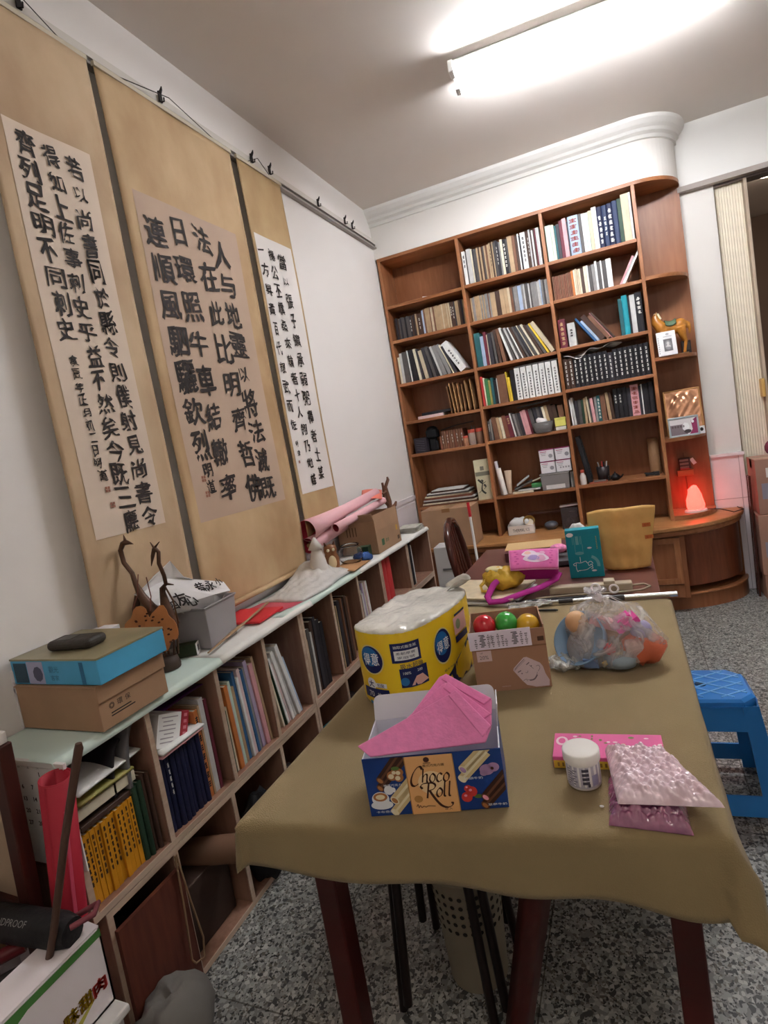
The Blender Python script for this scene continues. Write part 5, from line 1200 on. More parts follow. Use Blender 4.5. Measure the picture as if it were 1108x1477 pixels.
# round stool, basket and odds under the table
mDT = M('dark_tube', '#241a18', .35, .3)
def rstool(lab, z0, a0):
    t = thing('round_stool', lab, 'stool', (1.0, -2.80, z0), (0, 0, a0), 'stacked round stools under the table')
    MB().lathe([(0, .425), (.12, .425), (.135, .432), (.138, .45), (.13, .458), (0, .458)], n=32).build('seat', M('worn_seat', '#6f4a36', .5, noise=(8, .2)), t)
    for a in (.75, 2.32, 3.89, 5.46):
        c, s = math.cos(a), math.sin(a)
        MB().tube([(.09*c, .09*s, .42), (.125*c, .125*s, .40), (.14*c, .14*s, .34), (.165*c, .165*s, .02-z0*.0), (.167*c, .167*s, 0)], .0115, 10).build('leg', mDT, t)
    return t
rstool('lower of two stacked round seated stools with dark bent legs, under the table', 0, 0)
rstool('upper of two stacked round seated stools with dark bent legs, under the table', .045, .22)
t = thing('laundry_basket', 'beige perforated plastic basket on the floor under the stacked stools', 'basket', (1.035, -2.765, 0))
b = MB(); rr = []
for (r, z) in ((.075, 0), (.09, .30), (.098, .305), (.094, .315), (.084, .30), (.07, .01), (0, .01)): rr.append((r, z))
b.lathe(rr, n=32); b.build('body', M('beige_plastic', '#8d826f', .5), t)
b = MB()
for i in range(26):
    for j in range(5):
        a = 2*PI*i/26; z = .17+j*.024; r = .075+.015*z/.30+.0006
        c = Vector((r*math.cos(a), r*math.sin(a), z)); disc(b, c, (-math.sin(a), math.cos(a), 0), (.05*math.cos(a), .05*math.sin(a), 1), .006, .006, 0, 8)
b.build('holes', M('hole_shadow', '#2b2622', .9), t)

# ------------------------------------------------------------------ tissue pack
pk = thing('tissue_pack', 'large yellow wrapped pack of tissue with blue oval logos', 'tissue pack', (0, 0, ZT_+.001))
KP = [(.823, -2.725), (.865, -2.752), (.916, -2.764), (.955, -2.762), (.985, -2.748), (1.012, -2.71), (1.04, -2.635), (1.056, -2.56), (1.062, -2.49), (1.055, -2.44), (1.03, -2.405), (.98, -2.392), (.92, -2.398), (.87, -2.42), (.84, -2.48), (.825, -2.56), (.815, -2.66), (.812, -2.70)]
def catmull(P, k=5, closed=True):
    out = []; n = len(P)
    for i in range(n):
        p0, p1, p2, p3 = [Vector(P[(i+j-1) % n]) for j in range(4)]
        for s in range(k):
            t = s/k; out.append(.5*((2*p1)+(p2-p0)*t+(2*p0-5*p1+4*p2-p3)*t*t+(3*p1-p0-3*p2+p3)*t*t*t))
    return out
OUT = catmull(KP); cen = Vector((.935, -2.58))
cum = [0]
for i in range(1, len(OUT)+1): cum.append(cum[-1]+(OUT[i % len(OUT)]-OUT[i-1]).length)
def surf(s, z, off=0):
    s = max(0, min(s, cum[-1]-1e-6)); i = 0
    while cum[i+1] < s: i += 1
    a, c = OUT[i], OUT[(i+1) % len(OUT)]; p = a.lerp(c, (s-cum[i])/(cum[i+1]-cum[i])); t = (c-a).normalized(); n = Vector((t.y, -t.x))
    k = 1-.05*max(0, (.03-z)/.03)**2
    p = cen+(p-cen)*k+n*off
    return Vector((p.x, p.y, z))
ROWS = [0, .006, .015, .03, .08, .13, .18, .2, .206]
b = MB(); n = len(OUT); vs = []; fs = []
for z in ROWS:
    for i in range(n): vs.append(surf(cum[i], z, .0015*math.sin(i*1.7+z*60)))
for j in range(len(ROWS)-1):
    for i in range(n): fs.append((j*n+i, j*n+(i+1) % n, (j+1)*n+(i+1) % n, (j+1)*n+i))
b.add(vs, fs, 0, None, True); b.add(vs[:n], [tuple(range(n-1, -1, -1))])
mYel = M('yellow_film', '#f8d22a', .3, spec=.6, bump=(30, .12)); b.build('wrapper', mYel, pk)
b = MB(); vs = []; fs = []; TR = [(1.0, .205), (1.0, .209), (.98, .213), (.93, .216), (.8, .217), (.62, .214), (.45, .218), (.28, .215), (.12, .218)]
for k, z in TR:
    for i in range(n):
        p = cen+(OUT[i]-cen)*k; r = 0 if k > .99 else 1
        vs.append((p.x, p.y, z+r*(.0035*wob(p.x*38, p.y*38, 1, 2)+.002*math.sin(p.x*90+p.y*40))))
for j in range(len(TR)-1):
    for i in range(n): fs.append((j*n+i, j*n+(i+1) % n, (j+1)*n+(i+1) % n, (j+1)*n+i))
vs.append((cen.x, cen.y, .216)); m_ = len(vs)-1
for i in range(n): fs.append(((len(TR)-1)*n+i, (len(TR)-1)*n+(i+1) % n, m_))
b.add(vs, fs, 0, None, True); b.build('clear_top', M('cloudy_film', '#d9d6cc', .16, spec=.8, bump=(16, .9), noise=(9, .2)), pk)
b = MB()
def tuft(u, v): return (1.0+.055*u+.02*math.sin(6*v), -2.45+.07*v, .215+.035*u+.006*math.sin(9*v+3*u))
b.grid(tuft, 6, 10); b.build('loose_film', M('cloudy_film', '#dedbd2'), pk, solid=.0008)
def on_surf(mb, off):
    mb.v = [tuple(surf(v[0], v[1], off+v[2])) for v in mb.v]; return mb
def sdisc(mb, s, z, rs, rz, mi=0, n=28, lift=0):
    vs = [(s, z, lift)]+[(s+rs*math.cos(2*PI*i/n), z+rz*math.sin(2*PI*i/n), lift) for i in range(n)]
    mb.add(vs, [(0, 1+i, 1+(i+1) % n) for i in range(n)], mi)
def squad(mb, s0, s1, z0, z1, mi=0, lift=0, n=6, skew=0):
    vs = [(s0+(s1-s0)*i/n, z+skew*(s0+(s1-s0)*i/n-s0), lift) for i in range(n+1) for z in (z0, z1)]
    mb.add(vs, [(2*i, 2*i+2, 2*i+3, 2*i+1) for i in range(n)], mi)
mNavy = M('logo_navy', '#17235c', .35); mBlu = M('logo_blue', '#2470b4', .35); mWp = M('logo_white', '#eef0f4', .4); mCyan = M('pack_cyan', '#2f86b8', .35); mPkP = M('pack_pink', '#e8b6b2', .5); mPGr = M('pack_green', '#93a37c', .5)
b = MB()
for (s, z, rs, rz) in ((.058, .135, .037, .037), (.285, .128, .036, .045)):
    sdisc(b, s, z, rs*1.09, rz*1.09, 3); sdisc(b, s, z, rs, rz, 0, lift=.0004); sdisc(b, s-.004, z+.008, rs*.78, rz*.7, 1, lift=.0007)
    text(b, '得', (s-.014, z, .0011), (1, 0, 0), (0, 1, 0), .034, 2, .025, offset=.01); text(b, '意', (s+.014, z+.003, .0011), (1, 0, 0), (0, 1, 0), .034, 2, .025, offset=.01)
squad(b, .122, .2, .128, .18, 0, 0); squad(b, .13, .193, .135, .160, 2, .0004)
text(b, '抽取式衛生紙', (.160, .170, .0006), (1, 0, 0), (0, 1, 0), .008, 2, .06); text(b, '柔韌厚實', (.160, .153, .0008), (1, 0, 0), (0, 1, 0), .007, 0, .05); text(b, '家庭號', (.160, .142, .0008), (1, 0, 0), (0, 1, 0), .007, 0, .045)
squad(b, .137, .212, .062, .112, 0, 0); text(b, '吸水超強', (.172, .118, .0006), (1, 0, 0), (0, 1, 0), .014, 0, .06); text(b, '100%', (.156, .100, .0006), (1, 0, 0), (0, 1, 0), .007, 2); text(b, '200', (.190, .102, .0006), (1, 0, 0), (0, 1, 0), .007, 2)
b.add([(.163, .066, .0008), (.187, .064, .0008), (.212, .070, .0008), (.196, .09, .0008), (.178, .088, .0008)], [(0, 1, 2, 3, 4)], 4); sdisc(b, .148, .078, .011, .011, 1, lift=.0005)
squad(b, .012, .10, .002, .052, 5, 0); squad(b, .012, .10, .028, .056, 0, .0003); sdisc(b, .045, .068, .016, .016, 2); squad(b, .045, .095, .060, .072, 2); text(b, '大', (.045, .068, .0006), (1, 0, 0), (0, 1, 0), .019, 0, offset=.02); text(b, '包裝', (.076, .066, .0006), (1, 0, 0), (0, 1, 0), .011, 0)
text(b, '70', (.040, .040, .0008), (1, 0, 0), (0, 1, 0), .015, 2); text(b, '抽', (.068, .040, .0008), (1, 0, 0), (0, 1, 0), .012, 2)
b.add([(.27, .003, 0), (.34, .003, 0), (.44, .003, 0), (.44, .10, 0), (.40, .088, 0), (.36, .07, 0), (.31, .05, 0), (.27, .035, 0)], [(0, 1, 2, 3, 4, 5, 6, 7)], 0)
text(b, '吸水力佳', (.30, .060, .0004), (1, 0, 0), (0, 1, 0), .006, 0, .05)
squad(b, .35, .43, .13, .178, 6, 0); sdisc(b, .375, .155, .014, .014, 7, lift=.0004); squad(b, .35, .43, .108, .126, 0, 0); squad(b, .36, .43, .18, .186, 0)
on_surf(b, .0022).build('printed_design', [mNavy, mBlu, mWp, M('logo_ring', '#e6d9a0', .4), mPkP, mCyan, mPkP, mPGr], pk)

# ------------------------------------------------------------------ chocolate box with pink napkins
aC = math.atan2(.059, .236)
cbx = thing('biscuit_box', 'open blue and orange printed biscuit box holding folded pink napkins', 'box', (1.028, -3.149, ZT_+.001), (0, 0, aC))
w, d, h = .255, .145, .113
mWhiteIn = M('carton_white', '#eceaf0', .5); mNavyB = M('box_navy', '#1b3f86', .4, noise=(12, .25)); 
b = MB(); tk = .0022
b.bx((0, 0, 0), (w, tk, h)); b.build('front_panel', mNavyB, cbx)
b = MB(); b.bx((0, tk, 0), (tk, d, h)); b.bx((w-tk, tk, 0), (w, d, h)); b.bx((0, d-tk, 0), (w, d, h)); b.bx((tk, tk, 0), (w-tk, d-tk, tk)); b.build('inner_walls', mWhiteIn, cbx)
b = MB(); b.bx((-.0006, 0, 0), (0, d, h)); b.bx((w, 0, 0), (w+.0006, d, h)); b.build('outer_sides', mNavyB, cbx)
rc = [(0, 0), (w, 0)]+[(w-.014+.014*math.cos(a*PI/12), .048-.014+.014*math.sin(a*PI/12)) for a in range(7)]+[(.014+.014*math.cos(PI/2+a*PI/12), .048-.014+.014*math.sin(PI/2+a*PI/12)) for a in range(7)]
f = MB().prism(rc, 0, tk).build('lid_flap', mWhiteIn, cbx); f.location = (0, d, h); f.rotation_euler = (math.radians(68), 0, 0)
b = MB().bx((0, -.0, 0), (tk, .06, .045)); f = b.build('side_flap', mWhiteIn, cbx); f.location = (w-tk, d-.07, h); f.rotation_euler = (0, .12, 0)
b = MB(); yy = -.0006; ux, uz = (1, 0, 0), (0, 0, 1)
def rollp(cx, cz, L_, r, ang, dark, fill_):
    c, s = math.cos(ang), math.sin(ang); U = (c, 0, s); V = (-s, 0, c); C_ = (cx, yy-.0004, cz)
    rect(b, C_, U, V, L_, r*2, dark); rect(b, (cx, yy-.0006, cz), U, V, L_, r*.5, dark+1)
    e = (cx-c*L_/2, yy-.0009, cz-s*L_/2); disc(b, e, U, V, r*.62, r, dark+1, 18); disc(b, (e[0], yy-.0012, e[2]), U, V, r*.42, r*.7, fill_, 18)
# slots: 0 orange 1 ink 2 dark roll 3 dark highlight 4 cream roll 5 cream highlight 6 nut 7 lilac 8 red 9 white 10 pink 11 leaf 12 glow 13 gold edge
yp = yy-.0022
rect(b, (w*.485, yp, h/2), ux, uz, w*.345, h, 0); disc(b, (w*.485, yp-.0003, h*.53), ux, uz, w*.10, h*.20, 12, 24)
for xx in (w*.3115, w*.6585): rect(b, (xx, yp-.0003, h/2), ux, uz, .0016, h, 13)
rollp(.053, .098, .075, .0085, .85, 2, 6); rollp(.052, .082, .075, .008, .80, 2, 6)
for (x, z, r) in ((.052, .078, .010), (.064, .074, .009), (.066, .084, .008), (.058, .085, .007)): disc(b, (x, yy-.0014, z), ux, uz, r, r*.95, 6, 16); disc(b, (x-.002, yy-.0016, z-.001), ux, uz, r*.55, r*.5, 5, 12)
disc(b, (.06, yy-.0018, .092), ux, uz, .008, .004, 11, 10)
disc(b, (.024, yy-.0006, .022), ux, uz, .021, .009, 9, 24); disc(b, (.023, yy-.0009, .034), ux, uz, .0165, .014, 9, 24); disc(b, (.023, yy-.0012, .038), ux, uz, .0135, .0085, 6, 20); disc(b, (.023, yy-.0015, .038), ux, uz, .009, .005, 5, 12); disc(b, (.041, yy-.0006, .05), ux, uz, .009, .009, 9, 16); disc(b, (.050, yy-.0005, .05), ux, uz, .004, .005, 9, 12)
rollp(.067, .047, .05, .0095, .78, 4, 6); rollp(.065, .026, .055, .0085, .80, 4, 5)
rollp(.208, .100, .065, .0095, .72, 4, 7); rollp(.205, .085, .070, .0085, .75, 4, 5)
for (x, z, r) in ((.226, .076, .013), (.238, .08, .011), (.22, .07, .007)): disc(b, (x, yy-.0014, z), ux, uz, r, r*.8, 7, 16)
disc(b, (.236, yy-.0017, .078), ux, uz, .003, .003, 1, 8)
for (x, z, r) in ((.183, .026, .010), (.193, .036, .010), (.187, .042, .007)): disc(b, (x, yy-.0008, z), ux, uz, r, r, 8, 16); disc(b, (x-.002, yy-.001, z+.003), ux, uz, r*.3, r*.25, 10, 8)
disc(b, (.204, yy-.0007, .026), ux, uz, .008, .004, 11, 10)
rollp(.238, .045, .062, .009, .80, 2, 10); rollp(.236, .029, .062, .0085, .76, 2, 6)
for (x, z, s_) in ((.05, .060, '榛果巧克力'), (.028, .009, '卡布奇諾'), (.2, .062, '芋頭牛奶'), (.236, .009, '草莓牛奶')): text(b, s_, (x, yy-.0018, z), ux, uz, .0048, 9, .034)
yp -= .0007
text(b, '義式巧克力捲', (w*.515, yp, .0935), ux, uz, .0052, 1, .040); disc(b, (w*.47, yp, .105), ux, uz, .0055, .005, 1, 14); rect(b, (w*.47, yp, .0985), ux, uz, .014, .0012, 1)
text(b, '28 入', (w*.575, yp, .008), ux, uz, .0055, 1)
def st(pts, ox, oz, k=.026, wd=.15): nib(b, [(p[0]+.2*p[1], p[1]) for p in pts], (ox, yp, oz), ux, uz, k, 1, .62, wd, .024, 7)
zc = .0615
LO = [(.22, .62), (.05, .46), (.02, .16), (.17, -.02), (.36, .12), (.39, .42), (.22, .62), (.13, .57)]
st([(.70, .88), (.58, 1.08), (.36, 1.02), (.12, .64), (.02, .2), (.10, -.12), (.30, -.2), (.52, -.06)], .0845, zc, .0285, .17)
st([(.0, 1.06), (.0, .5), (.0, 0)], .1065, zc, .0255); st([(.0, .32), (.14, .58), (.29, .58), (.32, .36), (.32, .08), (.40, .0)], .1065, zc, .0255)
st(LO, .1195, zc, .0255); st([(.38, .5), (.22, .62), (.05, .46), (.02, .16), (.17, -.02), (.38, .1)], .1325, zc, .0255); st(LO, .1450, zc, .0255)
z1, x1 = .0305, .1085
st([(.12, 1.0), (.10, .5), (.08, 0)], x1, z1, .0285, .17); st([(-.26, .66), (-.40, .84), (-.24, 1.0), (.12, 1.03), (.44, .98), (.56, .8), (.44, .60), (.12, .5)], x1, z1, .0285)
st([(.2, .52), (.42, .18), (.72, -.22), (1.06, -.56), (1.42, -.70), (1.70, -.62), (1.76, -.44), (1.64, -.40)], x1, z1, .0285, .16)
st(LO, x1+.0195, z1+.002, .026)
for q in (.0335, .0425): st([(.0, 1.06), (.0, .5), (.02, .06), (.14, .0)], x1+q, z1+.002, .027)
st([(0, .1), (.1, .3), (.2, 0), (.3, .2), (.45, .0), (.6, .12), (.8, .02), (1.0, .12), (1.6, .06)], w*.345, .013, .022, .05); disc(b, (w*.37, yp, .030), ux, uz, .008, .007, 13, 12)
# trim everything at the edges of the front panel
def clip_poly(P, ax, lim, sg):
    out = []
    for i in range(len(P)):
        a_, c_ = P[i-1], P[i]; da, dc = sg*(lim-a_[ax]), sg*(lim-c_[ax])
        if (da >= 0) != (dc >= 0):
            t_ = da/(da-dc); out.append(tuple(a_[j]+(c_[j]-a_[j])*t_ for j in range(3)))
        if dc >= 0: out.append(tuple(c_))
    return out
nb = MB()
for f_, m_ in zip(b.f, b.m):
    P = [tuple(b.v[i]) for i in f_]
    for ax, lim, sg in ((0, w-.0003, 1), (0, .0003, -1), (2, h-.0003, 1), (2, .0003, -1)):
        if P: P = clip_poly(P, ax, lim, sg)
    if len(P) > 2: nb.add(P, [tuple(range(len(P)))], m_)
b = nb
b.build('printed_design', [M('box_orange', '#efb678', .4), M('box_ink', '#46251c', .4), M('roll_dark', '#3f241a', .4), M('roll_dark_shine', '#6b4330', .4), M('roll_cream', '#dcc591', .4), M('roll_cream_shine', '#f0e3c0', .4), M('nut', '#b57744', .4),
    M('taro_lilac', '#b58fb8', .4), M('berry_red', '#d8403c', .4), mWp, M('berry_pink', '#eea0b4', .4), M('leaf', '#5b7a3c', .5), M('box_glow', '#f5d4a2', .4), M('box_gold', '#c08a4a', .4)], cbx)
# napkins: folded felt-like sheets fanned over the front edge
mNap = M('pink_napkin', '#f08cc0', .95, noise=(70, .06), bump=(160, .12), sheen=.2)
def napkin(pts, band, lift, lab):
    th = math.radians(46); ca, sa = math.cos(aC), math.sin(aC)
    ex = Vector((ca, sa, 0)); ed = Vector((-sa, ca, 0)); et = ed*math.cos(th)+Vector((0, 0, 1))*math.sin(th); nn = ex.cross(et)
    p0 = Vector((1.028-.008*sa, -3.149+.008*ca, ZT_+.112))
    b = MB(); n = len(pts); T = .007
    mp = lambda s, t, q: p0+ex*s+et*t+nn*(lift+q)
    vs = [mp(s, t, T) for s, t in pts]+[mp(s, t, 0) for s, t in pts]
    b.add(vs, [tuple(range(n)), tuple(range(2*n-1, n-1, -1))]+[(i, (i+1) % n, n+(i+1) % n, n+i)[::-1] for i in range(n)])
    bs = [mp(s, t, T+.0040) for s, t in band]+[mp(s, t, T-.001) for s, t in band]; m = len(band)
    b.add(bs, [tuple(range(m))]+[(i, (i+1) % m, m+(i+1) % m, m+i)[::-1] for i in range(m)])
    return solo(b, 'napkin', lab, 'napkin', mNap, (0, 0, 0), 0, 'pink napkins fanned in the biscuit box', bevel=.0018)
napkin([(.05, .02), (.248, .058), (.252, .085), (.168, .142), (.155, .138)], [(.236, .075), (.252, .085), (.168, .142), (.158, .132)], -.006, 'rearmost pink napkin, its corner highest in the biscuit box')
napkin([(.03, .015), (.246, .035), (.248, .054), (.172, .122), (.16, .118)], [(.234, .046), (.248, .054), (.172, .122), (.162, .110)], .0055, 'middle pink napkin of the fan')
napkin([(-.004, .016), (.02, -.004), (.232, .004), (.246, .03), (.187, .100), (.172, .094), (.10, .062)], [(.228, .012), (.246, .03), (.187, .100), (.172, .092)], .0175, 'front pink napkin with its tip over the box edge')

# ------------------------------------------------------------------ kraft box with coloured balls
aK = .2335
kb = thing('kraft_box', 'open brown carton with shipping label and smiling white print', 'carton', (1.116, -2.661, ZT_+.001), (0, 0, aK))
w, d = .19, .15; mKr = M('kraft_board', '#a87f66', .75, noise=(9, .05))
b = MB(); b.bx((0, 0, 0), (w, .003, .158)); b.bx((0, d-.003, 0), (w, d, .165)); b.bx((0, .003, 0), (.003, d-.003, .165)); b.bx((w-.003, .003, 0), (w, d-.003, .165)); b.bx((.003, .003, 0), (w-.003, d-.003, .003)); b.build('body', mKr, kb)
b = MB(); b.bx((0, -.0018, .112), (w, 0, .115)); b.build('tear_line', M('kraft_line', '#8d684f', .8), kb)
b = MB(); b.bx((-.004, -.002, .115), (.155, -.0005, .163)); b.build('shipping_label', M('label_lilac', '#e9e0ee', .5), kb)
b = MB(); yy = -.0026; ux, uz = (1, 0, 0), (0, 0, 1)
for xx in (.032, .115):
    for k in range(9): rect(b, (xx+.003*(k % 2)-.002, yy, .124+k*.0038), ux, uz, .009+.003*((k*7) % 3), .0022, 0)
for xx, n_ in ((.014, 5), (.047, 7), (.058, 6), (.072, 7), (.083, 6), (.092, 4), (.131, 7), (.143, 6)):
    for k in range(n_): rect(b, (xx, yy, .122+k*.0052), ux, uz, .0035+.002*(k % 3), .0032, 1)
text(b, 'Y3779', (.054, yy-.0002, .142), (0, 0, -1), (1, 0, 0), .006, 0)
rect(b, (.178, -.0004, .130), ux, uz, .016, .012, 2)
b.build('label_print', [M('label_black', '#3b3540', .6), M('label_grey', '#8b8391', .6), M('tape_dark', '#5b3f30', .6)], kb)
b = MB(); rect(b, (.03, -.0006, .098), ux, uz, .038, .030, 0); text(b, '20%', (.029, -.001, .094), ux, uz, .010, 1); text(b, 'UP', (.024, -.001, .106), ux, uz, .004, 1)
text(b, 'www.box.tw', (.075, -.0006, .012), ux, uz, .003, 0); b.build('stickers', [M('sticker_pink', '#d9bfc0', .6), M('sticker_ink', '#6d6068', .6)], kb)
b = MB(); face = [(.098, .052), (.100, .058), (.128, .084), (.136, .085), (.168, .066), (.174, .056), (.178, .036), (.186, .018), (.184, .0035), (.150, .003), (.142, .006), (.128, .010), (.124, .015), (.118, .022)]
patch(b, (0, -.0006, 0), ux, uz, face, 0)
for pts, k in (([(.102, .054), (.114, .066), (.130, .080)], .0016), ([(.100, .050), (.113, .061), (.132, .077)], .0008), ([(.109, .046), (.118, .050)], .0028), ([(.133, .064), (.141, .070)], .0028), ([(.128, .044), (.133, .043), (.135, .048)], .0012), ([(.131, .024), (.142, .023), (.153, .030), (.158, .042)], .0012), ([(.136, .022), (.148, .024), (.157, .035)], .004), ([(.140, .063), (.146, .056), (.150, .052)], .001), ([(.157, .058), (.163, .060), (.166, .053), (.160, .044)], .0012), ([(.120, .022), (.128, .026), (.130, .020)], .0012)):
    nib(b, pts, (0, -.001, 0), ux, uz, 1, 1, .7, k, k*.45, 5)
disc(b, (.119, -.0012, .042), ux, uz, .0018, .0018, 1, 8); disc(b, (.145, -.0012, .060), ux, uz, .0018, .0018, 1, 8)
b.build('smiling_print', [M('print_blush', '#d8c3c8', .6), M('print_taupe', '#7a6a72', .6)], kb)
def kloc(x, y, z): return (1.116+x*math.cos(aK)-y*math.sin(aK), -2.661+x*math.sin(aK)+y*math.cos(aK), ZT_+.001+z)
for i, (x, y, z, r, c, nm) in enumerate([(.040, .050, .160, .0305, '#cf2230', 'glossy red ball at the left of the open carton'), (.098, .056, .160, .0305, '#3aa53f', 'glossy green ball in the middle of the open carton'), (.153, .050, .150, .0305, '#d3a320', 'glossy yellow ball at the right of the open carton')]):
    solo(MB().ball((0, 0, 0), r, 0, 32), 'play_ball', nm, 'ball', M('ball%d' % i, c, .18, spec=.6, coat=.4), kloc(x, y, z), (0, 0, 0), 'plastic balls in the open carton')
for i, (x, y, z, c) in enumerate([(.036, .045, .100, '#3a7ac0'), (.097, .05, .099, '#cf2230'), (.152, .05, .089, '#3aa53f'), (.04, .10, .04, '#d3a320'), (.10, .1, .04, '#3a7ac0'), (.15, .1, .04, '#cf2230'), (.036, .045, .036, '#d3a320'), (.097, .045, .036, '#3aa53f'), (.152, .045, .036, '#3a7ac0')][:3]):
    solo(MB().ball((0, 0, 0), .0295, 0, 20), 'play_ball', ['blue ball beneath the red one in the open carton', 'red ball beneath the green one in the open carton', 'green ball beneath the yellow one in the open carton'][i], 'ball', M('ballx%d' % i, c, .2, coat=.4), kloc(x, y, z), (0, 0, 0), 'plastic balls lower in the open carton')

# ------------------------------------------------------------------ jar, pink box, bubble wrap
t = thing('cream_jar', 'small white jar with round white lid and grey printed label', 'jar', (1.402, -2.998, ZT_+.001))
mJar = M('white_plastic', '#efeceb', .35)
MB().lathe([(.027, 0), (.030, .002), (.0305, .01), (.0305, .048), (.028, .05)], n=40).build('body', mJar, t)
MB().lathe([(.033, .049), (.0335, .05), (.0335, .066), (.031, .0685), (0, .0685)], n=48).build('lid', M('lid_white', '#f4f1ea', .4), t)
b = MB()
def jl(a0, a1, z0, z1, mi, rr=.0308):
    n = 10; vs = []
    for i in range(n+1):
        a = a0+(a1-a0)*i/n
        for z in (z0, z1): vs.append((rr*math.sin(a), -rr*math.cos(a), z))
    b.add(vs, [(2*i, 2*i+2, 2*i+3, 2*i+1) for i in range(n)], mi)
jl(-1.7, 1.7, .006, .046, 0)
for k in range(4): jl(.02, .42, .014+k*.008, .0195+k*.008, 1, .0311)
for k in range(7): jl(-.9, -.75+.12*(k % 3), .011+k*.0045, .0135+k*.0045, 2, .0311)
for k in range(6): jl(-.55, -.4+.12*(k % 2), .012+k*.005, .0145+k*.005, 2, .0311)
jl(.3, .45, .009, .015, 1, .0312); jl(.6, 1.0, .010, .03, 3, .0311)
b.build('label', [M('jar_label', '#c3bfca', .5), M('jar_ink', '#4c4a58', .5), M('jar_text', '#8f8b99', .5), M('jar_blue', '#a7a6c8', .5)], t)
t = thing('sticker_box', 'slim pink and yellow box lying behind the white jar', 'box', (1.342, -2.962, ZT_+.001), (0, 0, .05))
MB().bx((0, 0, 0), (.205, .085, .024)).build('body', M('box_pink', '#e05f9a', .4), t, bevel=.0012)
b = MB(); rect(b, (.1025, -.0006, .009), (1, 0, 0), (0, 0, 1), .203, .016, 0); rg = random.Random(4)
for k in range(22): rect(b, (.01+k*.0088, -.001, .009), (1, 0, 0), (0, 0, 1), .004, .008, 1)
for k in range(26): disc(b, (rg.uniform(.03, .2), rg.uniform(.01, .078), .0246), (1, 0, 0), (0, 1, 0), rg.uniform(.002, .006), rg.uniform(.002, .005), rg.choice([2, 3, 4, 0]), 9)
disc(b, (.016, .055, .0247), (1, 0, 0), (0, 1, 0), .012, .016, 3, 16); disc(b, (.016, .055, .025), (1, 0, 0), (0, 1, 0), .007, .01, 5, 12)
b.build('pattern', [M('box_yellow', '#dcb63e', .4), M('box_brown', '#8d6a2c', .5), M('dot_orange', '#e8a878', .5), M('dot_pale', '#f4d3dc', .5), M('dot_olive', '#7b8046', .5), M('box_pink', '#e05f9a')], t)
def bubble(corners, z0, z1, pitch, lab, mat_, n=72, rnd=1.0):
    A, B_, C_, D_ = [Vector(c) for c in corners]
    b = MB()
    def fn(u, v):
        p = A*(1-u)*(1-v)+B_*u*(1-v)+C_*u*v+D_*(1-u)*v
        e = min(u, 1-u)*(B_-A).length; f = min(v, 1-v)*(D_-A).length; m = min(e, f)
        k = min(1, m/.018)**.55
        X, Y = p.x/pitch, p.y/(pitch*.866); row = math.floor(Y); X += .5*(row % 2)
        fx, fy = X-math.floor(X)-.5, Y-row-.5; rr = math.sqrt(fx*fx+fy*fy)
        bub = max(0, 1-(rr/.46)**2)**.5*.0042*k
        bulge = .008*wob(u*5, v*5, 1, z1*90)*k
        return (p.x, p.y, z0+(z1-z0)*k*(.85+.15*math.sin(PI*u)*math.sin(PI*v))+bub+bulge)
    b.grid(fn, n, n)
    b.grid(lambda u, v: tuple((A*(1-u)*(1-v)+B_*u*(1-v)+C_*u*v+D_*(1-u)*v))[:2]+(z0-.0005,), 4, 4)
    return solo(b, 'bubble_wrap_parcel', lab, 'parcel', mat_)
mBub = M('pink_bubble_wrap', '#f9d2dc', .1, spec=1.0, coat=1.0, noise=(24, .22))
mBub2 = M('rose_bubble_wrap', '#d07a9c', .07, spec=1.0, coat=1.0, noise=(18, .4), col2='#7a4468')
bubble([(1.442, -2.99), (1.565, -2.985), (1.572, -3.112), (1.446, -3.108)], ZT_+.001, ZT_+.030, .011, 'lower rose bubble wrapped parcel at the table corner', mBub2)
bubble([(1.440, -2.945), (1.545, -2.94), (1.622, -3.085), (1.464, -3.098)], ZT_+.034, ZT_+.058, .0105, 'upper pale pink bubble wrapped parcel lying on another', mBub)
solo(MB().ball((0, 0, .0015), (.004, .0025, .0015)), 'crumb', 'tiny white crumb on the cloth in front of the jar', 'crumb', mJar, (1.434, -3.065, ZT_+.0015))

# ------------------------------------------------------------------ clear bag of toys
tg = thing('toy_bag', 'tied clear plastic bag full of small colourful toys', 'bag', (1.445, -2.47, ZT_+.001))
b = MB(); n = 48
prof = [(.0, 0), (.07, .002), (.098, .02), (.115, .06), (.112, .10), (.09, .135), (.055, .158), (.025, .172), (.012, .180), (.010, .186), (.018, .196), (.03, .204)]
b.lathe(prof, n=n, sy=.68)
out = []
for (x, y, z) in b.v:
    a = math.atan2(y, x); k = 1+.10*math.sin(3*a+1)+.05*math.sin(7*a+z*40)+.035*math.sin(13*a-z*70)*(z > .1)
    sh = .018*(z/.18)**2
    out.append((x*k+(.02 if x > .05 and z < .09 else 0)-sh, y*k, max(.0, z+.004*math.sin(9*a+z*50)*(z > .01)+(.02*math.exp(-((a-.5)/.35)**2)+.015*math.exp(-((a-2.7)/.3)**2))*(.05 < z < .15))))
b.v = out
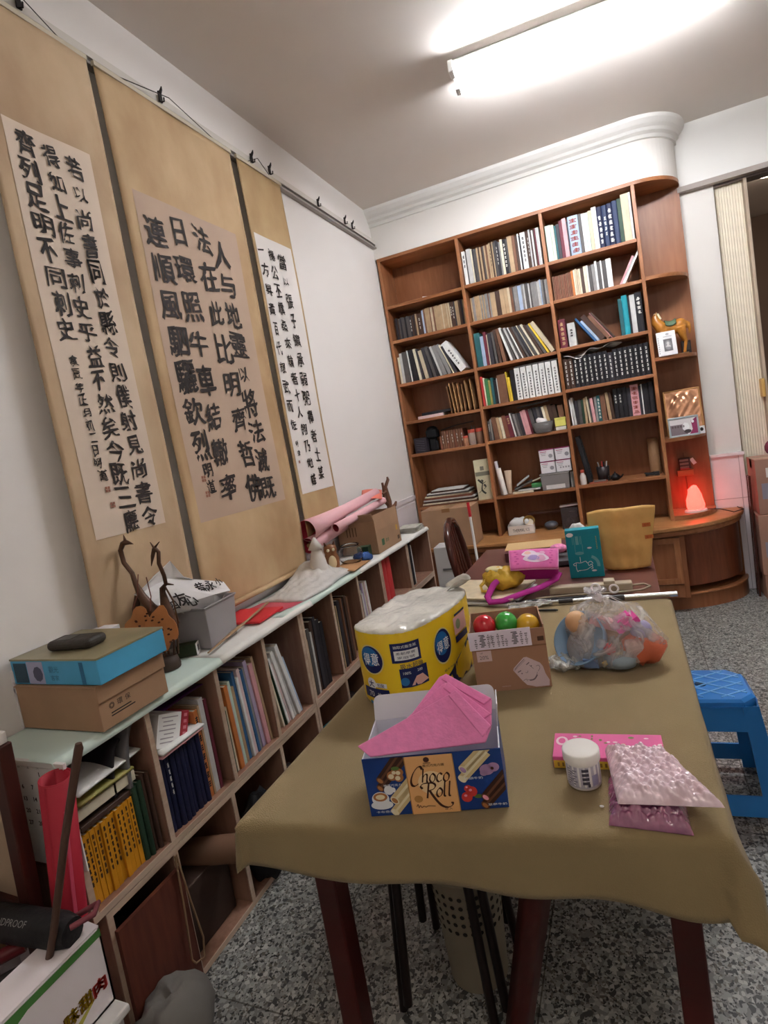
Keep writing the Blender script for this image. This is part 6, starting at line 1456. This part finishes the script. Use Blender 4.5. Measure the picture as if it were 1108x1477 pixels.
def film(name, a, tint='#f6f3f5'):
    new = name not in _mats
    m = M(name, tint, .08, spec=.9, alpha=a, bump=(26, .6))
    if new:   # cloudier along its creases
        nt = m.node_tree; n = nt.nodes.new('ShaderNodeTexNoise'); n.inputs['Scale'].default_value = 22; n.inputs['Detail'].default_value = 4; n.inputs['Distortion'].default_value = 1.5
        tc = nt.nodes.new('ShaderNodeTexCoord'); nt.links.new(tc.outputs['Object'], n.inputs['Vector'])
        r = nt.nodes.new('ShaderNodeMapRange'); r.inputs[1].default_value = .4; r.inputs[2].default_value = .75; r.inputs[3].default_value = a*.5; r.inputs[4].default_value = min(1, a*2.4)
        nt.links.new(n.outputs['Fac'], r.inputs[0]); nt.links.new(r.outputs[0], nt.nodes['Principled BSDF'].inputs['Alpha'])
    return m
b.build('film', film('bag_film', .28), tg)
b = MB(); b.tube([(-.02, 0, .178), (-.014, 0, .186), (-.02, 0, .192)], [.015, .010, .013], 12); b.build('knot', M('knot_white', '#f1ecee', .3), tg)
for dx, dz, sz in ((-.018, .208, .011), (.028, .203, .0105)):
    c = MB(); c.tube([(dx+sz*math.cos(i*PI/10), 0, dz+sz*math.sin(i*PI/10)) for i in range(20)], .0028, 8, closed=True); c.build('ring', M('knot_white', '#f1ecee'), tg)
b = MB()
for a in (2.6, 1.2, .5, -.4): b.tube([(-.016, 0, .182), (-.016+.03*math.cos(a), .01*math.sin(a), .185), (-.016+.07*math.cos(a), .03*math.sin(a), .165)], [.006, .004, .001], 8, flat=.3)
b.build('pleats', film('bag_pleat', .6), tg)
def toy(mb, nm, lab, col, loc, rot=(0, 0, 0), **k):
    mb.v = [(x*1.28, y*1.15, z*1.28) for x, y, z in mb.v]
    return solo(mb, nm, lab, 'toy', M('toy_'+nm+col[1:], col, .4, **k), (1.445+loc[0]*1.12, -2.47+loc[1]*.85, ZT_+.003+loc[2]*1.08), rot, 'toys in the clear bag')
toy(MB().ball((0, 0, 0), .024, 0, 24), 'toy_ball', 'peach coloured ball near the top left of the clear bag', '#e8b98c', (-.068, -.028, .112))
b = MB().lathe([(.0, .0), (.045, .004), (.058, .03), (.060, .03), (.05, -.004), (0, -.004)], n=28); toy(b, 'toy_bowl', 'pale blue bowl tipped on its side at the left of the clear bag', '#8fb4d8', (-.055, -.012, .06), (.9, -.7, 0))
b = MB().lathe([(0, 0), (.05, 0), (.052, .012), (.03, .022), (0, .024)], n=28); toy(b, 'toy_plate', 'grey lid standing behind the red bead in the clear bag', '#a9adb4', (-.045, -.005, .04), (1.2, 0, .3))
toy(MB().ball((0, 0, 0), .0125, 0, 16), 'toy_bead', 'shiny red bead low in the middle of the clear bag', '#d42a48', (.0, -.062, .052))
b = MB().box((0, 0, 0), (.045, .004, .009)); toy(b, 'toy_stick', 'flat yellow wooden stick below the red bead', '#d8bb63', (.004, -.068, .030), (0, -.55, .1), ); 
b = MB().box((0, 0, 0), (.05, .03, .014)).box((0, 0, .012), (.03, .02, .012)); toy(b, 'toy_block', 'hot pink block at the upper right of the clear bag', '#e85aae', (.042, -.030, .108), (.2, -.5, .3))
b = MB().box((0, 0, 0), (.07, .02, .02)); toy(b, 'toy_car', 'pale pink bar shaped toy across the middle of the clear bag', '#d9a2a6', (.0, -.02, .105), (.1, .35, .1))
toy(MB().ball((0, 0, 0), (.022, .02, .02), 0, 18), 'toy_egg', 'pale lilac egg at the right side of the clear bag', '#b9b2d6', (.072, -.022, .088))
b = MB().ball((0, 0, 0), (.045, .035, .03), 0, 20); b.v = [(x+.008*wob(y*60, z*60), y+.006*wob(x*70, z*50), z+.008*wob(x*60, y*60)) for x, y, z in b.v]
toy(b, 'toy_cloth', 'orange red netting at the lower right of the clear bag', '#cc6a4a', (.072, -.02, .042))
b = MB().ball((0, 0, 0), (.05, .03, .025), 0, 20); toy(b, 'toy_shell', 'brown rounded toy in the middle of the clear bag', '#a9826a', (.01, .01, .075))
b = MB().box((0, 0, 0), (.03, .004, .02)); toy(b, 'toy_card', 'small blue and white card at the bottom left of the clear bag', '#7f9bc8', (-.045, -.070, .018), (.3, 0, -.2))
b = MB().lathe([(0, 0), (.03, .003), (.034, .02), (.02, .03), (0, .032)], n=20); toy(b, 'toy_dish', 'small grey blue dish at the bottom of the clear bag', '#93a3ad', (.02, -.045, .004))
b = MB(); b.ball((0, 0, .014), (.045, .05, .018), 0, 20); b.v = [(x+.012*wob(y*50, z*60, 1, 2), y+.01*wob(x*50, z*50), max(0, z+.014*wob(x*60, y*60, 1, 4))) for x, y, z in b.v]
solo(b, 'clear_wrapper', 'crumpled clear wrapper between the carton and the toy bag', 'wrapper', film('wrapper_film', .55, '#dfe3e0'), (1.325, -2.50, ZT_+.001))

# ------------------------------------------------------------------ things at the far end of the tables
z = ZT_+.001
for i, (x, y, w, d, tt, rz, c, lab) in enumerate([(.94, -1.815, .36, .26, .010, -.25, 'pale grey', 'pale grey folder at the bottom of the pile under the purse'), (.95, -1.80, .34, .25, .008, -.12, 'white', 'white papers in the middle of the pile under the purse'), (.935, -1.81, .36, .25, .006, -.2, 'beige', 'cream envelope on top of the pile under the purse')]):
    solo(MB().box((0, 0, tt/2), (w, d, tt)), 'folder' if i == 0 else ('paper_stack' if i == 1 else 'envelope'), lab, ['folder', 'papers', 'envelope'][i], cov(c), (x, y, z), (0, 0, rz), 'papers under the pink purse', bevel=.0015); z += tt+.0008
zp = z
b = MB(); b.ball((0, 0, .045), (.085, .06, .045), 0, 28); b.v = [(x+.012*wob(y*40, z_*40, 1, 1), y+.01*wob(x*36, z_*40, 1, 3), max(.001, z_+.014*wob(x*38, y*38, 1, 5))) for x, y, z_ in b.v]
t = thing('yellow_bag', 'crumpled yellow plastic bag lying under the pink purse', 'bag', (1.03, -1.83, zp))
b.build('film', M('yellow_bag_film', '#e3b841', .4, spec=.4, noise=(16, .18), bump=(40, .6), transl=.2), t)
MB().tube([(-.06, -.03, .05), (-.085, -.045, .03), (-.08, -.05, .01), (-.05, -.055, .006)], [.008, .007, .006, .005], 8).build('handle', M('yellow_handle', '#e3bd4e', .35), t)
b = MB().ball((-.03, .0, .082), (.04, .03, .014), 0, 14); b.build('pale_fold', M('pale_yellow_fold', '#dccf9c', .4), t)
t = thing('pink_purse', 'magenta shoulder purse with a pale patterned pink flap', 'purse', (1.155, -1.80, zp+.062), (.55, .06, .12))
b = MB(); b.bx((-.092, -.03, -.035), (.092, .05, .055)); b.build('body', M('magenta_cloth', '#b3258a', .8, bump=(120, .15)), t, bevel=.02, seg=4)
b = MB()
def flap(u, v): 
    x = (-.095+.19*u)*(1-.06*v); y = .052-.10*v*.9; zz = .058+.004*math.sin(PI*u)-.012*v*v-.03*max(0, v-.8)**1.2
    return (x, y, zz)
b.grid(flap, 16, 12); b.build('flap', M('pink_flap', '#e06fae', .7, noise=(30, .1)), t, solid=.004)
b = MB(); pts = [flap(0, v/8) for v in range(9)]+[flap(u/10, 1) for u in range(1, 11)]+[flap(1, 1-v/8) for v in range(1, 9)]; b.tube(pts, .0032, 8); b.build('piping', M('pale_piping', '#efb3d2', .7), t)
b = MB(); F = lambda u, v, q=.0015: Vector(flap(u, v))+Vector((0, 0, q))
def fpatch(cu, cv, ru, rv, mi, n=18, q=.006, ph=0):
    vs = [F(cu+ru*math.cos(2*PI*i/n+ph)*(1+.15*math.sin(3*2*PI*i/n)), cv+rv*math.sin(2*PI*i/n+ph), q) for i in range(n)]; b.add(vs, [tuple(range(n))], mi)
fpatch(.55, .50, .26, .26, 0); fpatch(.42, .28, .16, .17, 0, q=.0063); fpatch(.50, .52, .12, .14, 1, q=.0067); fpatch(.66, .55, .09, .17, 2, q=.0067); fpatch(.38, .25, .07, .09, 3, q=.0067); fpatch(.68, .25, .06, .08, 2, q=.0065)
for k in range(6):
    fpatch(.12+.04*(k % 2), .15+.13*k, .035, .035, 4, 8); fpatch(.88-.03*(k % 2), .15+.13*k, .03, .035, 4, 8)
b.build('flap_motif', [M('motif_white', '#efdbe8', .6), M('motif_lilac', '#b39ad0', .6), M('motif_rose', '#e2a8c8', .6), M('motif_peach', '#eec2b4', .6), M('motif_pink', '#c94f96', .6)], t)
b = MB(); sp = [(-.085, -.01, .03), (-.11, -.03, .01), (-.14, -.08, -.03), (-.145, -.115, -.055), (-.12, -.135, -.062), (-.07, -.125, -.058), (0, -.095, -.052), (.06, -.06, -.04), (.09, -.01, -.02)]
Mi = (Matrix.Translation(t.location) @ t.rotation_euler.to_matrix().to_4x4()).inverted()
sp = [Mi @ Vector(p) for p in ((1.075, -1.80, zp+.075), (1.045, -1.85, zp+.07), (1.005, -1.90, zp+.04), (.985, -1.945, zp+.006), (1.0, -1.972, zp-.008), (1.05, -1.965, zp-.006), (1.12, -1.93, zp+.008), (1.19, -1.89, zp+.018), (1.235, -1.84, zp+.03), (1.245, -1.79, zp+.04))]
b.tube([tuple(p) for p in sp], .014, 10, flat=.4); b.build('strap', M('magenta_strap', '#a3237f', .85), t)
solo(MB().ball((0, 0, .02), (.04, .03, .022), 0, 20), 'pink_pouch', 'small round pink patterned pouch between purse and teal box', 'pouch', M('pink_pouch', '#dc86b0', .7, noise=(60, .35)), (1.20, -1.36, .747), (0, 0, .2))
solo(MB().box((0, 0, .0225), (.30, .20, .045)), 'flat_box', 'flat maroon box at the back of the second table', 'box', M('maroon_box', '#6d4044', .5), (1.07, -1.17, .696), (0, 0, .05), bevel=.002)
solo(MB().box((0, 0, .002), (.28, .17, .003)), 'manila_envelope', 'manila envelope lying on the flat maroon box', 'envelope', M('manila', '#c9a877', .8), (1.05, -1.14, .742), (0, .01, .1))
solo(MB().box((0, 0, .012), (.12, .16, .022)), 'grey_tray', 'dark grey tray under the pink pouch', 'tray', M('tray_grey', '#4d4a4d', .5), (1.20, -1.36, .7), (0, 0, .1), bevel=.003).location.z = .702
t = thing('teal_box', 'upright teal box printed with white line drawing of an animal', 'box', (1.338, -1.63, .6965), (0, 0, .06))
MB().bx((-.068, 0, 0), (.068, .05, .205)).build('body', M('teal_card', '#1593a4', .45, noise=(8, .06)), t, bevel=.002)
b = MB(); yy = -.0006; ux, uz = (1, 0, 0), (0, 0, 1)
disc(b, (-.05, yy, .185), ux, uz, .014, .009, 0, 20); disc(b, (.022, yy, .125), ux, uz, .009, .004, 0, 12); disc(b, (-.02, yy, .105), ux, uz, .018, .007, 2, 16); disc(b, (.03, yy, .028), ux, uz, .01, .004, 0, 12)
for k in range(8): rect(b, (.052, yy, .17-.007*k), ux, uz, .004, .0035, 1)
for xx in (-.042, -.036, -.012, -.007): rect(b, (xx, yy, .16), ux, uz, .0018, .034, 2)
rect(b, (-.024, yy, .16), ux, uz, .012, .036, 2)
for xx in (-.035, -.005): rect(b, (xx, yy, .122), ux, uz, .0016, .04, 2)
for p in ([(-.05, .06), (-.038, .066), (-.02, .064), (0, .07), (.006, .062), (.02, .068), (.028, .058)], [(-.038, .064), (-.040, .045), (-.036, .028), (-.032, .032), (-.026, .03)], [(-.03, .032), (0, .034), (.014, .042), (.022, .046)], [(.008, .062), (.012, .05), (.022, .056), (.026, .046)], [(-.05, .06), (-.046, .054), (-.038, .056)], [(-.02, .066), (-.02, .09)], [(.022, .046), (.026, .038), (.018, .036)]):
    nib(b, p, (0, yy-.0003, 0), ux, uz, 1, 0, .7, .0026, .0011, 5)
for k in range(14):
    a = -.2+k*.1; b.add([Vector((.012+r*math.cos(a), yy, .052+r*math.sin(a))) for r in (.032, .044)]+[Vector((.012+r*math.cos(a+.1), yy, .052+r*math.sin(a+.1))) for r in (.044, .032)], [(0, 1, 2, 3)], 2)
b.build('drawing', [mWp, M('gold_print', '#c6ba6a', .5), M('teal_pale', '#6fb3bb', .5)], t)
# orange padded envelope standing open
b = MB()
def env(u, v, s):
    x = (-.134+.268*u)*(1-.34*(1-v)**1.8)+.006*math.sin(5*v+2); e = math.sin(PI*u)**.6 if 0 < u < 1 else 0
    th = (.004+.034*(1-v)**.8*e+.008*wob(u*9, v*9, 1, 3)*e+.005*math.sin(11*v+5*u)*e*(1-v))
    return (x, s*th+.02*(1-v), .008+.25*v+.008*math.sin(PI*u)*v+.003*math.sin(9*u)*v)
b.grid(lambda u, v: env(u, v, -1), 22, 20); b.grid(lambda u, v: env(1-u, v, 1), 22, 20)
t = thing('padded_envelope', 'crumpled orange yellow paper bag standing beside the teal box', 'paper bag', (1.492, -1.56, .697), (-.06, 0, .05))
b.build('bag', M('orange_paper', '#ffd284', .6, noise=(7, .06), bump=(12, .4), transl=.3), t, solid=.0012)
b = MB()
for (cx, cz, s_) in ((.095, .185, '急件'), (.10, .135, '掛號')):
    rect(b, (cx, -.0135, cz), (1, 0, .03), (0, .03, 1), .032, .016, 0); text(b, s_, (cx, -.0142, cz), (1, 0, .03), (0, .03, 1), .010, 1)
b.build('stamp', [M('stamp_orange', '#d97a3a', .6), M('stamp_red', '#b5432a', .6)], t)
b = MB().ball((0, 0, .1), (.05, .03, .11), 0, 18); b.v = [(x+.008*wob(y*50, z_*40), y+.008*wob(x*50, z_*40), max(0, z_+.012*wob(x*45, y*45, 1, 5))) for x, y, z_ in b.v]
solo(b, 'white_bag', 'crumpled white plastic bag behind the teal box', 'plastic bag', M('white_film', '#e3e0de'), (1.31, -1.50, .697))
t = thing('power_strip', 'beige power strip lying in front of the teal box', 'power strip', (1.36, -1.845, .703), (0, 0, .06))
MB().bx((-.15, -.022, 0), (.15, .022, .03)).build('body', M('beige_abs', '#b3a58f', .45), t, bevel=.006, seg=3)
MB().bx((.05, -.02, .0), (.09, .024, .042)).build('plug', M('beige_plug', '#c3b59c', .45), t, bevel=.004)
MB().tube([(.15, .0, .014), (.19, .02, .01), (.21, -.0, .006), (.18, -.035, .005), (.08, -.05, .005), (-.06, -.045, .005), (-.2, -.06, .005)], .004, 8).build('cord', M('beige_cord', '#a2937c', .5), t)
b = MB().tube([(0, 0, 0), (.18, .012, 0), (.40, .028, 0), (.58, .04, 0)], [.0055, .0065, .0085, .0095], 14)
t = thing('chrome_rod', 'long chrome telescopic rod lying across the table end', 'rod', (1.07, -1.985, ZT_+.012))
b.build('tube', M('chrome', '#d4d6d8', .18, .9), t)
for k, (xx, r) in enumerate(((.185, .0085), (.36, .0105))): MB().cyl((xx, xx*.07-.001, 0), (xx+.05, (xx+.05)*.07-.001, 0), r, n=14).build('collar', M('rod_dark', '#3d3a3b', .4), t)
solo(MB().tube([(0, 0, 0), (.3, .0, 0)], [.005, .005], 10), 'black_rod', 'thin black rod lying just behind the chrome one', 'rod', M('black_plastic', '#1f1f22'), (1.08, -1.945, ZT_+.008), (0, 0, .08))
solo(MB().tube([(0, 0, 0), (.01, 0, 0), (.085, -.0, 0), (.095, 0, 0)], [.002, .004, .004, .002], 10), 'black_pen', 'thin black pen on the cloth behind the coloured balls', 'pen', M('black_plastic', '#1f1f22'), (1.165, -2.045, ZT_+.006), (0, 0, -.05))
b = MB(); b.grid(lambda u, v: (.16*u, .07*v, .004+.007*abs(math.sin(9*u+4*v))+.004*wob(u*6, v*8)), 24, 12)
solo(b, 'clear_sleeve', 'crumpled clear plastic sleeve below the strap of the purse', 'plastic sleeve', film('sleeve_film', .6, '#dcdad6'), (1.08, -2.03, ZT_+.001), (0, 0, .25), solid=.0006)
# ------------------------------------------------------------------ things on the floor and along the walls
t = thing('red_paper_roll', 'rolled sheet of red paper standing against the near shelf end', 'paper roll', (.195, -3.256, .002), (math.radians(-.3), math.radians(9.6), 0))
b = MB(); n = 60; R0 = .037
spi = [( (R0-.010*i/n)*math.cos(-1.2+2*PI*1.6*i/n), (R0-.010*i/n)*math.sin(-1.2+2*PI*1.6*i/n)) for i in range(n+1)]
b.add([(x, y, z) for z in (0, .80) for x, y in spi], [(i, i+1, n+2+i, n+1+i) for i in range(n)], 0, None, True)
b.build('sheet', M('red_card', '#ac2233', .6, noise=(8, .06)), t, solid=.0015)
b = MB().grid(lambda u, v: (.034+.006*u, -.004-.012*u+.003*math.sin(6*v), .74*v), 4, 8); b.build('loose_edge', M('pink_card', '#d9506a', .6), t, solid=.0012)
b = MB().tube([(0, 0, 0), (.05, .05, .2), (.09, .088, .38), (.13, .127, .545), (.131, .128, .555)], [.007, .0072, .0075, .0085, .006], 12)
solo(b, 'walking_stick', 'dark wooden stick standing in the white carton, crossing the red roll', 'stick', M('stick_dark', '#4f372c', .45, noise=(12, .2)), (.352, -3.417, .345))
# framed board standing by the wall
t = thing('framed_board', 'dark framed beige board standing at the near shelf end', 'board', (.012, -3.29, 0), (0, math.radians(3.6), 0))
mF = wood('dark_timber', '#4a1f16', '#2c110c', 'z', rough=.5)
MB().bx((.155, -.018, 0), (.192, .012, .90)).build('stile', mF, t, bevel=.003); MB().bx((-.03, -.018, 0), (.0, .012, .90)).build('stile', mF, t, bevel=.003)
for z0 in (.49, .86): MB().bx((0, -.016, z0), (.155, .010, z0+.04)).build('rail', mF, t, bevel=.002)
MB().bx((0, -.004, .53), (.155, .004, .86)).build('panel', M('beige_panel', '#b59c82', .8), t)
MB().bx((0, -.004, .0), (.155, .004, .49)).build('lower_panel', mF, t)
MB().bx((.10, -.015, .90), (.185, .008, .925)).build('cap', M('cap_white', '#d8cfc4', .6), t, bevel=.002)
# white carton in the near corner, on a plastic box
t = thing('plastic_crate', 'pale plastic crate under the white fruit carton', 'crate', (.30, -3.46, 0))
MB().box((0, 0, .155), (.29, .30, .31), 0, None, (1.06, 1.06)).build('body', M('pale_crate', '#c9c4c0', .5), t, bevel=.012)
MB().box((0, 0, .319), (.325, .335, .018)).build('rim', M('pale_crate_rim', '#d5d0cb', .45), t, bevel=.005)
cz = .33
t = thing('fruit_carton', 'open white carton with green rim and red and yellow lettering', 'carton', (.28, -3.46, cz))
w2, d2, h2 = .145, .165, .165; mCW = M('carton_cream', '#e6dcdc', .55); mCG = M('carton_green', '#4c7f3e', .5)
b = MB(); tk = .004
for a, c in (((-w2, -d2, 0), (w2, -d2+tk, h2)), ((-w2, d2-tk, 0), (w2, d2, h2)), ((-w2, -d2, 0), (-w2+tk, d2, h2)), ((w2-tk, -d2, 0), (w2, d2, h2)), ((-w2, -d2, 0), (w2, d2, tk))): b.bx(a, c)
b.build('body', mCW, t)
f = MB().bx((-.075, -d2, 0), (0, d2, tk)).build('flap', mCW, t); f.location = (w2-.001, 0, h2); f.rotation_euler = (0, .12, 0)
f = MB().bx((-w2, -.07, 0), (w2-.08, 0, tk)).build('flap', mCW, t); f.location = (0, d2-.002, h2+.002); f.rotation_euler = (-.1, 0, 0)
b = MB(); U, V = (0, 1, 0), (0, 0, 1); xx = w2+.0006
rect(b, (xx, 0, h2-.010), U, V, d2*2, .016, 0); patch(b, (xx, 0, h2-.018), U, V, [(-.17, 0), (.01, 0), (-.05, -.02), (-.11, -.06), (-.17, -.075)], 0)
for i, ch in enumerate('大味甜肉'):
    yy = .140-(3-i)*.032; zz = .054+.001*i
    text(b, ch, (xx+.0004, yy, zz), U, V, .029, 1 if i in (1, 2) else 2, .028, bold=.07); text(b, ch, (xx+.0008, yy, zz), U, V, .028, 3 if i in (1, 2) else 2, .026, bold=.025)
patch(b, (xx+.0002, 0, 0), U, V, [(-.165, .0), (-.0, .012), (.08, .030), (.145, .055), (.09, .022), (.0, .003), (-.165, -.0)], 4)
b.build('print', [mCG, M('print_brown', '#6d3d1c', .6), M('print_redd', '#b8322c', .6), M('print_yell', '#dfb52c', .6), M('print_olive', '#b5ab4a', .6)], t)
t = thing('umbrella', 'rolled black umbrella lying over the white fruit carton', 'umbrella', (.055, -3.375, cz+h2+.036), (0, .02, .1))
MB().tube([(0, 0, 0), (.2, 0, 0), (.33, 0, 0), (.36, 0, 0)], [.03, .034, .033, .026], 18).build('canopy', M('umbrella_black', '#1c1a1b', .6, bump=(60, .2)), t)
b = MB(); text(b, 'WINDPROOF', (.22, -.022, .026), (1, 0, 0), (0, .75, .66), .012, 0, .1); b.build('lettering', M('print_grey', '#8d8886', .6), t)
MB().tube([(.33, .03, 0), (.38, .05, .02), (.40, .02, .025), (.37, -.01, .02)], .006, 8).build('wrist_loop', M('loop_maroon', '#7a3b42', .7), t)
for i, (x, y, zz, L_, r_, rz, c, lab) in enumerate([(.16, -3.46, .02, .30, .011, .95, '#26202a', 'dark rod with a steel tip lying in the white carton'), (.20, -3.50, .012, .32, .014, .9, '#6a2226', 'dark red rod lying in the white carton'), (.26, -3.52, .004, .3, .012, .88, '#231c1c', 'black rod at the right inside the white carton')]):
    solo(MB().cyl((-L_/2, 0, 0), (L_/2, 0, 0), r_, n=12), 'rod', lab, 'rod', M('rod%d' % i, c, .4), (x-.02, y+.02, cz+h2-.03+zz), (0, -.05, rz))
solo(MB().box((0, 0, .03), (.14, .13, .06)), 'yellow_box', 'small yellowish box between the umbrella and the dark rod', 'box', M('straw_box', '#c4b07c', .7), (.13, -3.42, cz+h2-.075), (0, 0, .4), bevel=.003)
# cloth heaps and bags in the lower bays
def heap(nm, lab, cat, col, loc, r, rot=0, seed=0, rough=.9):
    b = MB(); b.ball((0, 0, r[2]*.85), r, 0, 30)
    b.v = [(x+.14*r[0]*wob(y*22, z*22, 1, seed), y+.14*r[1]*wob(x*22, z*20, 1, seed+2), max(.0, z+.2*r[2]*wob(x*24, y*24, 1, seed+4))) for x, y, z in b.v]
    return solo(b, nm, lab, cat, M('heap_'+nm+col[1:], col, rough, bump=(30, .3)), loc, (0, 0, rot))
heap('grey_cloth', 'grey cloth bag slumped on the floor in the near corner', 'cloth bag', '#77736c', (.375, -3.14, .002), (.085, .11, .09), .3, 2)
heap('black_bag', 'black bag hanging out of the lower bay over the floor', 'bag', '#1b191b', (.265, -2.60, .02), (.07, .08, .15), 0, 3)
heap('dark_bag', 'dark brown bag in the lowest bay behind the board', 'bag', '#2c2220', (.15, -3.08, .02), (.09, .08, .13), 0, 5)
heap('grey_blanket', 'folded grey blanket in the fourth lower bay', 'blanket', '#6a6260', (.17, -2.32, .02), (.07, .075, .10), 0, 6)
heap('teal_cloth', 'small teal cloth hanging out of a lower bay behind the table', 'cloth', '#2f7f8c', (.255, -2.07, .16), (.045, .06, .05), 0, 7)
heap('dark_clothes', 'heap of dark clothes in the lower bay right of teal cloth', 'clothes', '#3a2c2a', (.16, -1.80, .02), (.09, .1, .13), 0, 8)
solo(MB().box((0, 0, .1), (.16, .18, .2)), 'storage_crate', 'dark brown crate in the second lower bay', 'crate', M('crate_brown', '#3b2a22', .7), (.16, -2.84, .018), bevel=.004)
t = thing('cardboard_roll', 'brown cardboard roll jutting out of the lower bay', 'paper roll', (.12, -2.81, .23), (0, PI/2-.1, .15))
MB().lathe([(.04, 0), (.04, .24), (.036, .24), (.036, .002), (0, .002)], n=24).build('roll', M('roll_brown', '#7a5a45', .8), t)
t = thing('twine', 'looped beige cord hanging in front of the reddish board', 'cord', (XF+.022, -2.985, 0))
MB().tube([(0, 0, .388), (.003, -.008, .25), (.004, -.02, .10), (.004, -.01, .08), (.004, .02, .07), (.003, .03, .12), (.003, .015, .25), (0, .004, .388)], .0028, 6).build('cord', M('cord_beige', '#8d7054', .8), t)
# white box, mop, cardboard box near the bookcase
t = thing('white_cabinet_box', 'tall white box standing at the far end of the low shelf', 'box', (.375, -.52, 0), (0, 0, .05))
MB().bx((-.075, -.07, 0), (.075, .09, .655)).build('body', M('white_tall_box', '#dcd9d6', .5), t, bevel=.004)
MB().bx((-.03, -.0735, .50), (.03, -.07, .512)).build('slot', M('slot_grey', '#6e6b6a', .6), t)
t = thing('cardboard_box', 'closed brown cardboard box sealed with tape, on the counter corner', 'cardboard box', (.31, -.10, ZB), (0, 0, .0))
MB().bx((-.19, -.13, 0), (.19, .08, .28)).build('body', mCard, t, bevel=.003)
MB().bx((-.03, -.1312, .255), (.03, .081, .2815)).build('tape', M('brown_tape', '#8d633c', .3), t)
MB().tube([(0, 0, 0), (-.012, .02, .9)], [.009, .009], 12).build
t = thing('mop_handle', 'white pole with a red grip leaning against the counter', 'pole', (.545, -.42, .003), (math.radians(-5), math.radians(-2), 0))
MB().cyl((0, 0, 0), (0, 0, .83), .009, n=14).build('pole', M('pole_white', '#e4e1de', .4), t)
MB().cyl((0, 0, .80), (0, 0, .90), .0105, n=14).build('grip', M('grip_red', '#c2262e', .4), t)
# boxes in the room beyond the opening
def cbox(loc, s, lab, rz=0, label_=False):
    t = thing('cardboard_box', lab, 'cardboard box', loc, (0, 0, rz))
    MB().bx((0, 0, 0), s).build('body', M('cardboard_pink', '#a27a68', .8, noise=(7, .08)), t, bevel=.003)
    MB().bx((.0, s[1]/2-.03, s[2]-.06), (s[0], s[1]/2+.03, s[2]+.0008)).build('tape', M('clear_tape', '#b79a86', .25), t)
    b = MB(); rect(b, (.07, -.0006, s[2]*.75), (1, 0, 0), (0, 0, 1), .03, .06, 0); rect(b, (.05, -.0006, s[2]*.42), (1, 0, 0), (0, 0, 1), .05, .10, 1); b.build('labels', [M('label_white', '#e2dedb'), M('label_bluegrey', '#8f8b98', .7)], t)
    return t
cbox((2.27, .03, .0), (.42, .23, .165), 'lowest cardboard box in the stack before the folding door')
cbox((2.262, .02, .168), (.43, .25, .385), 'middle cardboard box in the stack before the folding door')
cbox((2.275, .025, .556), (.40, .24, .35), 'topmost cardboard box in the stack before the folding door')
t = thing('folded_frame', 'dark brown wooden frame propped beside the cardboard stack', 'frame', (2.236, .10, 0), (0, .012, 0))
for y in (0, .05): MB().bx((0, y, 0), (.014, y+.025, .80)).build('bar', mDk, t, bevel=.003)
solo(MB().ball((0, 0, .05), (.07, .06, .06), 0, 18), 'red_bundle', 'dark red and white bundle on top of the cardboard stack', 'bundle', M('bundle_red', '#7d3a4a', .7, noise=(14, .5)), (2.43, .15, .908))
MB().bx((2.405, .262, 1.28), (2.425, .335, 1.40)).build('handle', M('phone_yellow', '#d0a860', .5), dd, bevel=.006)
# ------------------------------------------------------------------ of all the books the 300 that show largest stay objects; the thinnest rest is one object
bks = [o for o in COL.objects if o.name.split('.')[0] == 'book']
def shown(o):
    xs = [v.co.x for v in o.data.vertices]; zs = [v.co.z for v in o.data.vertices]
    d = (o.location-CAM).length
    side = .62 if abs(o.rotation_euler.z-PI/2) < .01 else .9
    return (max(xs)-min(xs))*(max(zs)-min(zs))*side/d**2
bks.sort(key=shown, reverse=True)
rest = bks[300:]
if rest:
    ms = []; mb = MB()
    for o in rest:
        Mx = Matrix.Translation(o.location) @ o.rotation_euler.to_matrix().to_4x4()
        idx = []
        for m in o.data.materials:
            if m not in ms: ms.append(m)
            idx.append(ms.index(m))
        off = len(mb.v)
        mb.v += [tuple(Mx @ v.co) for v in o.data.vertices]
        for p in o.data.polygons:
            mb.f.append([i+off for i in p.vertices]); mb.m.append(idx[p.material_index]); mb.sm.append(False)
        me = o.data; bpy.data.objects.remove(o); bpy.data.meshes.remove(me)
    o = tag(mb.build('thin_books', ms), 'thinnest worn books and booklets between the others in the shelf rows', 'books'); o['kind'] = 'stuff'
